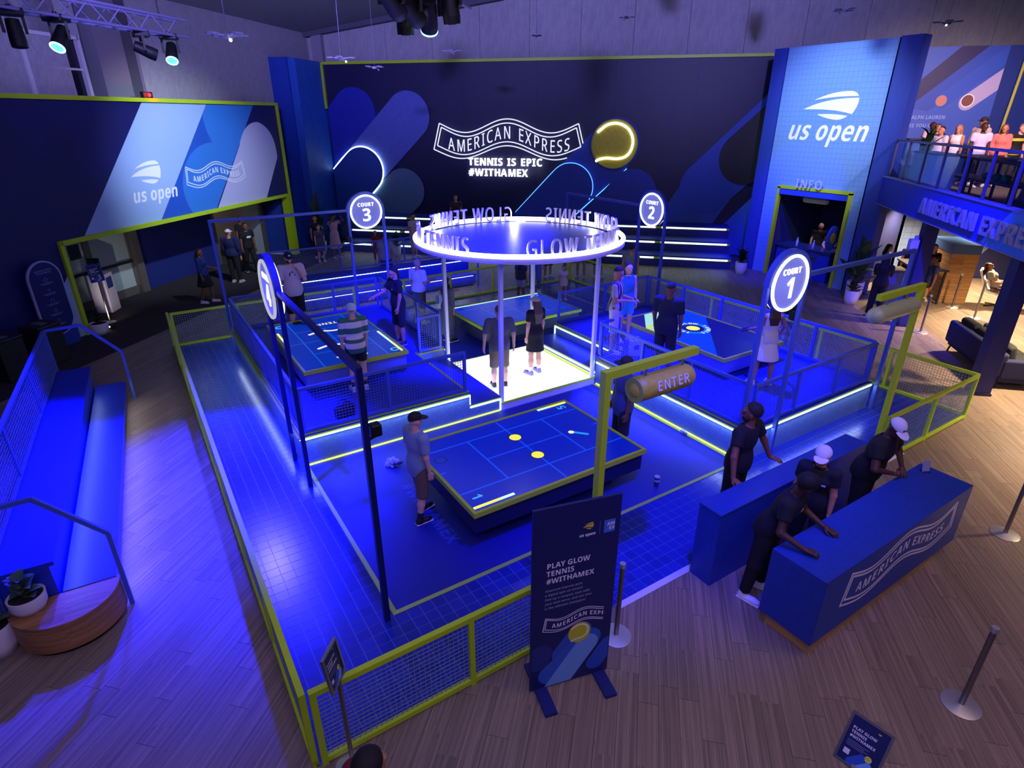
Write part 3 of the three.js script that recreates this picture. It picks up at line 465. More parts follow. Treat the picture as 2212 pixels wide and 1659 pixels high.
// hanging tube signs on lime posts
for (const [x, dir, word, lab] of [[3.06, 1, 'ENTER', 'lime gallows post with a hanging yellow tube lettered ENTER above the banner'], [8.86, -1, '', 'lime gallows post with a hanging clear-wrapped tube beside the white-capped attendant']]) {
  const t = thing('gate_sign', lab, 'sign post', V3(x, 0, -0.06)), w = 0.075;
  mesh('post', sb(-w / 2, w / 2, 0.03, 2.98, -w / 2, w / 2), mt.lime, t); mesh('arm', dir > 0 ? sb(w / 2, 1.2, 2.9, 2.98, -w / 2, w / 2) : sb(-1.13, -w / 2, 2.9, 2.98, -w / 2, w / 2), mt.lime, t);
  const c = dir > 0 ? 0.76 : -0.62, L = dir > 0 ? 0.58 : 0.92, r = dir > 0 ? 0.125 : 0.115;
  const tube_ = mesh('tube', tf(new THREE.CapsuleGeometry(r, L, 10, 24), { rz: Math.PI / 2, x: c, y: 2.69 }), dir > 0 ? M(0xc9b93a, 0.5, 0, { map: speck }) : M(0xa9b48c, 0.3), t);
  if (dir > 0) mesh('tube_cap', tf(new THREE.CylinderGeometry(r * 1.01, r * 1.01, 0.02, 28), { rz: Math.PI / 2, x: c - L / 2 - r * 0.72, y: 2.69 }), M(0x9aa84a, 0.5), t);
  for (const k of [-0.25, 0.25]) mesh('hanger', rod(V3(c + k, 2.69 + r - 0.01, 0), V3(c + k, 2.91, 0), 0.012), M(0x8e9270, 0.4, 0.5), t);
  if (word) { let q = c - 0.2; for (const ch of word) { const g = text3(ch, 0.095, 0.012, 'sans_regular', false); g.computeBoundingBox(); const ww = g.boundingBox.max.x; g.translate(0, -0.047, 0); g.rotateX(-0.3); g.translate(q, 2.69 + r * 0.296, r * 0.955 - 0.004); mesh('letter', g, M(0xe0dcd8, 0.4), t); q += ww + 0.022; } }
}
// raised courts; the second is the first turned about the middle of the deck
const HT = 0.58, HS = 0.33;
for (const [k, lab] of [[0, 'raised blue court platform with glowing edges beside the court 4 sign'], [2, 'raised blue court platform with glowing edges behind the court 1 sign']]) {
  const t = thing('raised_court', lab, 'platform', CEN, k * Math.PI / 2);
  const L = shape([[-4.8, -1.15], [-1.8, -1.15], [-1.8, 1.15], [-1.15, 1.15], [-1.15, 4.8], [-4.8, 4.8]]);
  const S = shape([[-1.8, -1.15], [-1.15, -1.15], [-1.15, 1.15], [-1.8, 1.15]]);
  const up = (s, y0, y1) => tf(extr(s, y1 - y0), { rx: -Math.PI / 2, y: y0 });
  mesh('body', boxUV(up(L, 0.03, HT - 0.06)), mt.side, t); mesh('floor_panel', boxUV(up(L, HT - 0.03, HT)), mt.deckTop, t); mesh('lime_edge', up(L, HT - 0.06, HT - 0.03), mt.lime, t);
  mesh('step', boxUV(up(S, 0.03, HS - 0.05)), mt.side, t); mesh('step_tread', boxUV(up(S, HS - 0.02, HS)), mt.deckTop, t); mesh('step_edge', up(S, HS - 0.05, HS - 0.02), mt.lime, t);
  const b = 0.05; for (const q of [[-4.8, -1.8, 1.15 - b, 1.15], [-4.8, -4.8 + b, -4.8, 1.15 - b], [-1.8 - b, -1.8, -1.15, 1.15 - b], [-1.15 - b, -1.15, -4.8, -1.15]]) mesh('edge_line', sb(q[0], q[1], HT, HT + 0.006, q[2], q[3]), mt.lime, t);
  const strips = [[-4.78, -1.82, HT - 0.085, 1.155, 'z'], [-1.8, -1.16, HS - 0.07, 1.155, 'z'], [-1.13, 1.13, HT - 0.085, -1.795, 'x'], [-1.13, 1.13, HS - 0.07, -1.145, 'x'], [-4.78, 1.14, HT - 0.085, -4.805, 'x'], [-4.78, -1.16, HT - 0.085, -1.145, 'x'], [-4.78, -1.17, HT - 0.085, -4.807, 'z']];
  for (const [a, c, y, at, ax] of strips) mesh('led_strip', ax === 'z' ? sb(a, c, y, y + 0.022, at - 0.005, at + 0.008) : sb(at - 0.006, at + 0.006, y, y + 0.022, a, c), ax === 'x' && at < -4 ? glow(lin(0.7, 0.85, 1), 3.2) : mt.led, t);
  mesh('edge_lip', sb(-4.845, -4.79, HT - 0.058, HT - 0.03, -4.8, 1.15), mt.lime, t);
  mesh('led_strip', sb(-1.806, -1.792, HS, HT - 0.06, 1.12, 1.158), mt.led, t); mesh('led_strip', sb(-1.17, -1.146, 0.05, HS - 0.07, 1.12, 1.158), mt.led, t);
  for (const q of [[-4.78, -1.17, 1.152, 1.17], ]) mesh('lime_led', sb(q[0], q[1], 0.04, 0.062, q[2], q[3]), mt.limeLed, t);
  mesh('lime_led', sb(-1.15, -1.13, 0.04, 0.062, -4.78, -1.2), mt.limeLed, t); mesh('lime_led', sb(-1.15, -1.13, 0.19, 0.21, -1.13, 1.13), mt.limeLed, t);
  const W = (x, y, z) => V3(x, y, z).applyAxisAngle(V3(0, 1, 0), k * Math.PI / 2).add(CEN);
  area(W(-3.3, HT - 0.08, 1.19), W(-3.3, 0.1, 1.5), 2.9, 0.03, COOL, 24); area(W(-1.11, HS, 0), W(-0.6, 0.15, 0), 2.2, 0.03, COOL, 20); area(W(-4.84, HT - 0.08, -1.8), W(-5.3, 0.1, -1.8), 5.8, 0.03, COOL, 18); area(W(-1.12, HT - 0.08, -3), W(-0.8, 0.1, -3), 3.5, 0.03, COOL, 26); area(W(-3, HT - 0.08, -4.85), W(-3, 0.1, -5.2), 3.5, 0.03, COOL, 26);
  const near = k ? 'ball-emblem table' : 'wavy-line table';
  const rail = (nm, x0, z0, x1, z1) => fence('court_railing', nm, 'railing', null, W(x0, HT, z0), W(x1, HT, z1), 0.78, { mat: mt.rail, wire: mt.wireBlue, w: 0.05, span: 1.2, foot: 0.02 });
  rail(k ? 'blue mesh railing at the rear of the ball-emblem table platform' : 'blue mesh railing over the glowing front of the wavy-line table platform', -4.74, 1.1, -1.84, 1.1);
  rail(`blue mesh railing on the long outer side of the ${near} platform`, -4.75, 1.05, -4.75, -4.7);
  rail(k ? 'blue mesh railing over the glowing front of the ball-emblem table platform' : 'blue mesh railing at the rear of the wavy-line table platform', -4.7, -4.75, -1.24, -4.75);
  rail(`blue mesh railing on the inner side of the ${near} platform`, -1.2, -4.7, -1.2, -1.2);
  rail(`small blue gate panel by the steps of the ${near} platform`, -1.76, -1.12, -1.24, -1.12);
}
// glowing floor under the canopy
{
  const t = thing('light_floor', 'glowing white floor of square panels under the round canopy', 'light floor', CEN);
  mesh('frame', sb(-1.14, 1.14, 0.03, 0.165, -1.14, 1.14), M(0xb9b6e2, 0.5), t); mesh('lime_edge', [sb(-1.15, 1.15, 0.15, 0.18, 1.12, 1.15), sb(-1.15, 1.15, 0.15, 0.18, -1.15, -1.12), sb(-1.15, -1.12, 0.15, 0.18, -1.12, 1.12), sb(1.12, 1.15, 0.15, 0.18, -1.12, 1.12)], mt.lime, t);
  for (const [a, b, c, d] of [[-1.115, -0.005, -1.115, -0.3], [0.005, 1.115, -1.115, -0.3], [-1.115, -0.3, -0.29, 1.115], [-0.29, 1.115, -0.29, 1.115]]) mesh('light_panel', sb(a, b, 0.165, 0.178, c, d), glow(lin(1, 0.97, 1), 1.25), t);
  area(V3(6, 0.2, -6), V3(6, 3, -6), 2.2, 2.2, lin(1, 0.97, 1), 1.2);
}
// round canopy with standing letters
{
  const t = thing('round_canopy', 'round canopy on white posts ringed by light and GLOW TENNIS letters', 'canopy', CEN);
  for (const [x, z] of [[-1.1, -1.1], [1.1, -1.1], [-1.1, 1.1], [1.1, 1.1]]) mesh('post', rb(0.075, 2.86, 0.075, 0.012, x, 1.47, z), mt.whitePole, t);
  mesh('ring_beam', lathe([[1.86, 2.9], [2.0, 2.9], [2.02, 2.915], [2.02, 2.985], [1.99, 3.0], [1.965, 3.0], [1.965, 2.97], [1.86, 2.97], [1.86, 2.9]], 96), M(0xc9c6ea, 0.45), t);
  mesh('deck_panel', cy(1.965, 1.965, 0.06, 0, 2.94, 0, 96), M(0x2b3ec8, 0.42, 0), t);
  mesh('led_ring', tf(new THREE.TorusGeometry(1.985, 0.042, 10, 120), { rx: Math.PI / 2, y: 3.02 }), glow(lin(1, 0.97, 0.98), 6), t);
  const lm = M(0xb0acd8, 0.4), deg = Math.PI / 180;
  for (const a0 of [-30, 64, 151, 236]) {
    const gl = [...'GLOW TENNIS'].map((ch) => { if (ch === ' ') return [0.14, null]; const g = text3(ch, 0.30, 0.05, 'sans_regular', false); g.computeBoundingBox(); return [g.boundingBox.max.x + 0.055, g]; });
    const tot = gl.reduce((a, b) => a + b[0], 0), k = 66 * deg * 1.92 / tot; let s = 0;
    for (const [w, g] of gl) { if (g) { g.scale(Math.min(1, k * 0.98), 1, 1); g.translate(-w * Math.min(1, k) / 2, 0, -0.025); const al = a0 * deg + (s + w * k / 2) / 1.92; g.rotateY(al); g.translate(1.92 * Math.sin(al), 2.985, 1.92 * Math.cos(al)); mesh('letter', g, lm, t); } s += w * k; }
  }
  const n = 6; for (let i = 0; i < n; i++) { const l = new THREE.PointLight(lin(1, 0.97, 1), 1.6); l.position.set(6 + 1.9 * Math.cos(i / n * 6.283), 3.12, -6 + 1.9 * Math.sin(i / n * 6.283)); l.castShadow = true; l.shadow.radius = 3; scene.add(l); }
}
// court portals with round light signs, one per side
for (const [k, num, where] of [[0, 4, 'on the deck side facing the long bench'], [1, 1, 'behind the attendants\' counter'], [2, 2, 'on the far side of the canopy'], [3, 3, 'before the lit bleachers']]) {
  const t = thing('court_portal', `blue portal with round COURT ${num} light sign ${where}`, 'sign', CEN, k * Math.PI / 2);
  const pm = k === 0 ? mt.navyPost : k === 1 || k === 3 ? mt.rail : mt.portal, w = 0.06, X = -4.88, y = 2.97, yb = k === 0 || k === 2 ? 0.03 : 0.03;
  for (const z of [0.865, 1.755]) mesh('post', sb(X - w / 2, X + w / 2, yb, y, z - w / 2, z + w / 2), pm, t);
  const arch = new THREE.Shape(); arch.absarc(0, 0, 0.475, 0, Math.PI, false); arch.absarc(0, 0, 0.415, Math.PI, 0, true); arch.closePath();
  mesh('arch', tf(extr(arch, 0.09, 0, 32), { ry: Math.PI / 2, x: X - 0.045, y, z: 1.31 }), pm, t);
  mesh('end_post', sb(X - w / 2, X + w / 2, yb, 3.06, 4.78, 4.84), pm, t); mesh('crossbar', sb(X - w / 2, X + w / 2, 3.0, 3.06, 1.77, 4.78), pm, t);
  mesh('sign_box', tf(new THREE.CylinderGeometry(0.412, 0.412, 0.07, 48), { rz: Math.PI / 2, x: X, y, z: 1.31 }), M(0x2334a0, 0.5), t);
  for (const sgn of [-1, 1]) {
    const face = new THREE.Group(); 
    mesh('sign_face', tf(new THREE.CylinderGeometry(0.4, 0.4, 0.012, 48), { rz: Math.PI / 2, x: X + sgn * 0.038, y, z: 1.31 }), new THREE.MeshStandardMaterial({ color: 0x6f76b8, roughness: 0.5, emissive: lin(0.16, 0.18, 0.6), emissiveIntensity: 0.55 }), t);
    mesh('led_ring', tf(new THREE.TorusGeometry(0.385, 0.022, 8, 60), { ry: Math.PI / 2, x: X + sgn * 0.052, y, z: 1.31 }), glow(lin(0.97, 0.97, 1), k === 0 && sgn < 0 ? 0.5 : 2.4), t);
    const wm = glow(lin(1, 0.98, 1), 1.6);
    const put = (s, size, yy, sp) => { const gl = [...s].map((ch) => { const g = text3(ch, size, 0.012, 'sans_bold', false); g.computeBoundingBox(); return [g.boundingBox.max.x + sp, g]; }); let q = -(gl.reduce((a, b) => a + b[0], 0) - sp) / 2; for (const [ww, g] of gl) { g.translate(q, yy, 0.042); g.rotateY(sgn * Math.PI / 2); g.translate(X, y, 1.31); mesh('letter', g, wm, t); q += ww; } };
    put('COURT', 0.085, 0.13, 0.012); put(String(num), 0.30, -0.22, 0);
  }
  const pod = mesh('camera_pod', tf(rb(0.11, 0.13, 0.11, 0.02), { x: X + 0.12, y: 2.36, z: k === 0 ? 4.74 : 1.84 }), mt.black, t); mesh('bracket', bar(V3(X, 2.3, k === 0 ? 4.8 : 1.77), V3(X + 0.1, 2.3, k === 0 ? 4.76 : 1.82), 0.03), mt.black, pod);
  const p = V3(X - 0.3, y, 1.31).applyAxisAngle(V3(0, 1, 0), k * Math.PI / 2).add(CEN); const q = new THREE.PointLight(lin(0.85, 0.88, 1), 0.12); q.position.copy(p); q.castShadow = true; q.shadow.radius = 8; scene.add(q);
}
// game tables with screens
function screenTex(W, H, draw) { return canvasTex(W, H, draw); }
function table(name, label, x0, x1, z0, z1, y0, top, tex, o = {}) {
  const t = thing(name, label, 'game table', V3((x0 + x1) / 2, y0, (z0 + z1) / 2)), w = (x1 - x0) / 2, d = (z1 - z0) / 2, h = top - y0;
  mesh('base', sb(-w + 0.35, w - 0.35, 0, h - 0.3, -d + 0.3, d - 0.3), mt.navyPost, t);
  mesh('skirt', boxUV(sb(-w + 0.04, w - 0.04, h - 0.34, h - 0.07, -d + 0.04, d - 0.04)), o.skirt ?? M(0x0a1046, 0.55), t);
  mesh('lime_frame', [sb(-w, w, h - 0.07, h, -d, -d + 0.045), sb(-w, w, h - 0.07, h, d - 0.045, d), sb(-w, -w + 0.045, h - 0.07, h, -d + 0.045, d - 0.045), sb(w - 0.045, w, h - 0.07, h, -d + 0.045, d - 0.045)], M(0xb4cc2a, 0.45), t);
  const g = sb(-w + 0.045, w - 0.045, h - 0.05, h - 0.012, -d + 0.045, d - 0.045); const uv = g.attributes.uv, p = g.attributes.position;
  for (let i = 0; i < p.count; i++) uv.setXY(i, (p.getX(i) + w) / (2 * w), 1 - (p.getZ(i) + d) / (2 * d));
  mesh('screen', g, new THREE.MeshStandardMaterial({ color: 0x050a20, roughness: 0.3, emissive: 0xffffff, emissiveIntensity: o.k ?? 1, emissiveMap: tex }), t);
  for (const [a, b, c, e, m] of o.bars ?? []) mesh('light_bar', sb(a - (x0 + x1) / 2, b - (x0 + x1) / 2, h - 0.012, h - 0.004, c - (z0 + z1) / 2, e - (z0 + z1) / 2), m, t);
  return t;
}
const barA = glow(lin(0.85, 1, 0.1), 1.3), barB = glow(lin(0.55, 0.95, 1), 1.3);
{
  const A = [2.46, 5.35, -3.56, -1.58];
  const tex = screenTex(1024, 700, (c, W, H) => {
    const X = (x) => (x - A[0]) / (A[1] - A[0]) * W, Y = (z) => (z - A[2]) / (A[3] - A[2]) * H;
    c.fillStyle = '#0018b4'; c.fillRect(0, 0, W, H); c.strokeStyle = '#0a48f0'; c.lineWidth = 8;
    const l = (a, b, d, e) => { c.beginPath(); c.moveTo(X(a), Y(b)); c.lineTo(X(d), Y(e)); c.stroke(); };
    l(2.5, -3.2, 5.3, -3.2); l(2.5, -2.05, 5.3, -2.05); l(3.25, -3.2, 3.25, -2.05); l(4.6, -3.2, 4.6, -2.05); l(3.25, -2.62, 4.6, -2.62); l(3.93, -3.5, 3.93, -1.65); l(2.5, -2.62, 2.6, -2.62); l(5.2, -2.62, 5.3, -2.62);
    for (const [x, z] of [[3.93, -2.93], [3.93, -2.33]]) { c.fillStyle = '#0a1040'; c.beginPath(); c.ellipse(X(x), Y(z), 38, 38, 0, 0, 7); c.fill(); c.fillStyle = '#f6ee3c'; c.beginPath(); c.ellipse(X(x), Y(z), 33, 33, 0, 0, 7); c.fill(); }
    c.strokeStyle = '#1d9ae8'; c.lineWidth = 20; c.lineCap = 'round'; c.beginPath(); c.moveTo(X(4.78), Y(-2.58)); c.lineTo(X(4.92), Y(-2.42)); c.stroke(); c.fillStyle = '#fff7c0'; c.beginPath(); c.ellipse(X(4.75), Y(-2.6), 17, 17, 0, 0, 7); c.fill();
    c.fillStyle = '#35a8f6'; c.font = 'bold 74px sans-serif'; c.textAlign = 'center'; c.textBaseline = 'middle';
    for (const [s, x, z, a] of [['1', 2.68, -1.9, Math.PI / 2], ['5', 5.13, -3.36, -Math.PI / 2]]) { c.save(); c.translate(X(x), Y(z)); c.rotate(a); c.fillText(s, 0, 0); c.restore(); }
    c.strokeStyle = '#08103a'; c.lineWidth = 6; c.beginPath(); c.ellipse(X(2.68), Y(-2.95), 30, 30, 0, 0, 7); c.stroke();
  });
  table('game_table', 'large blue screen table with two glowing yellow balls by the boy', ...A, 0.042, 0.66, tex, { bars: [[2.52, 2.92, -1.72, -1.68, barA], [2.92, 3.12, -1.72, -1.68, barB], [4.73, 4.95, -3.5, -3.46, barB], [4.95, 5.3, -3.5, -3.46, barA]] });
}
{
  const A = [1.7, 3.68, -9.3, -6.3];
  const tex = screenTex(700, 1024, (c, W, H) => {
    const X = (x) => (x - A[0]) / (A[1] - A[0]) * W, Y = (z) => (z - A[2]) / (A[3] - A[2]) * H;
    c.fillStyle = '#002ba6'; c.fillRect(0, 0, W, H); c.strokeStyle = '#0f62da'; c.lineWidth = 7;
    const l = (a, b, d, e) => { c.beginPath(); c.moveTo(X(a), Y(b)); c.lineTo(X(d), Y(e)); c.stroke(); };
    l(2.1, -9.25, 2.1, -6.35); l(3.3, -9.25, 3.3, -6.35); l(2.1, -8.5, 3.3, -8.5); l(2.1, -7.1, 3.3, -7.1); l(2.7, -8.5, 2.7, -7.1); l(1.75, -7.8, 3.63, -7.8);
    for (const [x, z] of [[3.5, -6.55], [1.92, -9.05]]) { c.strokeStyle = '#45bdf8'; c.lineWidth = 13; c.beginPath(); c.ellipse(X(x), Y(z), 25, 25, 0, 0, 7); c.stroke(); }
    c.fillStyle = '#ffe8b8'; c.font = 'bold 62px sans-serif'; c.textAlign = 'center'; c.save(); c.translate(X(2.75), Y(-8.85)); c.scale(-1, -1); c.fillText('TENNIS', 0, 0); c.restore();
    c.strokeStyle = '#fff4ee'; c.lineWidth = 26; c.lineCap = 'round'; for (const [x, z] of [[2.72, -8.3], [2.65, -7.4]]) { c.beginPath(); c.moveTo(X(x - 0.38), Y(z + 0.05)); c.quadraticCurveTo(X(x - 0.1), Y(z - 0.1), X(x), Y(z)); c.quadraticCurveTo(X(x + 0.2), Y(z + 0.1), X(x + 0.38), Y(z - 0.05)); c.stroke(); }
    c.strokeStyle = '#ffdfa0'; for (const x of [2.45, 2.75, 2.9]) { c.beginPath(); c.moveTo(X(x), Y(-6.72)); c.lineTo(X(x + 0.05), Y(-6.62)); c.stroke(); }
  });
  table('game_table', 'blue screen table with glowing wavy lines by the boy in stripes', ...A, HT, 1.02, tex, { skirt: M(0x5a6cc0, 0.55), bars: [[3.57, 3.61, -7.7, -6.9, barB], [3.57, 3.61, -6.9, -6.4, barA], [1.77, 1.81, -8.65, -8.2, barA], [1.77, 1.81, -8.2, -7.9, barB]] });
}
{
  const A = [6.05, 8.9, -9.4, -7.5];
  const tex = screenTex(1024, 680, (c, W, H) => {
    const X = (x) => (x - A[0]) / (A[1] - A[0]) * W, Y = (z) => (z - A[2]) / (A[3] - A[2]) * H;
    c.fillStyle = '#0028b8'; c.fillRect(0, 0, W, H); c.strokeStyle = '#0d5ae0'; c.lineWidth = 8;
    const l = (a, b, d, e) => { c.beginPath(); c.moveTo(X(a), Y(b)); c.lineTo(X(d), Y(e)); c.stroke(); };
    l(6.1, -9, 8.85, -9); l(6.1, -7.9, 8.85, -7.9); l(6.8, -9, 6.8, -7.9); l(8.15, -9, 8.15, -7.9); l(6.8, -8.45, 8.15, -8.45); l(7.48, -9.3, 7.48, -7.6);
    for (const [x, z] of [[6.3, -7.7], [8.65, -9.2]]) { c.strokeStyle = '#35a8f6'; c.lineWidth = 12; c.beginPath(); c.ellipse(X(x), Y(z), 24, 24, 0, 0, 7); c.stroke(); }
  });
  table('game_table', 'blue screen table the child with a paddle reaches, beyond the canopy', ...A, 0.042, 0.66, tex, { bars: [[6.2, 7.2, -9.34, -9.31, barB], [7.2, 8.8, -9.34, -9.31, barB]] });
}
{
  const A = [8.5, 10.3, -5.68, -2.8];
  const tex = screenTex(640, 1024, (c, W, H) => {
    const X = (x) => (x - A[0]) / (A[1] - A[0]) * W, Y = (z) => (z - A[2]) / (A[3] - A[2]) * H;
    const poly = (p, col) => { c.fillStyle = col; c.beginPath(); p.forEach(([x, z], i) => i ? c.lineTo(X(x), Y(z)) : c.moveTo(X(x), Y(z))); c.closePath(); c.fill(); };
    c.fillStyle = '#08086c'; c.fillRect(0, 0, W, H); poly([[9.25, -5.68], [9.7, -5.68], [8.5, -4.35], [8.5, -4.85]], '#9fd8c8'); poly([[8.9, -4.9], [8.5, -4.35], [8.5, -4.85], [8.75, -5.1]], '#b6d860');
    poly([[10.3, -4.8], [8.5, -2.95], [8.5, -4.25], [9.9, -5.68], [10.3, -5.68]], '#0038f0');
    c.fillStyle = '#0f6cf0'; c.beginPath(); c.ellipse(X(9.42), Y(-4.38), W * 0.2, W * 0.2, 0, 0, 7); c.fill(); c.fillStyle = '#0a0a50'; c.beginPath(); c.ellipse(X(9.42), Y(-4.38), W * 0.13, W * 0.13, 0, 0, 7); c.fill(); c.fillStyle = '#fff23c'; c.beginPath(); c.ellipse(X(9.42), Y(-4.38), W * 0.08, W * 0.08, 0, 0, 7); c.fill();
    c.fillStyle = '#ffffff'; c.font = 'bold 44px sans-serif'; c.textAlign = 'center'; [...'GLOW TENNIS  TENNIS '].forEach((ch, i) => { c.save(); c.translate(X(9.42), Y(-4.38)); c.rotate(i / 19 * 6.283); c.fillText(ch, 0, -W * 0.155); c.restore(); });
  });
  table('game_table', 'dark screen table with a yellow ball emblem and green stripe on court 1', ...A, HT, 0.97, tex, { skirt: M(0x5a6cc0, 0.55), k: 1.1 });
}

// ---------------------------------------------------------------- benches, counters, signs
function bench(label, pos, turn) {   // local +z is the front
  const t = thing('tiered_bench', label, 'bench', pos, turn), L = 3.08, bm = M(0x1d33c4, 0.4, 0, { map: speck });
  mesh('lower_seat', boxUV(sb(-L, L, 0.36, 0.41, -0.47, 0.02)), bm, t); mesh('lower_riser', boxUV(sb(-L, L, 0.08, 0.36, -0.47, -0.03)), bm, t);
  mesh('upper_seat', boxUV(sb(-L, L, 0.77, 0.82, -0.97, -0.45)), bm, t); mesh('upper_riser', boxUV(sb(-L, L, 0.1, 0.77, -0.95, -0.5)), bm, t);
  mesh('plinth', sb(-L + 0.05, L - 0.05, 0, 0.09, -0.92, -0.1), mt.black, t);
  mesh('led_strip', sb(-L + 0.1, L - 0.1, 0.335, 0.36, -0.03, -0.01), mt.ledWarm, t); mesh('led_strip', sb(-L + 0.1, L - 0.1, 0.745, 0.77, -0.5, -0.48), mt.led, t);
  const prof = [[0.09, 0.0], [0.09, 1.0], [-0.42, 1.62], [-0.97, 1.6], [-0.97, 0.0]];
  for (const x of [-L - 0.03, L + 0.03]) mesh('end_frame', prof.slice(1).map((q, i) => bar(V3(x, prof[i][1], prof[i][0]), V3(x, q[1], q[0]), 0.045)), mt.rail, t);
  mesh('back_rail', [sb(-L, L, 1.575, 1.62, -0.995, -0.95), sb(-L, L, 0.86, 0.9, -0.99, -0.955)], mt.rail, t);
  for (let i = 0; i < 4; i++) mesh('back_post', sb(-L + i * 2 * L / 3 - 0.02, -L + i * 2 * L / 3 + 0.02, 0.86, 1.6, -0.99, -0.95), mt.rail, t);
  const g = []; for (let x = -L + 0.05; x < L; x += 0.05) g.push(bx(0.0056, 0.68, 0.0056, x, 1.24, -0.97)); for (let y = 0.93; y < 1.57; y += 0.05) g.push(bx(2 * L, 0.0056, 0.0056, 0, y, -0.966)); t.add(stuff(mesh('wire_mesh', g, mt.wireBlue)));
  const w = (x, y, z) => V3(x, y, z).applyAxisAngle(V3(0, 1, 0), turn).add(pos); area(w(0, 0.33, 0.02), w(0, 0.1, 0.3), 6, 0.04, lin(1, 0.95, 0.88), 6); area(w(0, 0.74, -0.46), w(0, 0.5, -0.2), 6, 0.04, COOL, 4);
}
bench('long two-tier blue bench with mesh back beside the wooden plinth', V3(-1.19, 0, -6.15), Math.PI / 2 - 0.047);
bench('long two-tier blue bench with white lit noses behind the deck', V3(5.9, 0, -13.1), 0);
const oak = (() => { const t = woodTex.clone(); t.needsUpdate = true; return M(0xd9b080, 0.5, 0, { map: t }); })(), oakLight = M(0xffd9a0, 0.5, 0, { map: woodTex });
{
  const t = thing('wooden_plinth', 'half-round oak plinth at the end of the long blue bench', 'plinth', V3(-1.78, 0, -3.06));
  const s = new THREE.Shape(); s.absarc(0, 0, 0.5, Math.PI, Math.PI * 2, false); s.lineTo(0.5, 0.03); s.lineTo(-0.5, 0.03); s.closePath();
  mesh('drum', boxUV(tf(extr(s, 0.34, 0, 24), { rx: -Math.PI / 2, y: 0.06 }), 0.8), oak, t); const s2 = new THREE.Shape(); s2.absarc(0, 0, 0.46, Math.PI, Math.PI * 2, false); s2.closePath();
  mesh('kickboard', tf(extr(s2, 0.06, 0, 24), { rx: -Math.PI / 2 }), mt.black, t);
}
// counters
const ribTex = canvasTex(2048, 640, (c, w, h) => { c.fillStyle = '#1c3fa8'; c.fillRect(0, 0, w, h); drawRibbon(c, 275, 262, 1600, 300, '#ece8f4', 20); });
{
  const t = thing('counter', 'blue welcome counter with a white ribbon emblem on an oak base', 'counter', V3(4.58, 0, 1.0));
  mesh('body', boxUV(sb(0, 3.08, 0.17, 1.0, 0, 0.6)), mt.counter, t); const g = new THREE.PlaneGeometry(3.08, 0.83); g.translate(1.54, 0.585, 0.6025); mesh('printed_front', g, M(0xffffff, 0.5, 0, { map: ribTex }), t);
  mesh('plinth', boxUV(sb(0.06, 2.7, 0, 0.17, 0.06, 0.56)), oakLight, t);
  const a = thing('acrylic_stand', 'small clear acrylic card stand on the welcome counter', 'card stand', V3(7.5, 1.0, 1.12), -0.5);
  mesh('card', tf(bx(0.1, 0.14, 0.003), { y: 0.075, rx: -0.2 }), M(0x8f95b8, 0.3), a); mesh('foot', bx(0.11, 0.006, 0.07, 0, 0.003, 0.01), mt.glass, a);
  const b = thing('counter', 'plain narrow blue counter at the deck edge behind the attendants', 'counter', V3(4.55, 0, 0.062));
  mesh('body', boxUV(sb(0, 3.0, 0, 1.0, 0, 0.3)), mt.counter, b); mesh('counter_top', sb(-0.005, 3.005, 1.0, 1.025, -0.005, 0.305), M(0x20409e, 0.45, 0, { map: speck }), b);
}
// upright banner
const bannerTex = canvasTex(768, 2048, (c, w, h) => {
  c.fillStyle = '#131a5c'; c.fillRect(0, 0, w, h);
  drawFlame(c, 430, 215, 100, 70, '#d8c24a'); drawOpen(c, 400, 352, 150, '#ffffff'); c.fillStyle = '#8088b0'; c.fillRect(588, 220, 3, 140);
  c.fillStyle = '#3f6fd0'; c.fillRect(628, 228, 102, 132); c.fillStyle = '#dfe6f8'; c.font = 'bold 46px sans-serif'; c.textAlign = 'right'; c.textBaseline = 'alphabetic'; c.fillText('AM', 728, 288); c.fillText('EX', 728, 334);
  c.fillStyle = '#e9e6f2'; c.textAlign = 'left'; c.font = 'bold 78px sans-serif'; ['PLAY GLOW', 'TENNIS', '#WITHAMEX'].forEach((s, i) => { c.save(); c.translate(118, 618 + i * 84); c.scale(i === 2 ? 0.96 : 0.92, 1); c.fillText(s, 0, 0); c.restore(); });
  c.fillStyle = '#b9bcd8'; c.font = '34px sans-serif'; ['American Express puts', 'a digital spin on tennis!', 'Pick up a racquet, start with', 'your best serve, and see who', 'is the ultimate champion!'].forEach((s, i) => c.fillText(s, 112, 874 + i * 50));
  c.save(); c.beginPath(); c.rect(0, 0, 690, h); c.clip(); drawRibbon(c, 100, 1265, 800, 150, '#e6e2f0', 8); c.restore();
  capsule(c, 90, 1610, 60, 1700, 110, '#232a7c'); capsule(c, 470, 1440, 310, 1668, 112, '#2850b8'); capsule(c, 560, 1560, 190, 1900, 122, '#2a5cc0'); c.fillStyle = '#2a5cc0'; capsule(c, 545, 1620, 210, 2130, 112, '#6f9fe0'); capsule(c, 770, 1700, 640, 1900, 90, '#2850b8'); drawBall(c, 460, 1455, 122, 110);
});
{
  const t = thing('banner_stand', 'tall navy PLAY GLOW TENNIS banner standing on two blue feet', 'banner', V3(2.345, 0, 0.49), -0.248);
  mesh('board', bx(0.82, 2.12, 0.028, 0, 1.09, 0), M(0x151c62, 0.5), t); const g = new THREE.PlaneGeometry(0.80, 2.1); g.translate(0, 1.09, 0.0155); mesh('print', g, M(0xffffff, 0.5, 0, { map: bannerTex }), t);
  for (const x of [-0.3, 0.32]) mesh('foot', sb(x - 0.06, x + 0.06, 0.0, 0.035, -0.3, 0.3), mt.navy, t);
}
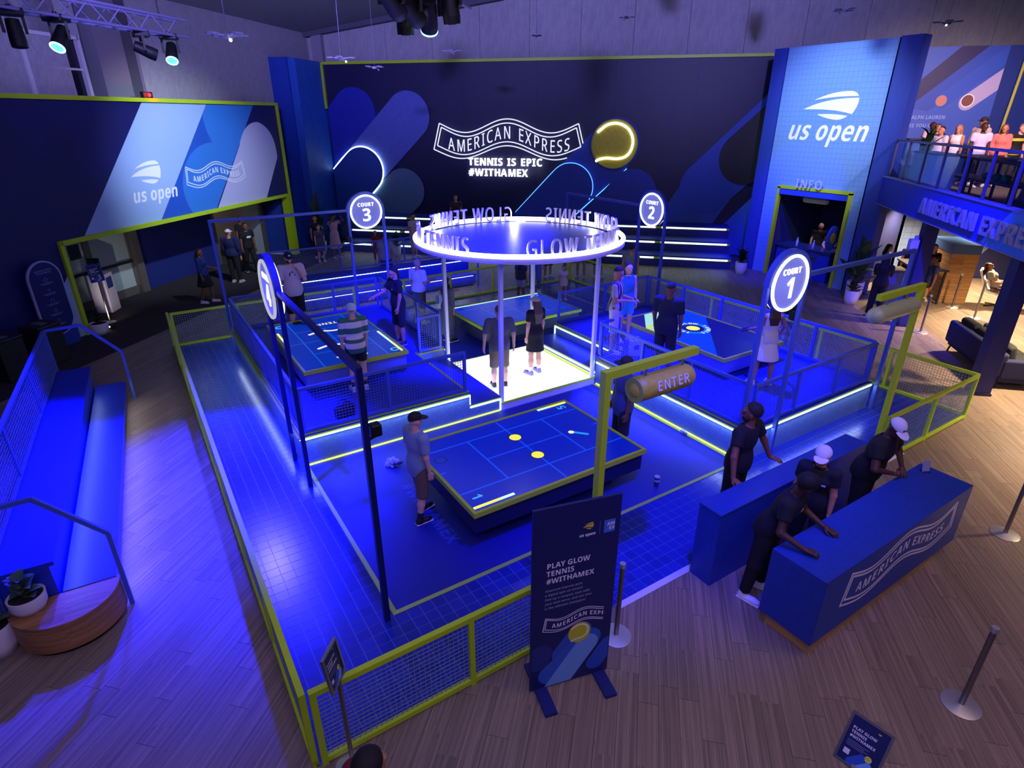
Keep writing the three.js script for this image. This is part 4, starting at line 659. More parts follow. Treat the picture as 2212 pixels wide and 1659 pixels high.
// stanchions
function stanchion(p, label, h = 0.97) { const t = thing('stanchion', label, 'stanchion', p, 0, 'metal stanchions'); mesh('base', lathe([[0, 0], [0.165, 0], [0.165, 0.012], [0.03, 0.028], [0, 0.028]], 36), mt.chrome, t); mesh('pole', cy(0.026, 0.026, h - 0.03, 0, h / 2 + 0.01, 0, 18), M(0x8a8488, 0.3, 0.9), t); mesh('cap', cy(0.031, 0.031, 0.05, 0, h, 0, 18), mt.chrome, t); return t; }
stanchion(V3(3.12, 0, 0.32), 'metal stanchion half hidden behind the upright banner'); stanchion(V3(5.33, 0, 2.71), 'metal stanchion standing alone before the welcome counter'); stanchion(V3(8.66, 0, 1.85), 'metal stanchion beyond the end of the welcome counter', 1.02);
stanchion(room(9.03, 19.02), 'metal stanchion by the oak box under the gallery'); stanchion(room(9.18, 18.03), 'metal stanchion before the white lounge chair', 1.05); stanchion(room(7.25, 16.4), 'metal stanchion beside the navy post by the exit tube');
// small sign stands
const cardTex = (seed) => canvasTex(256, 360, (c, w, h) => { c.fillStyle = '#141b58'; c.fillRect(0, 0, w, h); c.fillStyle = '#e8e6f0'; c.font = 'bold 30px sans-serif'; c.textAlign = 'left'; ['PLAY GLOW', 'TENNIS', '#WITHAMEX'].forEach((s, i) => c.fillText(s, 22, 100 + i * 34)); c.fillStyle = '#7c82ae'; for (let i = 0; i < 4; i++) c.fillRect(22, 190 + i * 13, 150 - (i % 2) * 30, 4); c.fillStyle = '#d9d6e2'; c.fillRect(24, 262, 42, 42); capsule(c, 190, 300, 130, 390, 34, '#6f9fe0'); capsule(c, 150, 270, 90, 340, 30, '#2850b8'); drawBall(c, 186, 248, 24); c.fillStyle = '#d8c24a'; c.fillRect(180, 30, 20, 10); });
const card = cardTex(1);
function signStand(p, turn, tilt, h, w, hh, label, frameMat = mt.steel) {
  const t = thing('sign_stand', label, 'sign stand', p, turn); mesh('base', lathe([[0, 0], [0.15, 0], [0.15, 0.012], [0.03, 0.026], [0, 0.026]], 32), mt.chrome, t); mesh('pole', cy(0.019, 0.019, h, 0, h / 2, 0, 14), M(0x9a8f8a, 0.3, 0.85), t);
  const f = mesh('frame', [sb(-w / 2, w / 2, 0, 0.018, -0.012, 0.012), sb(-w / 2, w / 2, hh - 0.018, hh, -0.012, 0.012), sb(-w / 2, -w / 2 + 0.018, 0.018, hh - 0.018, -0.012, 0.012), sb(w / 2 - 0.018, w / 2, 0.018, hh - 0.018, -0.012, 0.012), sb(-w / 2 + 0.01, w / 2 - 0.01, 0.01, hh - 0.01, -0.01, 0)], frameMat, t); f.position.set(0, h - 0.03, 0.0); f.rotation.x = tilt;
  const g = new THREE.PlaneGeometry(w - 0.036, hh - 0.036); g.translate(0, hh / 2, 0.004); mesh('card', g, M(0xffffff, 0.4, 0, { map: card }), f);
}
signStand(V3(0.27, 0, 0.16), 0.85, -0.12, 1.06, 0.24, 0.36, 'small framed sign on a pole at the near fence corner');
signStand(V3(3.05, 0, 2.72), -1.42, -0.55, 1.02, 0.27, 0.36, 'small framed sign on a pole standing free on the wood floor');
signStand(room(9.22, 16.96), ROOM - 0.6, -0.25, 1.0, 0.34, 0.42, 'white framed sign on a pole beside the lounge sofa', mt.white);
signStand(room(7.12, 12.95), ROOM - 1.3, -0.1, 1.25, 0.32, 0.42, 'blue sign on a pole leaning by the near navy post', mt.portal);
// floor oddments
{
  const tw = thing('crumpled_cloth', 'crumpled pale cloth lying on the court mat behind the boy', 'cloth', V3(2.39, 0.042, -4.15)); const r = rng(3), g = new THREE.IcosahedronGeometry(0.11, 3), p = g.attributes.position; for (let i = 0; i < p.count; i++) { const a = V3().fromBufferAttribute(p, i), k = 0.75 + 0.5 * Math.abs(Math.sin(a.x * 40) * Math.cos(a.z * 37 + a.y * 50)); p.setXYZ(i, a.x * k, Math.max(0, a.y * k * 0.75 + 0.03), a.z * k); } g.computeVertexNormals(); mesh('cloth', g, M(0x9aa2c4, 0.9), tw); mesh('strap', tf(new THREE.TorusGeometry(0.07, 0.016, 6, 20, 4), { rx: 1.2, y: 0.05, x: 0.06, z: 0.08 }), M(0x22284c, 0.8), tw);
  const cup = thing('drink_cup', 'dark insulated cup on the mat beside the table leg', 'cup', V3(5.5, 0.042, -1.45)); mesh('cup_body', lathe([[0, 0], [0.032, 0], [0.042, 0.15], [0, 0.15]], 18), M(0x2a3566, 0.35), cup); mesh('lid', lathe([[0, 0.15], [0.044, 0.15], [0.044, 0.165], [0.03, 0.175], [0, 0.175]], 18), M(0x9aa0c0, 0.4), cup); mesh('band', cy(0.041, 0.042, 0.03, 0, 0.1, 0, 18), M(0xb9bcd0, 0.4), cup);
  const bag = thing('wicker_handbag', 'dark brown wicker handbag behind the mesh railing', 'handbag', V3(2.02, HT, -5.15), 0.3); mesh('bag_body', tf(rb(0.34, 0.2, 0.16, 0.04), { y: 0.1 }), M(0x3a2a26, 0.9, 0, { map: noiseTex(44, 0.3, 1, 64) }), bag); for (const z of [-0.05, 0.05]) mesh('handle', tf(new THREE.TorusGeometry(0.09, 0.011, 6, 20, Math.PI), { y: 0.19, z }), M(0x2a1e1c, 0.7), bag);
  const tote = thing('tote_bag', 'white tote bag with a blue square standing by the striped-shirt man', 'tote bag', V3(7.95, HT, -4.55), -0.6); mesh('bag_body', tf(rb(0.3, 0.34, 0.12, 0.02), { y: 0.17 }), M(0xc7c8dc, 0.8), tote); mesh('logo', bx(0.11, 0.1, 0.004, 0, 0.2, 0.061), M(0x2b3a9c, 0.6), tote); for (const z of [-0.045, 0.045]) mesh('handle', tf(new THREE.TorusGeometry(0.08, 0.008, 6, 18, Math.PI), { y: 0.33, z }), M(0xc7c8dc, 0.8), tote);
  const pad = (p, ry, lab) => { const t = thing('paddle', lab, 'paddle', p, ry); mesh('blade', tf(new THREE.CylinderGeometry(0.1, 0.1, 0.014, 28), { y: 0.008 }), mt.black, t); mesh('handle', tf(rb(0.034, 0.022, 0.13, 0.008), { y: 0.011, z: 0.15 }), mt.charcoal, t); };
  pad(V3(2.31, 1.02, -9.1), 0.6, 'black paddle at the far end of the wavy-line table'); pad(V3(3.52, 1.02, -8.6), 1.8, 'black paddle near the corner of the wavy-line table');
  const ci = thing('clip_lamp', 'small pale clamp on the glowing lime strip by the counter', 'clamp', V3(7.07, 0.042, -2.35)); mesh('clamp_body', rb(0.05, 0.06, 0.12, 0.01, 0, 0.03, 0), mt.white, ci); mesh('clamp_jaw', rb(0.03, 0.03, 0.1, 0.008, -0.03, 0.045, 0.06), mt.steel, ci);
}
// plants
function leafGeo(L, W, bend, n = 7) { const pos = [], idx = []; for (let i = 0; i <= n; i++) { const t = i / n, w = W * Math.sin(Math.PI * Math.pow(t, 0.75)) * 0.5 + 0.004, z = L * t * (1 - 0.25 * bend * t), y = L * (0.9 * t * (1 - bend * t)) * 0.6; for (const s of [-1, 0, 1]) pos.push(s * w, y + Math.abs(s) * w * 0.35, z); } for (let i = 0; i < n; i++) for (let s = 0; s < 2; s++) { const a = i * 3 + s; idx.push(a, a + 3, a + 1, a + 1, a + 3, a + 4); } const g = new THREE.BufferGeometry(); g.setAttribute('position', new THREE.Float32BufferAttribute(pos, 3)); g.setAttribute('uv', new THREE.Float32BufferAttribute(new Array(pos.length / 3 * 2).fill(0), 2)); g.setIndex(idx); g.computeVertexNormals(); return g; }
function plant(p, label, o = {}) {
  const { potR = 0.2, potH = 0.34, leaves = 16, L = 0.7, W = 0.2, col = 0x2c5a2c, stem = 0.25, seed = 1, bend = 0.8, pot = 0xd8d6de, name = 'potted_plant' } = o, r = rng(seed), t = thing(name, label, 'plant', p);
  mesh('pot', lathe([[0, 0], [potR * 0.72, 0], [potR * 0.95, potH * 0.4], [potR, potH], [potR * 0.9, potH], [potR * 0.86, potH * 0.86], [0, potH * 0.86]], 28), M(pot, 0.5), t); mesh('soil', cy(potR * 0.87, potR * 0.87, 0.02, 0, potH * 0.87, 0, 20), M(0x1d150f, 0.95), t);
  const lm = [col, new THREE.Color(col).multiplyScalar(0.75).getHex(), new THREE.Color(col).multiplyScalar(1.35).getHex()].map((c) => P(c, 0.5, { side: THREE.DoubleSide, transmission: 0.12, thickness: 0 }));
  for (let i = 0; i < leaves; i++) { const a = i * 2.4 + r() * 0.6, k = i / leaves, m = mesh('leaf', leafGeo(L * (0.65 + 0.5 * r()), W * (0.8 + 0.4 * r()), bend * (0.6 + 0.6 * r())), lm[(r() * 3) | 0], t); m.position.set(0.02 * Math.cos(a), potH * 0.86 + stem * k, 0.02 * Math.sin(a)); m.rotation.set(0, 0, 0); m.rotation.order = 'YXZ'; m.rotation.y = a; m.rotation.x = -(0.15 + 0.95 * k) * (o.up ?? 0.8); }
  mesh('stem', cy(0.025, 0.012, stem + 0.1, 0, potH * 0.86 + stem / 2, 0, 8), M(0x3a4a26, 0.8), t); return t;
}
plant(V3(-2.07, 0.4, -2.98), 'leafy variegated plant in a round white pot on the oak plinth', { potR: 0.17, potH: 0.2, leaves: 15, L: 0.24, W: 0.13, col: 0x4c6a58, seed: 4, stem: 0.16 });
plant(V3(-2.42, 0, -2.98), 'leafy plant in a tall white pot on the floor beside the oak plinth', { potR: 0.19, potH: 0.38, leaves: 15, L: 0.26, W: 0.13, col: 0x3f5e4a, seed: 9, stem: 0.16 });
plant(V3(-1.5, 0, -14.15), 'small dark shrub in a round white pot beside the lit doorway frame', { potR: 0.21, potH: 0.3, leaves: 34, L: 0.22, W: 0.07, col: 0x1c3420, seed: 6, stem: 0.3 });
plant(room(3.5, 22.0), 'dark leafy plant in a white pot at the end of the long bleacher', { potR: 0.2, potH: 0.42, leaves: 18, L: 0.5, W: 0.16, col: 0x1a3a1e, seed: 12, stem: 0.3 });
plant(V3(17.9, 0, -5.5), 'tall broad-leaved plant in a white pot between booth and lounge', { potR: 0.24, potH: 0.55, leaves: 15, L: 1.0, W: 0.34, col: 0x35562c, seed: 15, stem: 0.75, bend: 0.7, up: 1.1 });
plant(V3(17.35, 0, -5.25), 'small dark leafy plant in a white pot before the tall broad-leaved plant', { potR: 0.2, potH: 0.42, leaves: 18, L: 0.36, W: 0.1, col: 0x3a4430, seed: 18, stem: 0.25 });
plant(room(-12.75, 21.9), 'tall palm-like plant rising by the corner tower', { potR: 0.24, potH: 0.5, leaves: 15, L: 1.05, W: 0.22, col: 0x1b3a20, seed: 22, stem: 1.1, up: 1.0 });
plant(room(-9.6, 22.2), 'dark leafy plant in front of the shorter bleacher', { potR: 0.18, potH: 0.4, leaves: 15, L: 0.5, W: 0.14, col: 0x173018, seed: 26, stem: 0.3 });
// wayfinding totem, kiosk, bins, floor light by the doors
const totemTex = canvasTex(512, 1100, (c, w, h) => { c.fillStyle = '#0a1466'; c.fillRect(0, 0, w, h); c.fillStyle = '#7f8ac8'; c.textAlign = 'center'; c.font = 'bold 30px sans-serif'; c.fillText('AMERICAN EXPRESS', w / 2, 130); c.fillText('FAN EXPERIENCE', w / 2, 166); c.strokeStyle = '#7f8ac8'; c.lineWidth = 6; for (let i = 0; i < 5; i++) { const y = 260 + i * 160; c.save(); c.translate(w / 2, y); if (i === 0) { c.rotate(Math.PI / 4); c.strokeRect(-24, -24, 48, 48); } else if (i === 1) { c.beginPath(); c.arc(0, 10, 26, 3.4, 6); c.stroke(); c.fillRect(-3, 0, 6, 34); } else if (i === 2) { c.beginPath(); c.arc(0, 0, 26, Math.PI, 0); c.lineTo(26, 30); c.moveTo(-26, 0); c.lineTo(-26, 30); c.stroke(); } else { c.beginPath(); c.arc(0, 0, 26, 0, 7); c.stroke(); } c.restore(); c.fillRect(w / 2 - 110, y + 46, 220, 7); c.fillRect(w / 2 - 80, y + 62, 160, 7); } });
{
  const t = thing('wayfinding_totem', 'tall rounded navy board with a pale rim against the printed wall', 'totem', room(-13.5, 10.82), ROOM + Math.PI / 2);
  const cap = (r, h) => { const s = new THREE.Shape(); s.absarc(0, h - r, r, 0, Math.PI, false); s.absarc(0, r, r, Math.PI, Math.PI * 2, false); s.closePath(); return s; };
  mesh('rim', tf(extr(cap(0.42, 1.76), 0.05, 0, 20), { y: 0.32, z: 0.0 }), M(0x9fa6d8, 0.4), t);
  const g = new THREE.ShapeGeometry(cap(0.385, 1.69), 20), p = g.attributes.position, uv = g.attributes.uv; for (let i = 0; i < p.count; i++) uv.setXY(i, (p.getX(i) + 0.385) / 0.77, p.getY(i) / 1.69); g.translate(0, 0.355, 0.053); mesh('print', g, M(0xffffff, 0.5, 0, { map: totemTex }), t);
  mesh('foot', sb(-0.42, 0.42, 0, 0.36, -0.04, 0.03), M(0x1c3aa0, 0.5), t);
  const k = thing('ticket_kiosk', 'white box kiosk with a dark print standing before the glass doors', 'kiosk', room(-14.85, 13.5), ROOM + 0.35); mesh('body', bx(0.42, 1.08, 0.5, 0, 0.54, 0), M(0xb3acc0, 0.6), k); mesh('print', bx(0.006, 0.3, 0.3, 0.213, 0.82, 0), M(0x26307c, 0.5), k); mesh('board', bx(0.3, 0.42, 0.02, -0.05, 1.3, 0), M(0x070a26, 0.5), k);
  signStand(room(-13.95, 12.6), ROOM + 1.35, -0.1, 1.15, 0.36, 0.46, 'blue sign on a thin pole before the white kiosk', mt.portal);
  const fl = thing('floor_lamp', 'small floor lamp with a bright white lens beside the white pot', 'lamp', room(-13.5, 12.15), ROOM); mesh('housing', rb(0.2, 0.07, 0.12, 0.02, 0, 0.05, 0), mt.black, fl); mesh('lens', bx(0.16, 0.04, 0.01, -0.02, 0.075, 0.062), glow(lin(1, 0.95, 0.8), 6), fl); spot(room(-13.5, 12.15, 0.13), room(-15.4, 15.4, 1.2), lin(1, 0.9, 0.75), 9, 0.5, 0.7, 1);
  for (const [u, v, lab] of [[-12.9, 9.9, 'dark waste bin next to the wayfinding board'], [-12.9, 9.0, 'dark waste bin farther from the wayfinding board']]) { const b = thing('waste_bin', lab, 'bin', room(u, v), ROOM); mesh('body', rb(0.55, 0.85, 0.55, 0.03, 0, 0.43, 0), M(0x10121c, 0.6), b); mesh('lid', rb(0.57, 0.06, 0.57, 0.02, 0, 0.89, 0), M(0x1d2030, 0.5), b); mesh('slot', bx(0.3, 0.01, 0.16, 0, 0.922, 0), M(0x8a8c98, 0.4, 0.6), b); }
  const em = thing('emergency_lamp', 'red-lit black emergency lamp on top of the printed wall', 'lamp', room(-13.75, 15.55, 5.56), ROOM); mesh('housing', rb(0.12, 0.16, 0.34, 0.02, 0, 0.08, 0), mt.black, em); mesh('red_lens', sph(0.05, 0.07, 0.08, -0.02, 14), glow(lin(1, 0.03, 0.05), 2.5), em); { const l = new THREE.PointLight(lin(1, 0.05, 0.06), 0.4); l.position.copy(room(-13.55, 15.6, 5.66)); l.castShadow = true; scene.add(l); }
}
// trusses with moving heads
for (const [u, v0, v1, lab] of [[-8.9, 6.2, 11.3, 'pale lighting truss hung near the window end of the roof'], [-2.75, 5.5, 9.2, 'pale lighting truss hung over the middle of the hall']]) {
  const t = thing('lighting_truss', lab, 'truss', room(u, 0), ROOM), z = (v) => -v, tm = M(0x8c88b4, 0.35, 0.5), y0 = 6.46, y1 = 6.74;
  for (const [y, x] of [[y0, -0.14], [y0, 0.14], [y1, -0.14], [y1, 0.14]]) mesh('chord', rod(V3(x, y, z(v0)), V3(x, y, z(v1)), 0.024, 10), tm, t);
  let k = 0; for (let v = v0 + 0.05; v < v1 - 0.3; v += 0.32, k++) { for (const x of [-0.14, 0.14]) mesh('brace', rod(V3(x, k % 2 ? y1 : y0, z(v)), V3(x, k % 2 ? y0 : y1, z(v + 0.32)), 0.012, 6), tm, t); mesh('brace', rod(V3(-0.14, y0, z(v)), V3(0.14, y0, z(v)), 0.012, 6), tm, t); }
  for (const v of [v0 + 0.4, v1 - 0.5]) mesh('hanging_cable', rod(V3(0, y1, z(v)), V3(0, 9.0, z(v)), 0.012, 6), mt.black, t);
}
const headLabels = ['blue-lit moving head on the truss before the high window', 'blue-lit moving head at the end of the window-side truss', 'blue-lit moving head at the end of the middle truss', 'white-lit moving head next to the end of the window-side truss', 'unlit black moving head hanging in front of the high window', 'white-lit moving head on the middle truss, outer of two', 'white-lit moving head on the middle truss, inner of two', 'unlit black moving head tilted beside the blue-lit one on the middle truss', 'unlit black moving head at the very end of the middle truss', 'unseen blue moving head lighting the ball-emblem table', 'unseen blue moving head lighting the court mat of the boy', 'unseen blue moving head lighting the floor near the oak plinth', 'unseen blue moving head lighting the deck side', 'unseen blue moving head aimed at the gallery letters', 'unseen blue moving head aimed at the info booth', 'unseen lavender moving head aimed at the white wall over the capsule shapes', 'unseen lavender moving head aimed at the white wall over the tennis ball sign', 'unseen lavender moving head aimed at the wall beside the high window', 'unseen lavender moving head aimed at the sloping roof', 'unseen white moving head aimed at the printed wall over the doors', 'unseen white moving head aimed at the booth tower'];  // heads after the truss ones are out of view, placed to light their targets
for (const [p, tgt, w, h, col, label] of PANELS) { const t = thing('unseen_soft_panel', label, 'soft light', p); t.lookAt(tgt); mesh('housing', bx(w + 0.1, h + 0.1, 0.08, 0, 0, -0.075), mt.black, t); mesh('diffuser', bx(w, h, 0.01, 0, 0, -0.03), glow(col, 0.12), t); }  // unseen panels out of view, one behind each wash area light
HEADS.forEach(([p, tgt, kind], i) => {
  const t = thing('moving_head_light', headLabels[i], 'stage light', p), d = tgt.clone().sub(p).normalize(), side = V3(-d.z, 0, d.x).normalize(); if (!isFinite(side.x)) side.set(1, 0, 0);
  t.rotation.y = 0; const q = (x, y, z) => V3(x, y, z);
  mesh('base_box', tf(rb(0.3, 0.1, 0.24, 0.02), { y: 0.24, ry: Math.atan2(d.x, d.z) }), mt.black, t); mesh('clamp', [rod(q(0, 0.28, 0), q(0, 0.33, 0), 0.03, 8)], mt.black, t);
  for (const s of [-1, 1]) mesh('yoke_arm', bar(side.clone().multiplyScalar(0.13 * s).setY(0.2), side.clone().multiplyScalar(0.13 * s).setY(-0.02), 0.035, 0.07), mt.black, t);
  const b = d.clone(); mesh('barrel', [rod(b.clone().multiplyScalar(-0.15), b.clone().multiplyScalar(0.12), 0.085, 18, 0.105), rod(b.clone().multiplyScalar(0.12), b.clone().multiplyScalar(0.2), 0.105, 18, 0.1)], mt.black, t);
  const on = kind !== 'dark'; mesh('lens', rod(b.clone().multiplyScalar(0.2), b.clone().multiplyScalar(0.206), kind === 'blue' ? 0.088 : 0.05, 24), kind === 'blue' ? glow(lin(0.05, 0.42, 1), 4) : on ? glow(lin(1, 0.88, 0.6), 5) : M(0x15151c, 0.1), t);
  if (kind === 'blue') mesh('lens_ring', tf(new THREE.TorusGeometry(0.09, 0.014, 8, 30), {}).applyQuaternion(new THREE.Quaternion().setFromUnitVectors(V3(0, 0, 1), b)).translate(b.x * 0.206, b.y * 0.206, b.z * 0.206), glow(lin(0.2, 0.75, 1), 5), t);
});
// hanging four-armed fixtures
[[-6.11, 8.71, 6.15, 'nearest the window-side truss', 0.9], [-6.59, 13.13, 6.21, 'before the corner of the navy rear wall', 0.85], [-7.99, 17.96, 6.38, 'just below the lime edge of the rear wall', 0.85], [-5.85, 18.62, 6.8, 'by the lime edge left of the neon ribbon top', 0.8], [-3.5, 19.33, 7.21, 'above the neon ribbon', 0.5], [-0.89, 17.73, 7.38, 'high above the big tennis ball', 0.55], [3.9, 16.46, 7.22, 'high in front of the booth tower', 0.75], [5.68, 15.54, 6.83, 'high in front of the gallery mural', 0.75]].forEach(([u, v, h, lab, s], i) => {
  const t = thing('hanging_drone', `white four-armed hanging fixture ${lab.replace('left of the neon ribbon top', 'before the capsule shapes').replace('nearest', 'close to')}`, 'fixture', room(u, v, h), ROOM + i * 0.7, 'hanging four-armed fixtures'), wm = i < 4 ? M(0xb9b6d8, 0.5) : M(0x4a4866, 0.5);  // white fixtures; on the last four, shade is put into a darker colour
  mesh('hub', tf(rb(0.14 * s, 0.07 * s, 0.14 * s, 0.02 * s), { y: 0 }), wm, t);
  for (let k = 0; k < 4; k++) { const a = k * Math.PI / 2 + 0.4, e = V3(0.26 * s * Math.cos(a), 0.03 * s, 0.26 * s * Math.sin(a)); mesh('arm', rod(V3(0, 0.01, 0), e, 0.014 * s, 6), wm, t); mesh('rotor_ring', tf(new THREE.TorusGeometry(0.085 * s, 0.014 * s, 6, 18), { rx: Math.PI / 2, x: e.x, y: e.y, z: e.z }), wm, t); }
  mesh('lamp', sph(0.026 * s, 0.1 * s, -0.06 * s, 0.08 * s, 10), i < 2 || i === 7 ? glow(lin(1, 0.95, 0.9), 3) : wm, t); mesh('suspension_wire', rod(V3(0, 0.03, 0), V3(0.04, 9.0 - h + u * 0.13 + 0.4, 0), 0.006, 5), M(0x7a78a0, 0.6), t);
});
// ---------------------------------------------------------------- gallery and lounge at the right
{
  hall('gallery_slab', [hb(6.72, 19.8, 2.76, 3.25, -4, 20.2), hb(7.4, 19.8, 2.76, 3.25, 20.2, 23), hb(6.72, 6.9, 3.25, 3.5, -4, 20.0)], M(0x6f6258, 0.8, 0, { map: speck }));
  const W = 2048, H = 128, V0 = -4, V1 = 20.2, tex = canvasTex(W, H, (c) => { c.fillStyle = '#1226c8'; c.fillRect(0, 0, W, H); const X = (v) => (V1 - v) / (V1 - V0) * W; const st = (a, b, col) => { c.fillStyle = col; c.beginPath(); c.moveTo(X(a), 0); c.lineTo(X(b), 0); c.lineTo(X(b + 0.85), H); c.lineTo(X(a + 0.85), H); c.closePath(); c.fill(); }; st(13.05, 11.4, '#3f86f4'); st(9, 7, '#0f1c8c'); });
  const fas = structGroup('wall_fascia', room(0, 0), ROOM), g = new THREE.PlaneGeometry(V1 - V0, 0.78); g.rotateY(-Math.PI / 2); g.translate(6.7, 3.13, -(V0 + V1) / 2); const uv = g.attributes.uv; mesh('printed_band', g, M(0xffffff, 0.5, 0, { map: tex }), fas); mesh('edge_strip', [hb(6.68, 6.73, 2.735, 2.76, -4, 20.2), hb(6.68, 6.92, 3.5, 3.52, -4, 20.0)], M(0x8088c8, 0.4), fas);
  mesh('curved_end', [tf(new THREE.CylinderGeometry(0.7, 0.7, 0.78, 20, 1, true, Math.PI, Math.PI / 2), { x: 7.4, y: 3.13, z: -20.2 })], M(0x1226c8, 0.5, 0, { side: THREE.DoubleSide }), fas);
  const sg = thing('fascia_letters', 'grey raised letters spelling AMERICAN EXPRESS on the gallery edge', 'sign', room(6.69, 16.95, 2.93), ROOM - Math.PI / 2);
  let q = 0; for (const ch of 'AMERICAN EXPRESS') { if (ch === ' ') { q += 0.2; continue; } const l = text3(ch, 0.36, 0.06, 'sans_bold', false); l.computeBoundingBox(); const w = l.boundingBox.max.x; l.translate(q, 0, 0); mesh('letter', l, M(0x9c9fc4, 0.5), sg); q += w + 0.045; }
  // glass balustrade
  const rl = thing('glass_balustrade', 'glass balustrade with grey posts along the gallery edge', 'balustrade', room(6.8, 0, 3.52), ROOM), rm = M(0x5a5c84, 0.4, 0.5);
  const vs = [9.0, 10.15, 11.3, 12.4, 13.45, 14.5, 15.55, 16.7, 17.8, 18.9, 19.9];
  vs.forEach((v, i) => { mesh('post', bar(V3(0, 0, -v), V3(0, 0.95, -v), 0.05), rm, rl); if (i) mesh('pane', sb(-0.006, 0.006, 0.05, 0.9, -v + 0.05, -vs[i - 1] - 0.05), mt.glass, rl); });
  mesh('handrail', [bar(V3(0, 0.97, -9), V3(0, 0.97, -19.9), 0.055), bar(V3(0, 0.97, -19.9), V3(0.35, 0.97, -20.5), 0.055), bar(V3(0.35, 0.97, -20.5), V3(0.9, 0.97, -20.8), 0.055)], rm, rl); mesh('pane', bar(V3(0.05, 0.47, -19.95), V3(0.35, 0.47, -20.45), 0.85, 0.012), mt.glass, rl);
  // back wall of gallery and lounge
  const gTex = canvasTex(1024, 768, (c, w, h) => { const X = (u) => (u - 7.2) / 5 * w, Y = (y) => (7.05 - y) / 3.8 * h; c.fillStyle = '#3a5ab4'; c.fillRect(0, 0, w, h); const poly = (p, col) => { c.fillStyle = col; c.beginPath(); p.forEach(([u, y], i) => i ? c.lineTo(X(u), Y(y)) : c.moveTo(X(u), Y(y))); c.closePath(); c.fill(); };
    c.fillStyle = '#1d3f9e'; c.fillRect(0, 0, X(7.9), h); poly([[9.0, 7.05], [9.75, 7.05], [7.9, 5.3], [7.9, 5.95]], '#241f52'); poly([[9.75, 7.05], [10.7, 7.05], [10.7, 6.7], [8.5, 5.25], [7.9, 5.35]], '#2a4aa8'); capsule(c, X(8.85), Y(5.55), X(10.4), Y(6.9), 42, '#2d52b4'); capsule(c, X(9.55), Y(5.5), X(10.6), Y(6.4), 46, '#b4a8cc'); c.fillStyle = '#16307e'; c.fillRect(X(10.3), 0, w, h);
    for (const [u, col] of [[8.82, '#c08070'], [9.55, '#7a4a42']]) { c.fillStyle = col; c.beginPath(); c.ellipse(X(u), Y(5.55), 32, 32, 0, 0, 7); c.fill(); } c.strokeStyle = '#fff0dc'; c.lineWidth = 5; c.beginPath(); c.ellipse(X(9.55), Y(5.55), 36, 36, 0, 0, 7); c.stroke();
    c.fillStyle = '#8aa0dc'; c.font = 'bold 30px sans-serif'; c.fillText('RALPH LAUREN', X(8.0), Y(5.02)); c.fillText('SEE YOU ON', X(8.0), Y(4.78)); });
  const wg = structGroup('wall_gallery', room(0, 0), ROOM); mesh('core', hb(7.2, 19.8, 0, 7.05, 23.05, 23.3), M(0x2447a0, 0.6, 0, { map: speck }), wg); const pg = new THREE.PlaneGeometry(5, 3.8); pg.translate(9.7, 5.15, -23.04); mesh('printed_panel', pg, M(0xffffff, 0.5, 0, { map: gTex }), wg); mesh('yellow_pole', rod(V3(10.62, 3.25, -22.9), V3(10.75, 7.05, -22.9), 0.045), M(0xb8b456, 0.5), wg);
  const lTex = canvasTex(1024, 256, (c, w, h) => { c.fillStyle = '#7f9cd0'; c.fillRect(0, 0, w, h); c.strokeStyle = '#6a88c0'; c.lineWidth = 2; for (let x = 0; x < w; x += 20) { c.beginPath(); c.moveTo(x, 0); c.lineTo(x, h); c.stroke(); } for (let y = 0; y < h; y += 20) { c.beginPath(); c.moveTo(0, y); c.lineTo(w, y); c.stroke(); } c.fillStyle = '#232c66'; c.beginPath(); c.moveTo(440, 60); c.lineTo(620, 60); c.lineTo(480, 256); c.lineTo(300, 256); c.fill(); c.fillStyle = '#4f6a8c'; c.beginPath(); c.moveTo(660, 0); c.lineTo(820, 0); c.lineTo(700, 256); c.lineTo(540, 256); c.fill(); c.fillStyle = '#7a5a44'; c.fillRect(840, 0, 184, 256); });
  const lg = new THREE.PlaneGeometry(11, 2.7); lg.translate(13.0, 1.38, -23.03); mesh('lounge_panel', lg, M(0xffffff, 0.6, 0, { map: lTex }), wg); mesh('yellow_trim', [hb(7.55, 11, 2.2, 2.32, 22.9, 23.04), hb(7.55, 7.66, 0, 2.3, 22.9, 23.04)], M(0xd0bc3a, 0.5), wg);
  // painted blade shapes beside the tower
  hall('trim_3', [tf(extr(shape([[6.55, 1.6], [7.3, 2.5], [7.9, 2.9], [7.6, 3.2], [6.6, 2.2]]), 0.04), { z: -21.6 })], M(0xc2b83e, 0.5)); hall('trim_4', [tf(extr(shape([[6.75, 2.7], [7.0, 3.9], [7.25, 4.15], [7.4, 3.9], [7.3, 3.1], [7.0, 2.5]]), 0.04), { z: -21.0 })], M(0x4a5ec8, 0.5));
  // posts under the gallery
  for (const [u, v, lab] of [[6.86, 12.58, 'square navy post at the gallery edge beside the sofa'], [6.97, 16.95, 'square navy post at the gallery edge with a white speaker']]) { const t = thing('gallery_post', lab, 'pillar', room(u + 0.05, v), ROOM); mesh('shaft', sb(-0.15, 0.15, 0, 2.76, -0.15, 0.15), M(0x17206e, 0.5), t); mesh('base_plate', sb(-0.17, 0.17, 0, 0.05, -0.17, 0.17), M(0x10164c, 0.5), t); }
  const spk = thing('wall_speaker', 'white speaker mounted on the far navy post', 'speaker', room(6.74, 16.95, 2.1), ROOM); mesh('cabinet', rb(0.2, 0.34, 0.22, 0.03), M(0xc2c0e0, 0.5), spk); mesh('bracket', tf(rb(0.08, 0.12, 0.1, 0.02), { y: 0.2, x: 0.04 }), M(0xa8a6c4, 0.5), spk);
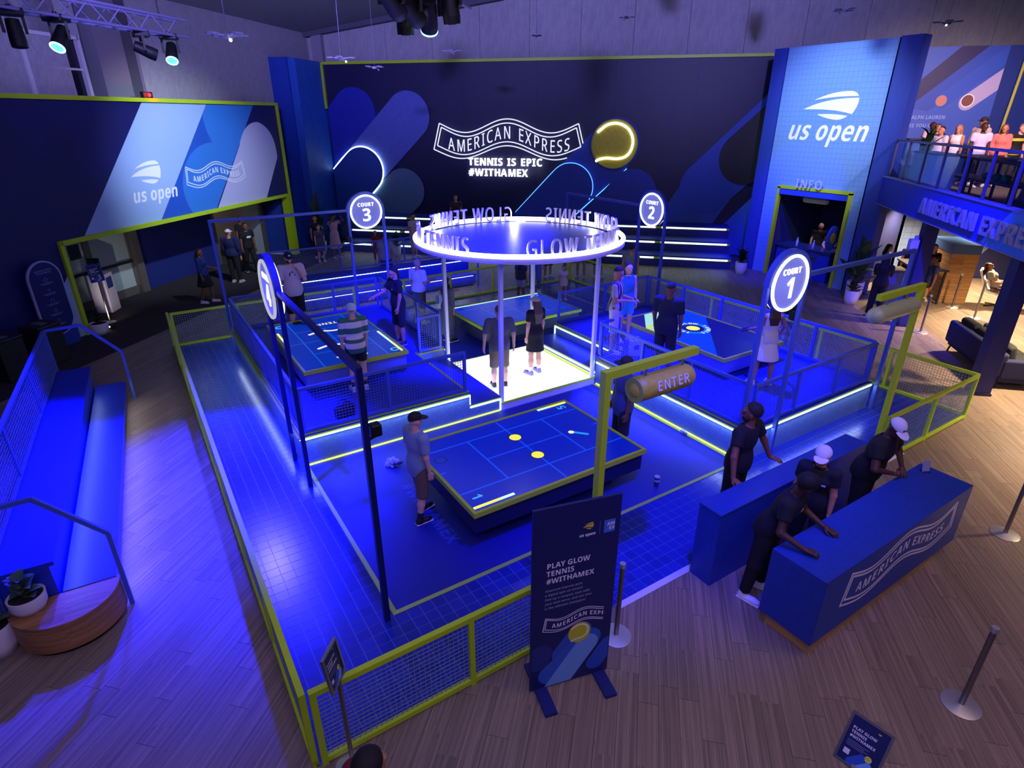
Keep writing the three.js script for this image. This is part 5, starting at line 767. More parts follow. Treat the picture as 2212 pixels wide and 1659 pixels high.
  // unseen ceiling lamps, placed to light the lounge and the gallery
  const down = (u, v, h, k, col, lab) => { const t = thing('unseen_ceiling_lamp', lab, 'lamp', room(u, v, h), ROOM); mesh('trim_ring', tf(new THREE.TorusGeometry(0.11, 0.02, 8, 24), { rx: Math.PI / 2 }), mt.white, t); mesh('lens', cy(0.1, 0.1, 0.01, 0, 0, 0, 24), glow(col, 4), t); spot(room(u, v, h - 0.06), room(u, v, 0), col, k, 1.15, 0.9, 5); };
  down(9.2, 16.4, 2.74, 150, WARM, 'unseen round warm lamp in the gallery underside above the sofa'); down(10.6, 20.4, 2.74, 150, WARM, 'unseen round warm lamp in the gallery underside above the lounge chair'); down(8.3, 12.6, 2.74, 120, WARM, 'unseen round warm lamp in the gallery underside nearest the near navy post'); down(8.2, 8.6, 2.74, 120, WARM, 'unseen round warm lamp in the gallery underside beyond the welcome counter'); down(8.4, 21.6, 2.74, 90, WARM, 'unseen round warm lamp in the gallery underside by the tiled wall');
  spot(room(8.6, 15.0, 7.6), room(9.0, 20.4, 4.6), lin(1, 0.62, 0.66), 230, 0.6, 0.8); spot(room(8.5, 19.0, 7.4), room(9.4, 23, 5.6), lin(0.75, 0.7, 1), 26, 0.8, 0.9);  // unseen pink and lavender spots lighting the gallery crowd and its printed wall
  // lounge furniture
  const ob = thing('oak_box', 'large oak clad box with a blue top band in the lounge', 'room divider', room(9.22, 20.25), ROOM); mesh('cladding', boxUV(sb(-0.36, 0.36, 0, 1.45, -0.7, 0.7), 0.7), oakLight, ob); mesh('top_band', sb(-0.37, 0.37, 1.45, 1.72, -0.71, 0.71), M(0x3a66a8, 0.5), ob);
  const ob2 = thing('oak_box', 'second oak clad box at the picture edge behind the lounge chair', 'room divider', room(12.6, 18.9), ROOM); mesh('cladding', boxUV(sb(-0.6, 0.6, 0, 1.9, -0.6, 0.6), 0.7), oakLight, ob2); mesh('top_band', sb(-0.61, 0.61, 1.9, 2.1, -0.61, 0.61), M(0x3a66a8, 0.5), ob2);
  const so = thing('sofa', 'dark navy sofa with loose cushions seen from behind', 'sofa', room(7.75, 14.0), ROOM), sm = M(0x141a4c, 0.85, 0, { map: speck }), sm2 = M(0x1a2428, 0.85, 0, { map: speck });
  mesh('backrest', rb(0.18, 0.52, 2.3, 0.06, -0.42, 0.5, 0), sm, so); mesh('seat_base', rb(0.85, 0.24, 2.3, 0.05, 0.0, 0.26, 0), sm, so); for (const z of [-1.08, 1.08]) mesh('armrest', rb(0.85, 0.42, 0.16, 0.05, 0, 0.42, z), sm, so);
  for (const z of [-0.7, 0, 0.7]) { const c = mesh('back_cushion', rb(0.2, 0.42, 0.66, 0.08, 0, 0, 0), sm2, so); c.position.set(-0.24, 0.68, z); c.rotation.z = 0.18; mesh('seat_cushion', rb(0.62, 0.16, 0.68, 0.06, 0.12, 0.44, z), sm2, so); } for (const [x, z] of [[-0.38, -1.05], [0.36, -1.05], [-0.38, 1.05], [0.36, 1.05]]) mesh('leg', rod(V3(x, 0.15, z), V3(x * 1.05, 0, z * 1.03), 0.02, 8), mt.black, so);
  one('throw_pillow', tf(rb(0.14, 0.36, 0.4, 0.07), { rz: 0.35 }), M(0x31487c, 0.85), 'blue throw pillow leaning on the navy sofa back', 'pillow', room(7.72, 14.35, 0.74), ROOM);
  const ot = thing('ottoman', 'low dark upholstered seat beyond the near navy post', 'ottoman', room(8.6, 11.7), ROOM); mesh('cushion', rb(1.0, 0.3, 0.9, 0.1, 0, 0.32, 0), sm2, ot); for (const [x, z] of [[-0.4, -0.35], [0.4, -0.35], [-0.4, 0.35], [0.4, 0.35]]) mesh('leg', rod(V3(x, 0.2, z), V3(x, 0, z), 0.02, 8), mt.black, ot);
  const lc = thing('lounge_chair', 'white shell lounge chair on a black star base', 'chair', room(10.3, 19.45), ROOM - 0.5);
  const shell = [[-0.55, 1.02], [-0.42, 0.72], [-0.28, 0.45], [0.1, 0.36], [0.5, 0.42], [0.62, 0.36]]; mesh('shell', shell.slice(1).map((p2, i) => { const a = shell[i], g = bar(V3(a[0], a[1], 0), V3(p2[0], p2[1], 0), 0.045, 0.56); return g; }), M(0xe6e4de, 0.4), lc); mesh('pedestal', cy(0.03, 0.03, 0.28, 0.05, 0.2, 0, 12), mt.black, lc); for (let k = 0; k < 5; k++) mesh('foot', bar(V3(0.05, 0.05, 0), V3(0.05 + 0.34 * Math.cos(k * 1.257), 0.02, 0.34 * Math.sin(k * 1.257)), 0.03), mt.black, lc); for (const z of [-0.29, 0.29]) mesh('armrest', rb(0.4, 0.04, 0.05, 0.015, -0.02, 0.58, z), mt.black, lc);
  // blue high tables with planters
  for (const [u, v, lab] of [[7.25, 19.1, 'tall blue box table with people gathered behind it'], [5.2, 20.6, 'tall blue box beside the booth tower']]) { const b = thing('box_table', lab, 'table', room(u, v), ROOM); mesh('body', rb(0.5, 1.02, 0.5, 0.02, 0, 0.51, 0), M(0x2030a8, 0.5), b); mesh('top', rb(0.62, 0.04, 0.62, 0.015, 0, 1.04, 0), M(0x3a3f6a, 0.4), b); }
  const bt = thing('bar_table', 'high lounge bar table before the tiled wall with seated guests', 'table', room(8.35, 20.0), ROOM); mesh('table_top', rb(0.9, 0.05, 1.5, 0.02, 0, 1.0, 0), M(0x2a2c44, 0.4), bt); for (const [x, z] of [[-0.38, -0.68], [0.38, -0.68], [-0.38, 0.68], [0.38, 0.68]]) mesh('leg', bar(V3(x, 0, z), V3(x, 0.98, z), 0.05), mt.charcoal, bt);
  const cp = thing('paper_cup', 'white paper cup on the high lounge table', 'cup', room(8.3, 19.6, 1.025)); mesh('cup_body', lathe([[0, 0], [0.03, 0], [0.04, 0.11], [0, 0.11]], 14), mt.white, cp); mesh('lid', cy(0.042, 0.042, 0.012, 0, 0.116, 0, 14), mt.white, cp);
  // gallery furniture
  const gt = thing('merchandise_table', 'long black table of goods on the gallery behind the glass', 'table', room(8.05, 17.0, 3.25), ROOM); mesh('table_top', rb(0.8, 0.06, 3.4, 0.02, 0, 0.92, 0), mt.black, gt); mesh('shelf', rb(0.7, 0.05, 3.3, 0.015, 0, 0.45, 0), mt.black, gt); for (const z of [-1.6, -0.5, 0.5, 1.6]) mesh('leg', [bar(V3(-0.32, 0, z), V3(-0.32, 0.9, z), 0.05), bar(V3(0.32, 0, z), V3(0.32, 0.9, z), 0.05)], mt.black, gt);
  const r = rng(91); for (let i = 0; i < 5; i++) { const b = thing('green_bowl', 'glossy green bowl on the gallery table shelf', 'bowl', room(7.95 + 0.12 * (i % 2), 16.2 + i * 0.22, 3.73), 0, 'green bowls on the gallery table'); mesh('bowl', lathe([[0, 0], [0.05, 0], [0.1, 0.06], [0.11, 0.1], [0.1, 0.1], [0.09, 0.06], [0, 0.02]], 16), M(0x1c6a34, 0.15), b); mesh('lid', lathe([[0, 0.15], [0.06, 0.135], [0.1, 0.1], [0, 0.1]], 16), M(0x226f3c, 0.15), b); }
  for (let i = 0; i < 3; i++) one('folded_shirt', rb(0.3, 0.05, 0.26, 0.02, 0, 0.025, 0), [M(0xd8d6c0, 0.8), M(0xb8b04a, 0.8), M(0x3a3e5c, 0.8)][i], ['pale folded shirt on the gallery table', 'yellow folded shirt on the gallery table', 'dark folded shirt on the gallery table'][i], 'folded shirt', room(8.0, 15.5 + i * 0.36 - 0.2, 4.2), ROOM + 0.2 * i);
  const gc = thing('glass_cabinet', 'pale glass-fronted cabinet standing on the gallery by the plant', 'cabinet', room(7.35, 18.6, 3.25), ROOM); mesh('body', bx(0.5, 0.95, 1.5, 0, 0.48, 0), M(0x6f93b8, 0.4), gc); mesh('shirt_display', tf(rb(0.02, 0.4, 0.22, 0.008), { x: -0.262, y: 0.6, z: 0.1 }), M(0xb89a98, 0.7), gc); mesh('top', bx(0.54, 0.04, 1.54, 0, 0.97, 0), mt.charcoal, gc);
  const sc = thing('black_screen', 'large black slanted display panel on the gallery at the picture edge', 'display', room(7.7, 14.2, 3.25), ROOM); mesh('panel', tf(bx(0.1, 1.05, 1.3), { y: 0.55, rz: -0.15 }), M(0x0a0a14, 0.5), sc); mesh('foot', bx(0.5, 0.04, 1.2, 0, 0.02, 0), mt.black, sc);
  plant(room(7.6, 19.95, 3.25), 'dark palm in a black pot on the gallery behind the glass', { potR: 0.22, potH: 0.5, leaves: 14, L: 0.62, W: 0.16, col: 0x163020, seed: 41, stem: 0.95, pot: 0x14141a });
}

// ---------------------------------------------------------------- people: joints with radii, joined by a smooth minimum and meshed on a grid
function netMesh(prims, cell, k, clips = []) {
  const lo = V3(1e9, 1e9, 1e9), hi = V3(-1e9, -1e9, -1e9), pad = cell * 2 + 0.01;
  for (const p of prims) { const r = p.t === 'c' ? Math.max(p.ra, p.rb) : Math.max(...p.r); for (const q of p.t === 'c' ? [p.a, p.b] : [p.c]) { lo.min(q.clone().subScalar(r + pad)); hi.max(q.clone().addScalar(r + pad)); } }
  const nx = Math.ceil((hi.x - lo.x) / cell) + 1, ny = Math.ceil((hi.y - lo.y) / cell) + 1, nz = Math.ceil((hi.z - lo.z) / cell) + 1;
  const P_ = prims.map((p) => p.t === 'c' ? { c: 1, ax: p.a.x, ay: p.a.y, az: p.a.z, dx: p.b.x - p.a.x, dy: p.b.y - p.a.y, dz: p.b.z - p.a.z, ra: p.ra, rr: p.rb - p.ra, il: 1 / Math.max(1e-9, p.b.distanceToSquared(p.a)), cut: p.cut, cut2: p.cut2, sub: p.sub } : { c: 0, ax: p.c.x, ay: p.c.y, az: p.c.z, rx: p.r[0], ry: p.r[1], rz: p.r[2], q: p.q ? p.q.clone().invert() : null, cut: p.cut, sub: p.sub });
  const v = V3();
  const f = (x, y, z) => {
    let d = 1e9;
    for (const p of P_) {
      let e;
      if (p.c) { const px = x - p.ax, py = y - p.ay, pz = z - p.az; let t = (px * p.dx + py * p.dy + pz * p.dz) * p.il; const tt = t < 0 ? 0 : t > 1 ? 1 : t; const qx = px - p.dx * tt, qy = py - p.dy * tt, qz = pz - p.dz * tt; e = Math.sqrt(qx * qx + qy * qy + qz * qz) - (p.ra + p.rr * tt); if (p.cut) e = Math.max(e, (t - p.cut) / Math.sqrt(p.il)); if (p.cut2 !== undefined) e = Math.max(e, (p.cut2 - t) / Math.sqrt(p.il)); }
      else { let px = x - p.ax, py = y - p.ay, pz = z - p.az; if (p.q) { v.set(px, py, pz).applyQuaternion(p.q); px = v.x; py = v.y; pz = v.z; } const a = px / p.rx, b = py / p.ry, c = pz / p.rz, k0 = Math.sqrt(a * a + b * b + c * c); const a2 = a / p.rx, b2 = b / p.ry, c2 = c / p.rz, k1 = Math.sqrt(a2 * a2 + b2 * b2 + c2 * c2); e = k1 < 1e-6 ? -Math.min(p.rx, p.ry, p.rz) : k0 * (k0 - 1) / k1; if (p.cut) e = Math.max(e, p.cut(px, py, pz)); }
      if (p.sub) { d = Math.max(d, -e); continue; }
      if (k > 0 && Math.abs(d - e) < k) { const h = (k - Math.abs(d - e)) / k; d = Math.min(d, e) - h * h * k * 0.25; } else if (e < d) d = e;
    }
    for (const c of clips) d = Math.max(d, c(x, y, z));
    return d;
  };
  const F = new Float32Array(nx * ny * nz).fill(1), B = 4, I = (i, j, l) => (l * ny + j) * nx + i;
  for (let l0 = 0; l0 < nz; l0 += B) for (let j0 = 0; j0 < ny; j0 += B) for (let i0 = 0; i0 < nx; i0 += B) {
    const dc = f(lo.x + (i0 + 1.5) * cell, lo.y + (j0 + 1.5) * cell, lo.z + (l0 + 1.5) * cell), far = Math.abs(dc) > cell * 4.6 + k * 0.5;
    for (let l = l0; l < Math.min(nz, l0 + B); l++) for (let j = j0; j < Math.min(ny, j0 + B); j++) for (let i = i0; i < Math.min(nx, i0 + B); i++) F[I(i, j, l)] = far ? dc : f(lo.x + i * cell, lo.y + j * cell, lo.z + l * cell);
  }
  const id = new Int32Array(nx * ny * nz).fill(-1), pos = [], idx = [], E = [[0, 1], [2, 3], [4, 5], [6, 7], [0, 2], [1, 3], [4, 6], [5, 7], [0, 4], [1, 5], [2, 6], [3, 7]], s = new Float32Array(8);
  for (let l = 0; l < nz - 1; l++) for (let j = 0; j < ny - 1; j++) for (let i = 0; i < nx - 1; i++) {
    let m = 0; for (let c = 0; c < 8; c++) { s[c] = F[I(i + (c & 1), j + ((c >> 1) & 1), l + (c >> 2))]; if (s[c] < 0) m |= 1 << c; } if (m === 0 || m === 255) continue;
    let x = 0, y = 0, z = 0, n = 0; for (const [a, b] of E) if (((m >> a) & 1) !== ((m >> b) & 1)) { const t = s[a] / (s[a] - s[b]); x += (a & 1) + t * ((b & 1) - (a & 1)); y += ((a >> 1) & 1) + t * (((b >> 1) & 1) - ((a >> 1) & 1)); z += (a >> 2) + t * ((b >> 2) - (a >> 2)); n++; }
    id[I(i, j, l)] = pos.length / 3; pos.push(lo.x + (i + x / n) * cell, lo.y + (j + y / n) * cell, lo.z + (l + z / n) * cell);
  }
  const quad = (a, b, c, d, flip) => { if (a < 0 || b < 0 || c < 0 || d < 0) return; if (flip) idx.push(a, c, b, a, d, c); else idx.push(a, b, c, a, c, d); };
  for (let l = 1; l < nz - 1; l++) for (let j = 1; j < ny - 1; j++) for (let i = 1; i < nx - 1; i++) {
    const o = F[I(i, j, l)] < 0;
    if (o !== F[I(i + 1, j, l)] < 0) quad(id[I(i, j - 1, l - 1)], id[I(i, j, l - 1)], id[I(i, j, l)], id[I(i, j - 1, l)], !o);
    if (o !== F[I(i, j + 1, l)] < 0) quad(id[I(i - 1, j, l - 1)], id[I(i - 1, j, l)], id[I(i, j, l)], id[I(i, j, l - 1)], !o);
    if (o !== F[I(i, j, l + 1)] < 0) quad(id[I(i - 1, j - 1, l)], id[I(i, j - 1, l)], id[I(i, j, l)], id[I(i - 1, j, l)], !o);
  }
  const g = new THREE.BufferGeometry(); g.setAttribute('position', new THREE.Float32BufferAttribute(pos, 3)); g.setIndex(idx); g.computeVertexNormals();
  const uv = new Float32Array(pos.length / 3 * 2); for (let i = 0; i < uv.length / 2; i++) { uv[2 * i] = pos[3 * i]; uv[2 * i + 1] = pos[3 * i + 1]; } g.setAttribute('uv', new THREE.BufferAttribute(uv, 2));
  return g;
}
const cc = (a, b, ra, rb = ra, x = {}) => ({ t: 'c', a, b, ra, rb, ...x }), el = (c, r, q, x = {}) => ({ t: 'e', c, r, q, ...x });
const skins = { pale: 0xd9a68c, tan: 0xb98062, brown: 0x7a4a34, dark: 0x4a2c20 };
const stripes = (list, n, vertical) => { const d = new Uint8Array(256 * 4), cs = list.map((c) => new THREE.Color(c).convertLinearToSRGB()); for (let i = 0; i < 256; i++) { const c = cs[Math.floor(i / 256 * n * list.length) % list.length]; d.set([c.r * 255, c.g * 255, c.b * 255, 255], i * 4); } const t = vertical ? new THREE.DataTexture(d, 256, 1) : new THREE.DataTexture(d, 1, 256); t.wrapS = t.wrapT = THREE.RepeatWrapping; t.colorSpace = THREE.SRGBColorSpace; t.magFilter = THREE.LinearFilter; t.needsUpdate = true; return t; };
function person(label, p, face, o = {}) {
  const { H = 1.72, lod = 1, skin = 'tan', shirt = 0x222222, sleeve = 0.55, hem = 0.9, pants = 0x1a1a22, leg = 'long', shoe = 0xd8d8dc, hair = 'short', hairCol = 0x1c1410, cap = null, fem = 0, lean = 0, turn = 0, nod = 0, sit = 0, group, dress = 0, wide = 1 } = o;
  const S = H / 1.75, t = thing('person', label, 'person', p, Math.atan2(face[0], face[1]), group), cell = [0.012, 0.017, 0.024][lod], ch = [0.0062, 0.009, 0.014][lod], hc = [0.0046, 0.0075, 0.015][lod];
  const sk = M(skins[skin] ?? skin, 0.6), X = V3(1, 0, 0), Y = V3(0, 1, 0);
  // joints
  const dirs = (a) => [V3(a[0], a[1], a[2]).normalize(), V3(a[3], a[4], a[5]).normalize()];
  const legs = [o.ll ?? [0.05, -1, 0, 0.02, -1, -0.02], o.rl ?? [-0.05, -1, 0.03, -0.02, -1, -0.03]].map(dirs), tl = 0.43, sl = 0.415;
  let drop = 0; for (const [a, b] of legs) drop = Math.max(drop, -(a.y * tl + b.y * sl)); const hipY = sit ? sit / S : drop + 0.085;
  const root = V3(0, hipY, 0), qL = new THREE.Quaternion().setFromAxisAngle(X, lean).multiply(new THREE.Quaternion().setFromAxisAngle(Y, turn));
  const up = (x, y, z) => V3(x, y, z).applyQuaternion(qL).add(root), sc = (v) => v.clone().multiplyScalar(S);
  const wS = (fem ? 0.165 : 0.19) * wide, neck = up(0, 0.545, -0.01), headC = up(0, 0.70, 0.012);
  const qH = qL.clone().multiply(new THREE.Quaternion().setFromAxisAngle(Y, o.look ?? 0)).multiply(new THREE.Quaternion().setFromAxisAngle(X, nod));
  const hp = (x, y, z) => V3(x, y, z).applyQuaternion(qH).add(headC);
  const arms = [[1, o.la ?? [0.14, -1, 0.0, 0.03, -1, 0.14]], [-1, o.ra ?? [-0.14, -1, 0.0, -0.03, -1, 0.14]]].map(([s, a]) => { const sh = up(s * wS, 0.485, -0.005), [u, f] = dirs(a), e = sh.clone().addScaledVector(u, 0.285), w = e.clone().addScaledVector(f, 0.25); return { s, sh, u, f, e, w }; });
  const hips = legs.map(([a, b], i) => { const s = i ? -1 : 1, h = V3(s * 0.09, hipY - 0.005, 0), k = h.clone().addScaledVector(a, tl), an = k.clone().addScaledVector(b, sl); return { s, h, k, an, a, b }; });
  const scale = (pr) => pr.map((q) => q.t === 'c' ? { ...q, a: sc(q.a), b: sc(q.b), ra: q.ra * S, rb: q.rb * S } : { ...q, c: sc(q.c), r: q.r.map((v) => v * S) });
  const E = (x, y, z, r, ex) => el(up(x, y, z), r, qL, ex);
  const w = wide, torso = fem ? [E(0, 0.36, 0, [0.145 * w, 0.19, 0.1 * w]), E(0, 0.37, 0.07, [0.12 * w, 0.07, 0.055]), E(0, 0.16, 0, [0.122 * w, 0.16, 0.09 * w]), E(0, 0.01, -0.01, [0.165 * w, 0.13, 0.12 * w])] : [E(0, 0.36, 0, [0.168 * w, 0.2, 0.112 * w]), E(0, 0.14, 0.008 * w, [0.148 * w, 0.17, 0.105 * w]), E(0, 0.0, -0.005, [0.158 * w, 0.12, 0.115 * w])];
  const sho = cc(up(-wS * 0.92, 0.48, -0.005), up(wS * 0.92, 0.48, -0.005), 0.052);
  // body
  const hand = (A) => {
    const f = o.handDir?.[A.s] ? V3(...o.handDir[A.s]).normalize() : A.f, n0 = o.palm?.[A.s] ? V3(...o.palm[A.s]) : Math.abs(f.y) > 0.6 ? V3(-A.s, 0, 0.25) : V3(0, -1, 0), n = n0.addScaledVector(f, -n0.dot(f)).normalize(), s = n.clone().cross(f).normalize(), out = [], q = (a, b, c) => A.w.clone().addScaledVector(f, a).addScaledVector(s, b).addScaledVector(n, c), curl = o.curl ?? 0.5;
    const th = s.dot(V3(0, 0, 1)) * 0 + (A.s > 0 ? 1 : -1) * (s.clone().cross(V3(0, 0, 0)).x === 0 ? 1 : 1);
    out.push(cc(q(0.0, 0, 0), q(0.03, 0, 0), 0.026, 0.028), cc(q(0.035, -0.022, 0), q(0.085, -0.026, 0), 0.017, 0.014), cc(q(0.035, 0.022, 0), q(0.085, 0.026, 0), 0.017, 0.014), cc(q(0.04, 0, 0), q(0.09, 0, 0), 0.018, 0.015));
    [-0.031, -0.0105, 0.0105, 0.031].forEach((b, i) => { const L = [0.036, 0.044, 0.041, 0.031][i]; const k1 = q(0.088, b, 0.0), k2 = q(0.088 + L * 0.96, b * 1.12, L * 0.3 * curl), k3 = q(0.088 + L * 1.6, b * 1.15, L * 1.15 * curl); out.push(cc(k1, k2, 0.0096, 0.0088), cc(k2, k3, 0.0088, 0.0076)); });
    const sd = (A.s > 0 ? 1 : -1) * (o.thumb?.[A.s] ?? 1); out.push(cc(q(0.02, 0.02 * sd, 0.006), q(0.055, 0.05 * sd, 0.014), 0.014, 0.0105), cc(q(0.055, 0.05 * sd, 0.014), q(0.088, 0.052 * sd, 0.024), 0.0105, 0.0085)); return out;
  };
  const body = [...torso, sho, cc(up(0, 0.47, -0.015), hp(0, -0.05, -0.02), 0.056, 0.052)];
  for (const A of arms) body.push(cc(A.sh, A.e, 0.048 * w, 0.04 * w), cc(A.e, A.w, 0.041, 0.027));
  for (const h of hips) { body.push(cc(h.h, h.k, 0.083 * w, 0.056), cc(h.k, h.k.clone().addScaledVector(h.b, sl * 0.45), 0.054, 0.056), cc(h.k.clone().addScaledVector(h.b, sl * 0.4), h.an, 0.056, 0.036)); }
  const head = [el(hp(0, 0.01, -0.008), [0.076, 0.098, 0.096], qH), el(hp(0, -0.055, 0.022), [0.056, 0.062, 0.066], qH), cc(hp(0, 0.005, 0.086), hp(0, -0.026, 0.106), 0.011, 0.014), el(hp(0.078, -0.012, -0.006), [0.012, 0.03, 0.02], qH), el(hp(-0.078, -0.012, -0.006), [0.012, 0.03, 0.02], qH), el(hp(0, -0.062, 0.084), [0.026, 0.011, 0.012], qH), el(hp(0, -0.095, 0.072), [0.026, 0.016, 0.018], qH), cc(hp(0.04, 0.026, 0.078), hp(-0.04, 0.026, 0.078), 0.013), el(hp(0.032, 0.004, 0.094), [0.015, 0.012, 0.012], qH, { sub: 1 }), el(hp(-0.032, 0.004, 0.094), [0.015, 0.012, 0.012], qH, { sub: 1 })];
  const parts = [netMesh(scale(body), cell, 0.02 * S), netMesh(scale(head), ch, 0.018 * S)];
  for (const A of arms) parts.push(netMesh(scale(hand(A)), hc, 0.007 * S));
  mesh('body', parts, sk, t);
  if (lod === 0) for (const s of [-1, 1]) mesh('eye', sph(0.0105 * S, ...sc(hp(s * 0.032, 0.004, 0.083)).toArray(), 10), M(0x2a201c, 0.2), t);
  // clothes
  const iq = qL.clone().invert(), loc = (x, y, z) => V3(x / S, y / S, z / S).sub(root).applyQuaternion(iq), gr = 0.022;
  const inf = (pr, k) => pr.map((q) => q.t === 'c' ? { ...q, ra: q.ra + k, rb: q.rb + k } : { ...q, r: q.r.map((v) => v + k) });
  const tmp = V3(), ly = (x, y, z) => { tmp.set(x / S - root.x, y / S - root.y, z / S - root.z).applyQuaternion(iq); return tmp.y; };
  if (shirt !== null) {
    const s = inf([...torso, sho], gr); const hemY = (hem - 0.93);
    s.push(E(0, 0.06, 0, [0.162 * w + gr, 0.16, 0.122 * w + gr])); if (!dress) s.push(E(0, -0.02, -0.003, [0.168 * w + gr, 0.3, 0.122 * w + gr]));
    if (dress) { s.push(cc(up(0, 0.0, 0), up(0, -dress, 0.0), 0.145 * w, fem > 1 ? 0.27 : 0.2)); for (const h of hips) s.push(cc(h.h, h.h.clone().addScaledVector(h.a, Math.min(tl, dress + 0.1)), 0.105, 0.11)); }
    for (const A of arms) { if (sleeve <= 0) continue; s.push(cc(A.sh, A.e, 0.076 * w, 0.068 * w, sleeve < 1 ? { cut: sleeve } : {})); if (sleeve > 1) s.push(cc(A.e, A.w, 0.058, 0.046, { cut: sleeve - 1 })); }
    const bot = dress ? -dress : hemY; const clips = [(x, y, z) => (bot - ly(x, y, z)) * S, (x, y, z) => { const q = ly(x, y, z); return Math.min(q - 0.525, 0.085 - Math.hypot(tmp.x, tmp.z)) * S; }];
    if (sleeve <= 0) clips.push((x, y, z) => { tmp.set(x / S - root.x, y / S - root.y, z / S - root.z).applyQuaternion(iq); return (Math.abs(tmp.x) - wS * 0.82) * S; });
    const sm = shirt?.isTexture ? M(0xffffff, 0.85, 0, { map: shirt }) : M(shirt, 0.85);
    const m = mesh(dress ? 'dress' : 'shirt', netMesh(scale(s), cell, 0.036 * S, clips), sm, t);
    if (o.collar !== undefined) mesh('collar', tf(new THREE.TorusGeometry(0.062 * S, 0.014 * S, 6, 18), { rx: Math.PI / 2 - 0.25 }).applyQuaternion(qL).translate(...sc(up(0, 0.53, -0.005)).toArray()), M(o.collar, 0.85), m);
    if (o.badge) mesh('badge', tf(bx(0.075 * S, 0.022 * S, 0.004)).applyQuaternion(qL).translate(...sc(up(0.075, 0.37, 0.136)).toArray()), M(0xd2d2dc, 0.4), m);
    if (o.logo) mesh('chest_logo', tf(extr(shape(o.logo), 0.006)).scale(S, S, 1).applyQuaternion(qL).translate(...sc(up(0, 0.36, 0.136)).toArray()), M(o.logoCol ?? 0x14141c, 0.7), m);
  }
  if (pants !== null) {
    const s = [E(0, 0.0, -0.005, [0.158 * w + 0.016, 0.13, 0.115 * w + 0.016]), E(0, 0.05, 0, [0.15 * w + 0.014, 0.1, 0.11 * w + 0.014])], L = leg === 'long' ? 0.93 : 0; const pk = 0.016;
    for (const h of hips) { if (leg === 'skirt') continue; const th = leg === 'short' ? 0.72 : leg === 'knee' ? 1.0 : 1; s.push(cc(h.h, h.k, 0.104 * w + (leg !== 'long' ? 0.006 : 0), leg === 'long' ? 0.08 : 0.088, th < 1 ? { cut: th } : {})); if (leg === 'knee') s.push(cc(h.k, h.an, 0.085, 0.085, { cut: 0.1, cut2: -0.2 })); if (leg === 'long') s.push(cc(h.k, h.an, 0.08, o.wideLeg ? 0.08 : 0.056, { cut: 0.95 })); }
    if (leg === 'skirt') s.push(cc(up(0, 0.02, 0), up(0, -0.34, 0), 0.15, 0.25));
    const clips = [(x, y, z) => (ly(x, y, z) - 0.1) * S]; if (leg === 'skirt') clips.push((x, y, z) => (-0.36 - ly(x, y, z)) * S);
    mesh(leg === 'skirt' ? 'skirt' : leg === 'long' ? 'trousers' : 'shorts', netMesh(scale(s), cell, 0.03 * S, clips), M(pants, 0.85), t);
  }
  for (const h of hips) {   // shoes
    const fwd = V3(h.b.x, 0, h.b.z).length() > 0.6 ? V3(0, 1, 0.25).normalize() : V3(h.s * 0.12, 0, 1).normalize(), a = h.an, dn = V3(0, -0.045, 0), s = [cc(a.clone().addScaledVector(fwd, -0.03).add(dn), a.clone().addScaledVector(fwd, 0.12).add(dn), 0.042, 0.04), cc(a.clone().addScaledVector(fwd, -0.01), a.clone().addScaledVector(fwd, 0.0).add(dn), 0.046, 0.046), cc(a.clone().addScaledVector(fwd, 0.12).add(dn), a.clone().addScaledVector(fwd, 0.165).add(dn), 0.04, 0.034)];
    const gy = (a.y - 0.083) * S, flat = fwd.y < 0.5; const sh = mesh('shoe', netMesh(scale(s), Math.min(cell, 0.013), 0.02 * S, flat ? [(x, y) => gy - y] : []), M(shoe, 0.6), t);
    if (flat && lod < 2) mesh('sole', tf(rb(0.094 * S, 0.022 * S, 0.27 * S, 0.01), { ry: Math.atan2(fwd.x, fwd.z) }).translate(...sc(a.clone().addScaledVector(fwd, 0.067)).setY(gy + 0.012 * S).toArray()), M(o.sole ?? 0xdcdce2, 0.6), sh);
    if (o.sock) mesh('sock', netMesh(scale([cc(a.clone().addScaledVector(h.b, -0.11), a, 0.047, 0.043)]), cell, 0, []), M(o.sock, 0.9), t);
  }
  // hair and cap
  const hm = M(hairCol, 0.8); let hs = [];
  if (hair === 'short') hs = [el(hp(0, 0.024, -0.016), [0.086, 0.102, 0.1], qH, { cut: (x, y, z) => (0.52 * z - 0.85 * (y - 0.035) - 0.012) })];
  if (hair === 'curly') hs = [el(hp(0, 0.045, -0.02), [0.1, 0.105, 0.108], qH, { cut: (x, y, z) => (0.6 * z - 0.8 * (y - 0.01) - 0.02) })];
  if (hair === 'long' || hair === 'pony' || hair === 'bun' || hair === 'veil') hs = [el(hp(0, 0.02, -0.018), [0.09, 0.106, 0.104], qH, { cut: (x, y, z) => (0.8 * z - 0.6 * (y - 0.03) - 0.026) })];
  if (hair === 'long') { const dn = V3(0, -1, 0); for (const sx of [-0.055, 0, 0.055]) { const a = hp(sx, -0.02, -0.06), b = a.clone().add(V3(0, -0.2, -0.05)), c = b.clone().add(V3(0, -(o.hairLen ?? 0.12), -0.005)); hs.push(cc(a, b, 0.048, 0.05), cc(b, c, 0.05, 0.03)); } }
  if (hair === 'pony') { const a = hp(0, 0.02, -0.1), b = a.clone().add(V3(0, -0.18, -0.06)); hs.push(cc(a, b, 0.035, 0.022)); }
  if (hair === 'bun') hs.push(el(hp(0, 0.08, -0.09), [0.045, 0.045, 0.045], qH));
  if (hair === 'veil') { const a = hp(0, -0.02, -0.03), b = up(0, 0.44, -0.02); hs.push(cc(a, b, 0.085, 0.13), ); }
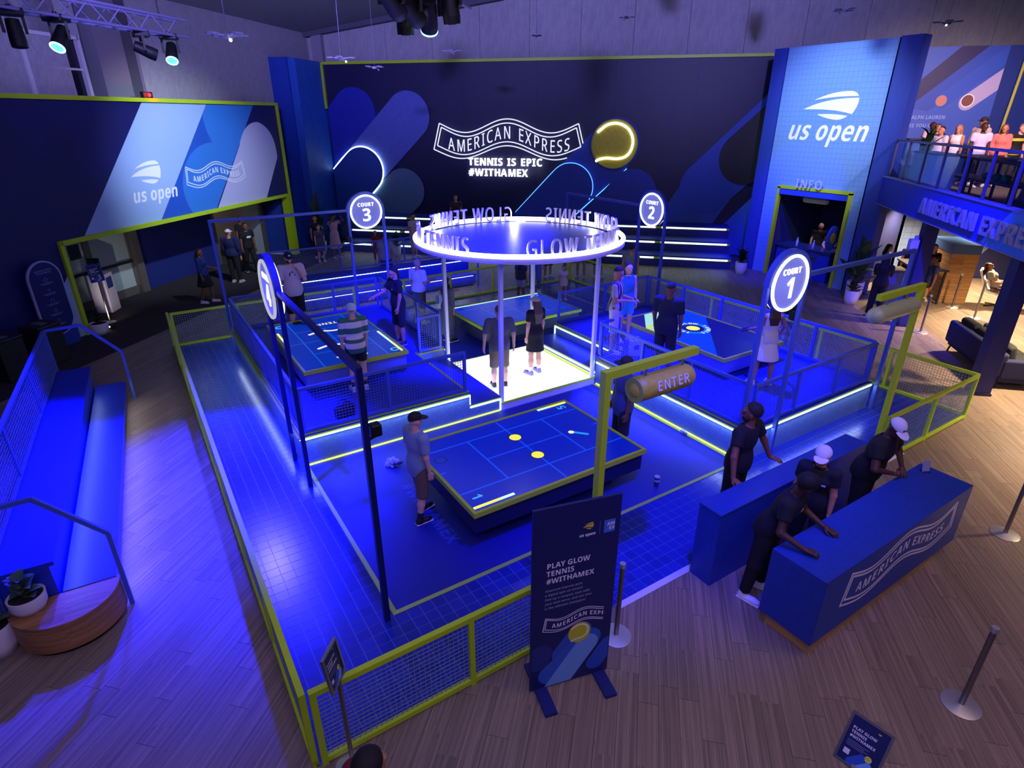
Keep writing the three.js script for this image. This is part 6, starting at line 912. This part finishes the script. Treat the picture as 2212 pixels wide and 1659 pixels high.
  if (hs.length) mesh(hair === 'veil' ? 'headscarf' : 'hair', netMesh(scale(hs), lod === 0 ? 0.008 : 0.012, 0.03 * S, hair === 'veil' ? [(x, y, z) => { const q = V3(x / S, y / S, z / S).sub(headC).applyQuaternion(qH.clone().invert()); return (Math.min(0.055 - Math.hypot(q.x, (q.y + 0.02) * 0.8), q.z - 0.03 > 0 ? 1 : -1)) * S; }] : []), hm, t);
  if (o.beard) mesh('beard', netMesh(scale([el(hp(0, -0.07, 0.03), [0.064, 0.058, 0.064], qH, { cut: (x, y, z) => Math.max(y - 0.02 - 0.3 * z, -z - 0.03) })]), 0.009, 0.01), hm, t);
  if (o.mask) mesh('mask', netMesh(scale([el(hp(0, -0.055, 0.045), [0.062, 0.048, 0.062], qH, { cut: (x, y, z) => -z })]), 0.01, 0.01), M(o.mask, 0.8), t);
  if (cap !== null) {
    const back = o.capBack ? -1 : 1; const cg = netMesh(scale([el(hp(0, 0.035, -0.014), [0.093, 0.095, 0.108], qH, { cut: (x, y, z) => -(y + 0.004) })]), lod === 2 ? 0.014 : 0.009, 0); const cm = mesh('cap', cg, M(cap, 0.8), t);
    mesh('brim', netMesh(scale([el(hp(0, 0.033, 0.095 * back), [0.082, 0.016, 0.1], qH, { cut: (x, y, z) => Math.max(-0.02 - z * back, Math.abs(y + 0.0) - 0.008) })]), lod === 2 ? 0.012 : 0.008, 0), M(o.brim ?? cap, 0.8), cm); if (o.capLogo) mesh('cap_logo', tf(bx(0.034 * S, 0.024 * S, 0.006)).applyQuaternion(qH).translate(...sc(hp(0, 0.075, 0.088)).toArray()), M(o.capLogo, 0.6), cm);
  }
  if (o.phone) { const A = arms[o.phone > 0 ? 0 : 1]; mesh('phone', tf(rb(0.072, 0.145, 0.009, 0.004)).rotateX(-0.9).translate(...sc(A.w.clone().addScaledVector(A.f, 0.1)).toArray()), M(0x101014, 0.25), t); }
  if (o.paddle) { const A = arms[o.paddle > 0 ? 0 : 1], q = sc(A.w.clone().addScaledVector(A.f, 0.09)); const pd = mesh('paddle_handle', rod(q, q.clone().addScaledVector(A.f, 0.12), 0.014, 10), mt.charcoal, t); mesh('paddle_blade', tf(new THREE.CylinderGeometry(0.085, 0.085, 0.012, 24)).applyQuaternion(new THREE.Quaternion().setFromUnitVectors(V3(0, 1, 0), V3(0.3, 1, 0).normalize())).translate(...q.clone().addScaledVector(A.f, 0.2).toArray()), mt.black, pd); }
  if (o.lanyard) mesh('lanyard_card', tf(bx(0.07, 0.1, 0.004)).translate(...sc(up(0, 0.16, 0.135)).toArray()), M(0xe8e8ee, 0.5), t);
  if (o.backpack) mesh('backpack', tf(rb(0.22, 0.3, 0.12, 0.04)).scale(S, S, S).translate(...sc(up(0, 0.32, -0.17)).toArray()), M(o.backpack, 0.8), t);
  return t;
}
const toCam = (p, rot = 0) => { const a = Math.atan2(-0.338 - p.x, 3.642 - p.z) + rot; return [Math.sin(a), Math.cos(a)]; };
const star = [[-0.06, 0.05], [-0.015, 0.05], [0.0, 0.085], [0.05, 0.02], [0.07, -0.02], [-0.07, -0.02]];
const POLO = { shirt: 0x0c0d14, pants: 0x0b0c12, collar: 0x0c0d14, badge: 1, hem: 0.86 };
// attendants at the counters
person('attendant in black polo leaning back on the plain counter, seen from behind', V3(5.68, 0.032, -0.3), [-0.1, -1], { ...POLO, badge: 0, H: 1.84, lod: 0, skin: 'brown', hair: 'curly', beard: 1, look: 0.5, lean: -0.1, la: [0.55, -1, -0.25, 0.3, -0.9, -0.3], ra: [-0.55, -1, -0.25, -0.3, -0.9, -0.3], handDir: { 1: [0.3, -0.1, -1], '-1': [-0.3, -0.1, -1] }, palm: { 1: [0, -1, 0], '-1': [0, -1, 0] } });
person('attendant in black polo leaning forward with both hands on the welcome counter', V3(4.93, 0, 0.72), [0.3, 1], { ...POLO, H: 1.8, lod: 0, skin: 'dark', hair: 'curly', hairCol: 0x0c0908, look: 0.8, nod: 0.1, lean: 0.36, la: [0.3, -0.95, 0.25, -0.15, -0.36, 0.9], ra: [-0.45, -0.95, 0.05, 0.1, -0.36, 0.9], handDir: { 1: [-0.2, -0.12, 1], '-1': [0.25, -0.12, 1] }, palm: { 1: [0, -1, 0], '-1': [0, -1, 0] }, ll: [0.05, -1, 0.1, 0.02, -1, -0.12], rl: [-0.14, -1, -0.06, -0.06, -1, -0.12], shoe: 0xe6e6f0 });
person('attendant in a white cap turned aside between the two counters', V3(5.85, 0, 0.66), [-0.95, 0.35], { ...POLO, H: 1.7, lod: 0, skin: 'tan', hair: 'pony', cap: 0xd6d2e0, lean: 0.12, nod: 0.1, fem: 1, shirt: 0x10121e });
person('heavy attendant in a white cap leaning with folded hands at the counter end', V3(7.02, 0, 0.66), [0.1, 1], { ...POLO, H: 1.78, lod: 0, skin: 'dark', hair: 'short', cap: 0xcfcbe0, capLogo: 0x2a3068, look: -0.5, nod: 0.35, lean: 0.25, wide: 1.16, la: [0.42, -0.85, 0.25, -0.75, -0.32, 0.5], ra: [-0.42, -0.9, 0.25, 0.85, -0.3, 0.45] });
// players and visitors on the deck
person('boy in black cap, grey shirt and tan shorts at the near table', V3(2.22, 0.042, -2.66), [0.93, -0.15], { H: 1.63, lod: 0, skin: 'pale', shirt: 0x7d8ea6, sleeve: 0.75, hem: 0.78, pants: 0x6a4f42, leg: 'knee', shoe: 0x121218, sole: 0xcfcfd8, sock: 0x14141c, cap: 0x0d0d12, hairCol: 0x3a2618, nod: 0.2, ll: [0.06, -1, 0.22, 0.02, -1, 0.02], rl: [-0.06, -1, -0.1, -0.02, -1, -0.18] });
person('man in grey shirt and khaki shorts standing on the white glowing floor', V3(5.24, 0.18, -5.52), [0.35, -0.94], { H: 1.68, lod: 0, skin: 'pale', shirt: 0x5c5f66, sleeve: 0.8, hem: 0.83, pants: 0x8a7a5c, leg: 'knee', shoe: 0x1c1c22, hairCol: 0x6a5a4a, wide: 1.12, la: [0.3, -1, 0.0, 0.06, -1, 0.15], ra: [-0.3, -1, 0, -0.06, -1, 0.15] });
person('woman in a short black dress and pale cap on the white glowing floor', V3(6.2, 0.18, -5.68), [-0.1, -1], { H: 1.66, lod: 0, skin: 'pale', shirt: 0x15161c, sleeve: 0.6, dress: 0.36, pants: null, fem: 1, hair: 'long', hairLen: 0.2, hairCol: 0x6a5648, cap: 0xd8c8bc, shoe: 0x8a86c0, sock: 0xe6e2e6 });
person('man in a vertically striped shirt looking at his phone by the canopy post', V3(7.72, HT, -5.0), [0.6, 0.8], { H: 1.8, lod: 1, skin: 'tan', shirt: stripes([0xb8aca0, 0x3a3634], 10, true), sleeve: 0.8, pants: 0xcfc6c8, leg: 'knee', hairCol: 0x2a2018, nod: 0.4, la: [0.1, -1, 0.15, -0.2, -0.15, 1], ra: [-0.15, -1, 0.1, 0.2, 0.05, 1], phone: 1, shoe: 0xd0d0dc });
person('woman in a blue tank top with a white sweater over her shoulders', V3(8.4, HT, -5.42), toCam(V3(8.4, 0, -5.42), 0.5), { H: 1.72, lod: 1, skin: 'pale', fem: 1, shirt: 0x2a6ac8, sleeve: 0, pants: 0x3a9ad8, leg: 'short', hair: 'bun', hairCol: 0x2a1c18, collar: 0xe6e2f0 });
person('man in a dark navy polo watching the court 1 table', V3(7.75, HT, -3.62), [0.75, -0.35], { H: 1.78, lod: 0, skin: 'brown', shirt: 0x14182e, sleeve: 0.75, hem: 0.8, pants: 0x1a1a22, leg: 'knee', hairCol: 0x14100e, nod: 0.35, collar: 0x14182e, shoe: 0x9aa0c8, sock: 0x2a2c3c, wide: 1.06, la: [0.2, -1, 0.1, 0, -1, 0.3] });
person('woman in a white skirt playing under the court 1 sign', V3(8.9, HT, -2.25), [0.5, -0.87], { H: 1.62, lod: 0, skin: 'tan', fem: 1, shirt: 0xd2d0d8, sleeve: 0, pants: 0xe2e0e6, leg: 'skirt', hair: 'long', hairCol: 0x4a3628, la: [0.1, -0.9, 0.4, 0, -0.4, 1], ra: [-0.5, -0.7, 0.3, -0.2, -0.7, 0.8], shoe: 0xc6c6d8, ll: [0.14, -1, 0, 0.05, -1, -0.02], rl: [-0.14, -1, 0, -0.05, -1, -0.02], paddle: 1 });
person('man in a flat cap and dark shirt behind the hanging ENTER tube', V3(5.62, 0.042, -2.42), [-0.9, -0.35], { H: 1.74, lod: 0, skin: 'brown', shirt: 0x3c4672, sleeve: 0.8, hem: 0.78, pants: 0x1a1c30, leg: 'knee', cap: 0x2a2430, shoe: 0x1a1a24, wide: 1.08, ra: [-0.15, -1, 0.1, -0.05, -1, 0.2] });
person('staff woman in black polo and shorts pointing across the court 3 table', V3(4.15, HT, -7.85), [-1, 0.1], { H: 1.7, lod: 0, skin: 'tan', fem: 1, shirt: 0x0c0d16, sleeve: 0.7, hem: 0.78, pants: 0x0d0f1a, leg: 'knee', hair: 'pony', hairCol: 0x0a0808, badge: 1, collar: 0x0c0d16, nod: 0.25, lean: 0.08, ra: [-0.1, -0.75, 0.6, 0.1, -0.25, 1], la: [0.1, -1, 0.05, -0.1, -1, 0.2], shoe: 0x2a2c48 });
person('boy in a green and white striped shirt with a blue cap, from behind', V3(2.58, HT, -6.02), [0.1, -1], { H: 1.62, lod: 0, skin: 'pale', shirt: stripes([0xd2c8d4, 0x2e6a62], 4.8, false), sleeve: 0.95, hem: 0.8, pants: 0x101018, leg: 'short', cap: 0x9fb8e0, capBack: 1, hairCol: 0x3a2a1c, shoe: 0xd0d2e0, sock: 0x1a1a20, ra: [-0.1, -1, 0.1, -0.02, -1, 0.3], wide: 1.02 });
person('bearded man in a pale logo shirt with his hand at his chin', V3(2.5, HT, -9.9), toCam(V3(2.5, 0, -9.9), 0.2), { H: 1.82, lod: 0, skin: 'pale', shirt: 0xb9aec4, sleeve: 0.8, hem: 0.82, pants: 0x0e0f18, leg: 'knee', cap: 0x14183c, capLogo: 0xe6e6f0, beard: 1, hairCol: 0x2a1a12, la: [0.12, -0.85, 0.45, -0.42, 0.85, 0.3], handDir: { 1: [-0.6, 0.8, 0.1] }, logo: star, logoCol: 0x1a1830, wide: 1.1, shoe: 0xd8d8e4, nod: 0.15 });
person('woman in a dark headscarf and patterned dress guiding the child', V3(5.75, 0.042, -8.75), [0.9, -0.25], { H: 1.6, lod: 1, skin: 'tan', fem: 1, shirt: 0x5a5a6c, sleeve: 1.6, dress: 0.72, pants: 0x4a4c5c, hair: 'veil', hairCol: 0x14121c, shoe: 0x1a1a22, la: [0.1, -0.4, 0.9, 0.1, -0.15, 1] });
person('small child with a backpack holding a paddle over the rear table', V3(6.02, 0.042, -9.62), [0.9, 0.3], { H: 1.12, lod: 1, skin: 'tan', shirt: 0xc8cce6, sleeve: 0.7, pants: 0x7a2a6a, leg: 'knee', hair: 'short', hairCol: 0x100c0c, backpack: 0x6a86c0, la: [0.05, -0.8, 0.5, 0, -0.05, 1], paddle: 1, nod: 0.2 });
// visitors around the deck
person('grey-haired man in a blue-lit shirt holding a cup behind the court 3 railing', V3(5.75, 0.042, -10.4), [0.8, -0.3], { H: 1.72, lod: 1, skin: 'tan', shirt: 0xb8bac8, sleeve: 0.8, pants: 0x3a3c58, leg: 'knee', hairCol: 0x8a8078, ra: [-0.1, -1, 0.1, 0.1, 0.1, 1], wide: 1.08 });
person('man in a dark cap and pale blue shirt behind the second bench end', V3(6.5, 0, -14.6), toCam(V3(6.5, 0, -14.6), -0.4), { H: 1.72, lod: 2, skin: 'tan', shirt: 0x9aa2b4, pants: 0x2a2c48, leg: 'knee', cap: 0x14162c, beard: 1 });
person('child in dark top and pale shorts under the canopy edge', V3(9.1, 0.042, -10.6), toCam(V3(9.1, 0, -10.6), 2.6), { H: 1.32, lod: 2, skin: 'brown', shirt: 0x20265c, pants: 0x8a8cc0, leg: 'short', hair: 'long', hairCol: 0x140e0c });
person('man with a lanyard card and black shirt under the canopy', V3(10.1, 0.032, -11.3), toCam(V3(10.1, 0, -11.3), 0.1), { H: 1.76, lod: 1, skin: 'tan', shirt: 0x12131c, pants: 0x4a5a9a, leg: 'long', lanyard: 1 });
person('small girl in a pale frilled top behind the rear railing', V3(10.3, 0.042, -10.1), toCam(V3(10.3, 0, -10.1), 0.3), { H: 1.05, lod: 1, skin: 'tan', fem: 1, shirt: 0xb8a8d8, dress: 0.2, pants: null, hair: 'bun', hairCol: 0x2a1a14 });
person('man in a dark shirt and shorts arm in arm behind the canopy', V3(12.5, 0, -12.0), toCam(V3(12.5, 0, -12.0), -0.3), { H: 1.72, lod: 2, skin: 'tan', shirt: 0x2e3468, pants: 0x14141e, leg: 'short' });
person('man in a blue-lit jacket facing away behind the canopy post', V3(13.0, 0, -11.7), toCam(V3(13, 0, -11.7), 2.7), { H: 1.76, lod: 2, skin: 'tan', shirt: 0x6a7080, sleeve: 1.9, pants: 0x2a2c48, leg: 'knee' });
person('person in a red shirt half hidden behind the canopy posts', V3(11.6, 0, -12.7), toCam(V3(11.6, 0, -12.7), 0.6), { H: 1.66, lod: 2, skin: 'tan', shirt: 0x8a2a3c, pants: 0x2a2c48, leg: 'knee' });
person('person in a blue-lit shirt bending near the white canopy post', V3(11.9, 0, -9.0), toCam(V3(11.9, 0, -9), 2.9), { H: 1.7, lod: 2, skin: 'tan', shirt: 0x74787f, pants: 0x2a2c48, leg: 'knee' });
person('woman in a pale pink dress with raised arms by the corner plant', room(-11.7, 21.2), toCam(room(-11.7, 21.2), 0.6), { H: 1.68, lod: 2, skin: 'brown', fem: 2, shirt: 0xc8a8b8, sleeve: 0.5, dress: 0.5, pants: null, hairCol: 0x140e0c, la: [0.5, 0.3, 0.6, -0.6, 0.6, 0.3], ra: [-0.4, 0.1, 0.6, 0.6, 0.7, 0.2] });
person('child in a grey-blue dress standing with the pink-dressed woman', room(-11.95, 20.5), toCam(room(-11.95, 20.5), 0.2), { H: 1.4, lod: 2, skin: 'pale', fem: 1, shirt: 0x4a4e74, dress: 0.4, pants: null, hair: 'long', hairCol: 0x2a1c14 });
person('woman in dark clothes photographing behind the grey-blue child', room(-12.4, 21.1), toCam(room(-12.4, 21.1), 0.1), { H: 1.64, lod: 2, skin: 'tan', fem: 1, shirt: 0x191a2c, pants: 0x14141e, hair: 'long', hairCol: 0x100c0c, la: [0.3, -0.6, 0.7, -0.4, 0.5, 0.6] });
person('child in a red top and pale hat before the shorter bleacher', room(-9.9, 21.0), toCam(room(-9.9, 21.0), 0.2), { H: 1.18, lod: 2, skin: 'tan', shirt: 0x8a1c2c, pants: 0x8a1c2c, leg: 'long', cap: 0xb8a090, capBack: 1, hair: 'long', hairCol: 0x1c1410 });
person('person in white standing before the shorter bleacher', room(-8.75, 22.0), toCam(room(-8.75, 22.0), 0.9), { H: 1.7, lod: 2, skin: 'tan', shirt: 0xb4b0c8, pants: 0xb0aec8, leg: 'knee' });
person('woman in a brown dress before the shorter bleacher', room(-7.9, 22.0), toCam(room(-7.9, 22.0), 2.8), { H: 1.68, lod: 2, skin: 'tan', fem: 2, shirt: 0x6a5048, dress: 0.55, pants: null, hair: 'long', hairCol: 0x100c0a });
person('person in dark clothes seated on the top tier of the shorter bleacher', room(-7.7, 24.25, 1.26), toCam(room(-7.7, 24.25)), { H: 1.7, lod: 2, sit: 0.1, skin: 'tan', shirt: 0x3a3030, pants: 0x14141e, ll: [0.15, 0.1, 1, 0, -1, 0.1], rl: [-0.15, 0.1, 1, 0, -1, 0.1] });
// by the doors
person('man in a navy jacket and white cap, back turned, by the corridor', V3(2.4, 0, -17.8), toCam(V3(2.4, 0, -17.8), 2.6), { H: 1.76, lod: 1, skin: 'tan', shirt: 0x10164c, sleeve: 1.9, pants: 0x16141c, cap: 0xc8c4d0, wide: 1.16, shoe: 0xc8a8a8 });
person('man in black shirt and grey cap facing the navy-jacketed man', room(-14.5, 19.5), [0.5, 0.7], { H: 1.78, lod: 2, skin: 'brown', shirt: 0x0e0e14, pants: 0x4a4a58, cap: 0xa8a4a0, shoe: 0x1a1a22 });
person('man in black shirt with a white chest print walking from the corridor', V3(3.1, 0, -18.85), toCam(V3(3.1, 0, -18.85), 0.5), { H: 1.78, lod: 1, skin: 'brown', shirt: 0x0c0c10, pants: 0x0e0e14, logo: [[-0.09, -0.01], [-0.05, 0.035], [0.05, 0.035], [0.09, 0], [0.05, -0.035], [-0.05, -0.035]], logoCol: 0xdedee6, ll: [0.03, -1, 0.3, 0, -1, 0.05], rl: [-0.03, -1, -0.18, 0, -0.9, -0.5], shoe: 0x14141a, sock: 0xc8a890 });
person('woman in a blue top and dark skirt walking past the doors', V3(1.25, 0, -15.72), [0.9, 0.5], { H: 1.62, lod: 1, skin: 'brown', fem: 1, shirt: 0x162a7c, sleeve: 1.4, pants: 0x0d0f1c, leg: 'skirt', hair: 'long', hairCol: 0x0a0808, shoe: 0xd6d2e0, la: [0.1, -1, 0.1, -0.1, -0.1, 1], ll: [0.03, -1, 0.25, 0, -1, 0.05], rl: [-0.03, -1, -0.12, 0, -1, -0.25] });
// booth and lounge
person('bald bearded attendant in black behind the info desk', V3(20.15, 0, -8.25), [-1, 0.5], { H: 1.72, lod: 1, skin: 'pale', shirt: 0x0a0a10, pants: 0x0b0b10, hair: 'none', beard: 1, hairCol: 0x2a1a10, nod: 0.3, look: 0.6 });
person('attendant with bushy auburn hair bowed over the info desk', V3(19.95, 0, -7.65), [-1, 0.3], { H: 1.66, lod: 1, skin: 'pale', fem: 1, shirt: 0x0a0a10, pants: 0x0b0b10, hair: 'curly', hairCol: 0x4a2618, nod: 0.8, lean: 0.35, la: [0.1, -0.8, 0.6, -0.5, -0.4, 0.8], ra: [-0.1, -0.8, 0.6, 0.5, -0.4, 0.8] });
person('woman in a long black dress standing near the exit tube sign', V3(16.62, 0, -4.2), [0.85, -0.3], { H: 1.74, lod: 1, skin: 'dark', fem: 1, shirt: 0x0d0c12, sleeve: 0.7, pants: 0x0d0c12, wideLeg: 1, hair: 'long', hairCol: 0x0a0808, shoe: 0xb8b4e0, la: [0.1, -0.8, 0.5, -0.1, 0.1, 1], ra: [-0.1, -0.8, 0.5, 0.1, 0.1, 1] });
person('staff woman in a black dress holding her wrist by the oak box', V3(19.6, 0, -4.35), toCam(V3(19.6, 0, -4.35), 0.2), { H: 1.68, lod: 1, skin: 'pale', fem: 1, shirt: 0x0e0e16, sleeve: 0.7, dress: 0.34, pants: null, hair: 'long', hairCol: 0x3a2418, badge: 1, shoe: 0xe0ded8, la: [0.15, -1, 0.1, -0.8, -0.05, 0.6], ra: [-0.2, -1, 0.0, -0.05, -1, 0.1], nod: 0.2 });
person('guest in a pale shirt seated at the high lounge table beside the tall plant', room(7.55, 20.6), [0.6, 0.8], { H: 1.66, lod: 2, sit: 0.72, skin: 'tan', shirt: 0xa8a4a4, pants: 0x2a2c44, hair: 'long', hairCol: 0x100c0c, ll: [0.1, -0.25, 1, 0, -1, 0.05], rl: [-0.1, -0.25, 1, 0, -1, 0.05], nod: 0.4 });
person('bald older guest in a dark shirt seated at the high lounge table', room(8.35, 21.15), [-0.2, 1], { H: 1.74, lod: 2, sit: 0.74, skin: 'pale', shirt: 0x1e2238, hair: 'none', ll: [0.1, -0.25, 1, 0, -1, 0.05], rl: [-0.1, -0.25, 1, 0, -1, 0.05] });
person('dark-haired guest at the high lounge table next to the navy post', room(8.2, 18.95), [-0.7, -0.5], { H: 1.7, lod: 2, sit: 0.7, skin: 'brown', shirt: 0x26306c, hair: 'curly', hairCol: 0x0a0808, ll: [0.1, -0.25, 1, 0, -1, 0.05], rl: [-0.1, -0.25, 1, 0, -1, 0.05] });
person('woman in a grey top reclining in the white lounge chair', room(10.22, 19.45), [Math.sin(ROOM - 0.5 + Math.PI / 2), Math.cos(ROOM - 0.5 + Math.PI / 2)], { H: 1.66, lod: 1, sit: 0.56, skin: 'tan', fem: 1, shirt: 0x9a9c92, sleeve: 0.6, pants: 0x8a4a34, leg: 'knee', hair: 'long', hairCol: 0x2a1a12, lean: -0.55, nod: -0.2, ll: [0.08, 0.02, 1, 0, -0.75, 0.75], rl: [-0.08, 0.02, 1, 0, -0.65, 0.8], la: [0.1, -0.8, 0.5, -0.3, 0, 1], ra: [-0.1, -0.8, 0.5, 0.3, 0, 1], shoe: 0xd8c8b8 });
person('visitor in dark clothes seen in part behind the court 1 sign', V3(12.7, 0, -4.2), toCam(V3(12.7, 0, -4.2), 2.4), { H: 1.7, lod: 2, skin: 'tan', shirt: 0x191a24, pants: 0x16161e, leg: 'knee', shoe: 0x8a88b8, sock: 0xc8c8d8 });
person('person with a white cloth over the shoulder beyond the long blue bench', V3(-2.95, 0, -5.05), [-0.8, 0.4], { H: 1.62, lod: 1, skin: 'tan', shirt: 0xd4d2da, pants: 0x2a2c58 });
person('dark-haired visitor in a red top passing the near fence corner', V3(0.16, 0, 1.30), [0.9, -0.3], { H: 1.7, lod: 0, skin: 'tan', shirt: 0x6a1020, pants: 0x14141e, hair: 'curly', hairCol: 0x0a0706 });
// gallery
const gal = (i) => 3.25; [
  [8.02, 20.35, 'person in white leaning by the gallery palm', { shirt: 0xd0c8e0, H: 1.6, skin: 'tan' }], [8.15, 21.0, 'woman in a dark jacket with long hair on the gallery', { shirt: 0x1c1a22, fem: 1, hair: 'long', sleeve: 1.8, H: 1.66 }], [8.2, 21.5, 'man in a pale shirt with dark hair on the gallery', { shirt: 0xd8b8c0, H: 1.7, skin: 'dark' }], [8.5, 20.5, 'blonde woman in a white tank top on the gallery', { shirt: 0xf0e0e4, sleeve: 0, fem: 1, hair: 'long', hairCol: 0x9a6a4a, skin: 'tan', H: 1.64 }], [8.9, 20.0, 'person in a white and blue shirt by the gallery table', { shirt: 0xc8c4ec, H: 1.7, skin: 'dark' }], [9.2, 20.8, 'tall person in a dark cap and beige jacket on the gallery', { shirt: 0xb8a49a, cap: 0x16161c, sleeve: 1.8, H: 1.84, skin: 'brown' }], [9.5, 20.2, 'woman in a coral cardigan with a bright red bag on the gallery', { shirt: 0xe07a70, fem: 1, sleeve: 1.6, hair: 'long', hairCol: 0x6a3a28, H: 1.66, backpack: 0xd81428 }], [10.0, 20.5, 'man in a dark tee with yellow stripes leaning on the gallery table', { shirt: stripes([0x16161c, 0x16161c, 0x16161c, 0xc8c83a], 3.4, false), H: 1.68, skin: 'pale', hairCol: 0x8a6a5a, lean: 0.15 }], [10.55, 20.9, 'person in a violet shirt behind the yellow-striped man', { shirt: 0x6a62a8, H: 1.72 }], [9.6, 21.5, 'person with a large pale hat behind the gallery crowd', { shirt: 0xcabcbc, cap: 0xb8b0ac, H: 1.66 }],
].forEach(([u, v, lab, o], i) => { const p = room(u, v, 3.25); person(lab, p, toCam(p, ((i * 37) % 5 - 2) * 0.35), { lod: 2, pants: 0x2a2834, ...o }); });
renderer.render(scene, camera);
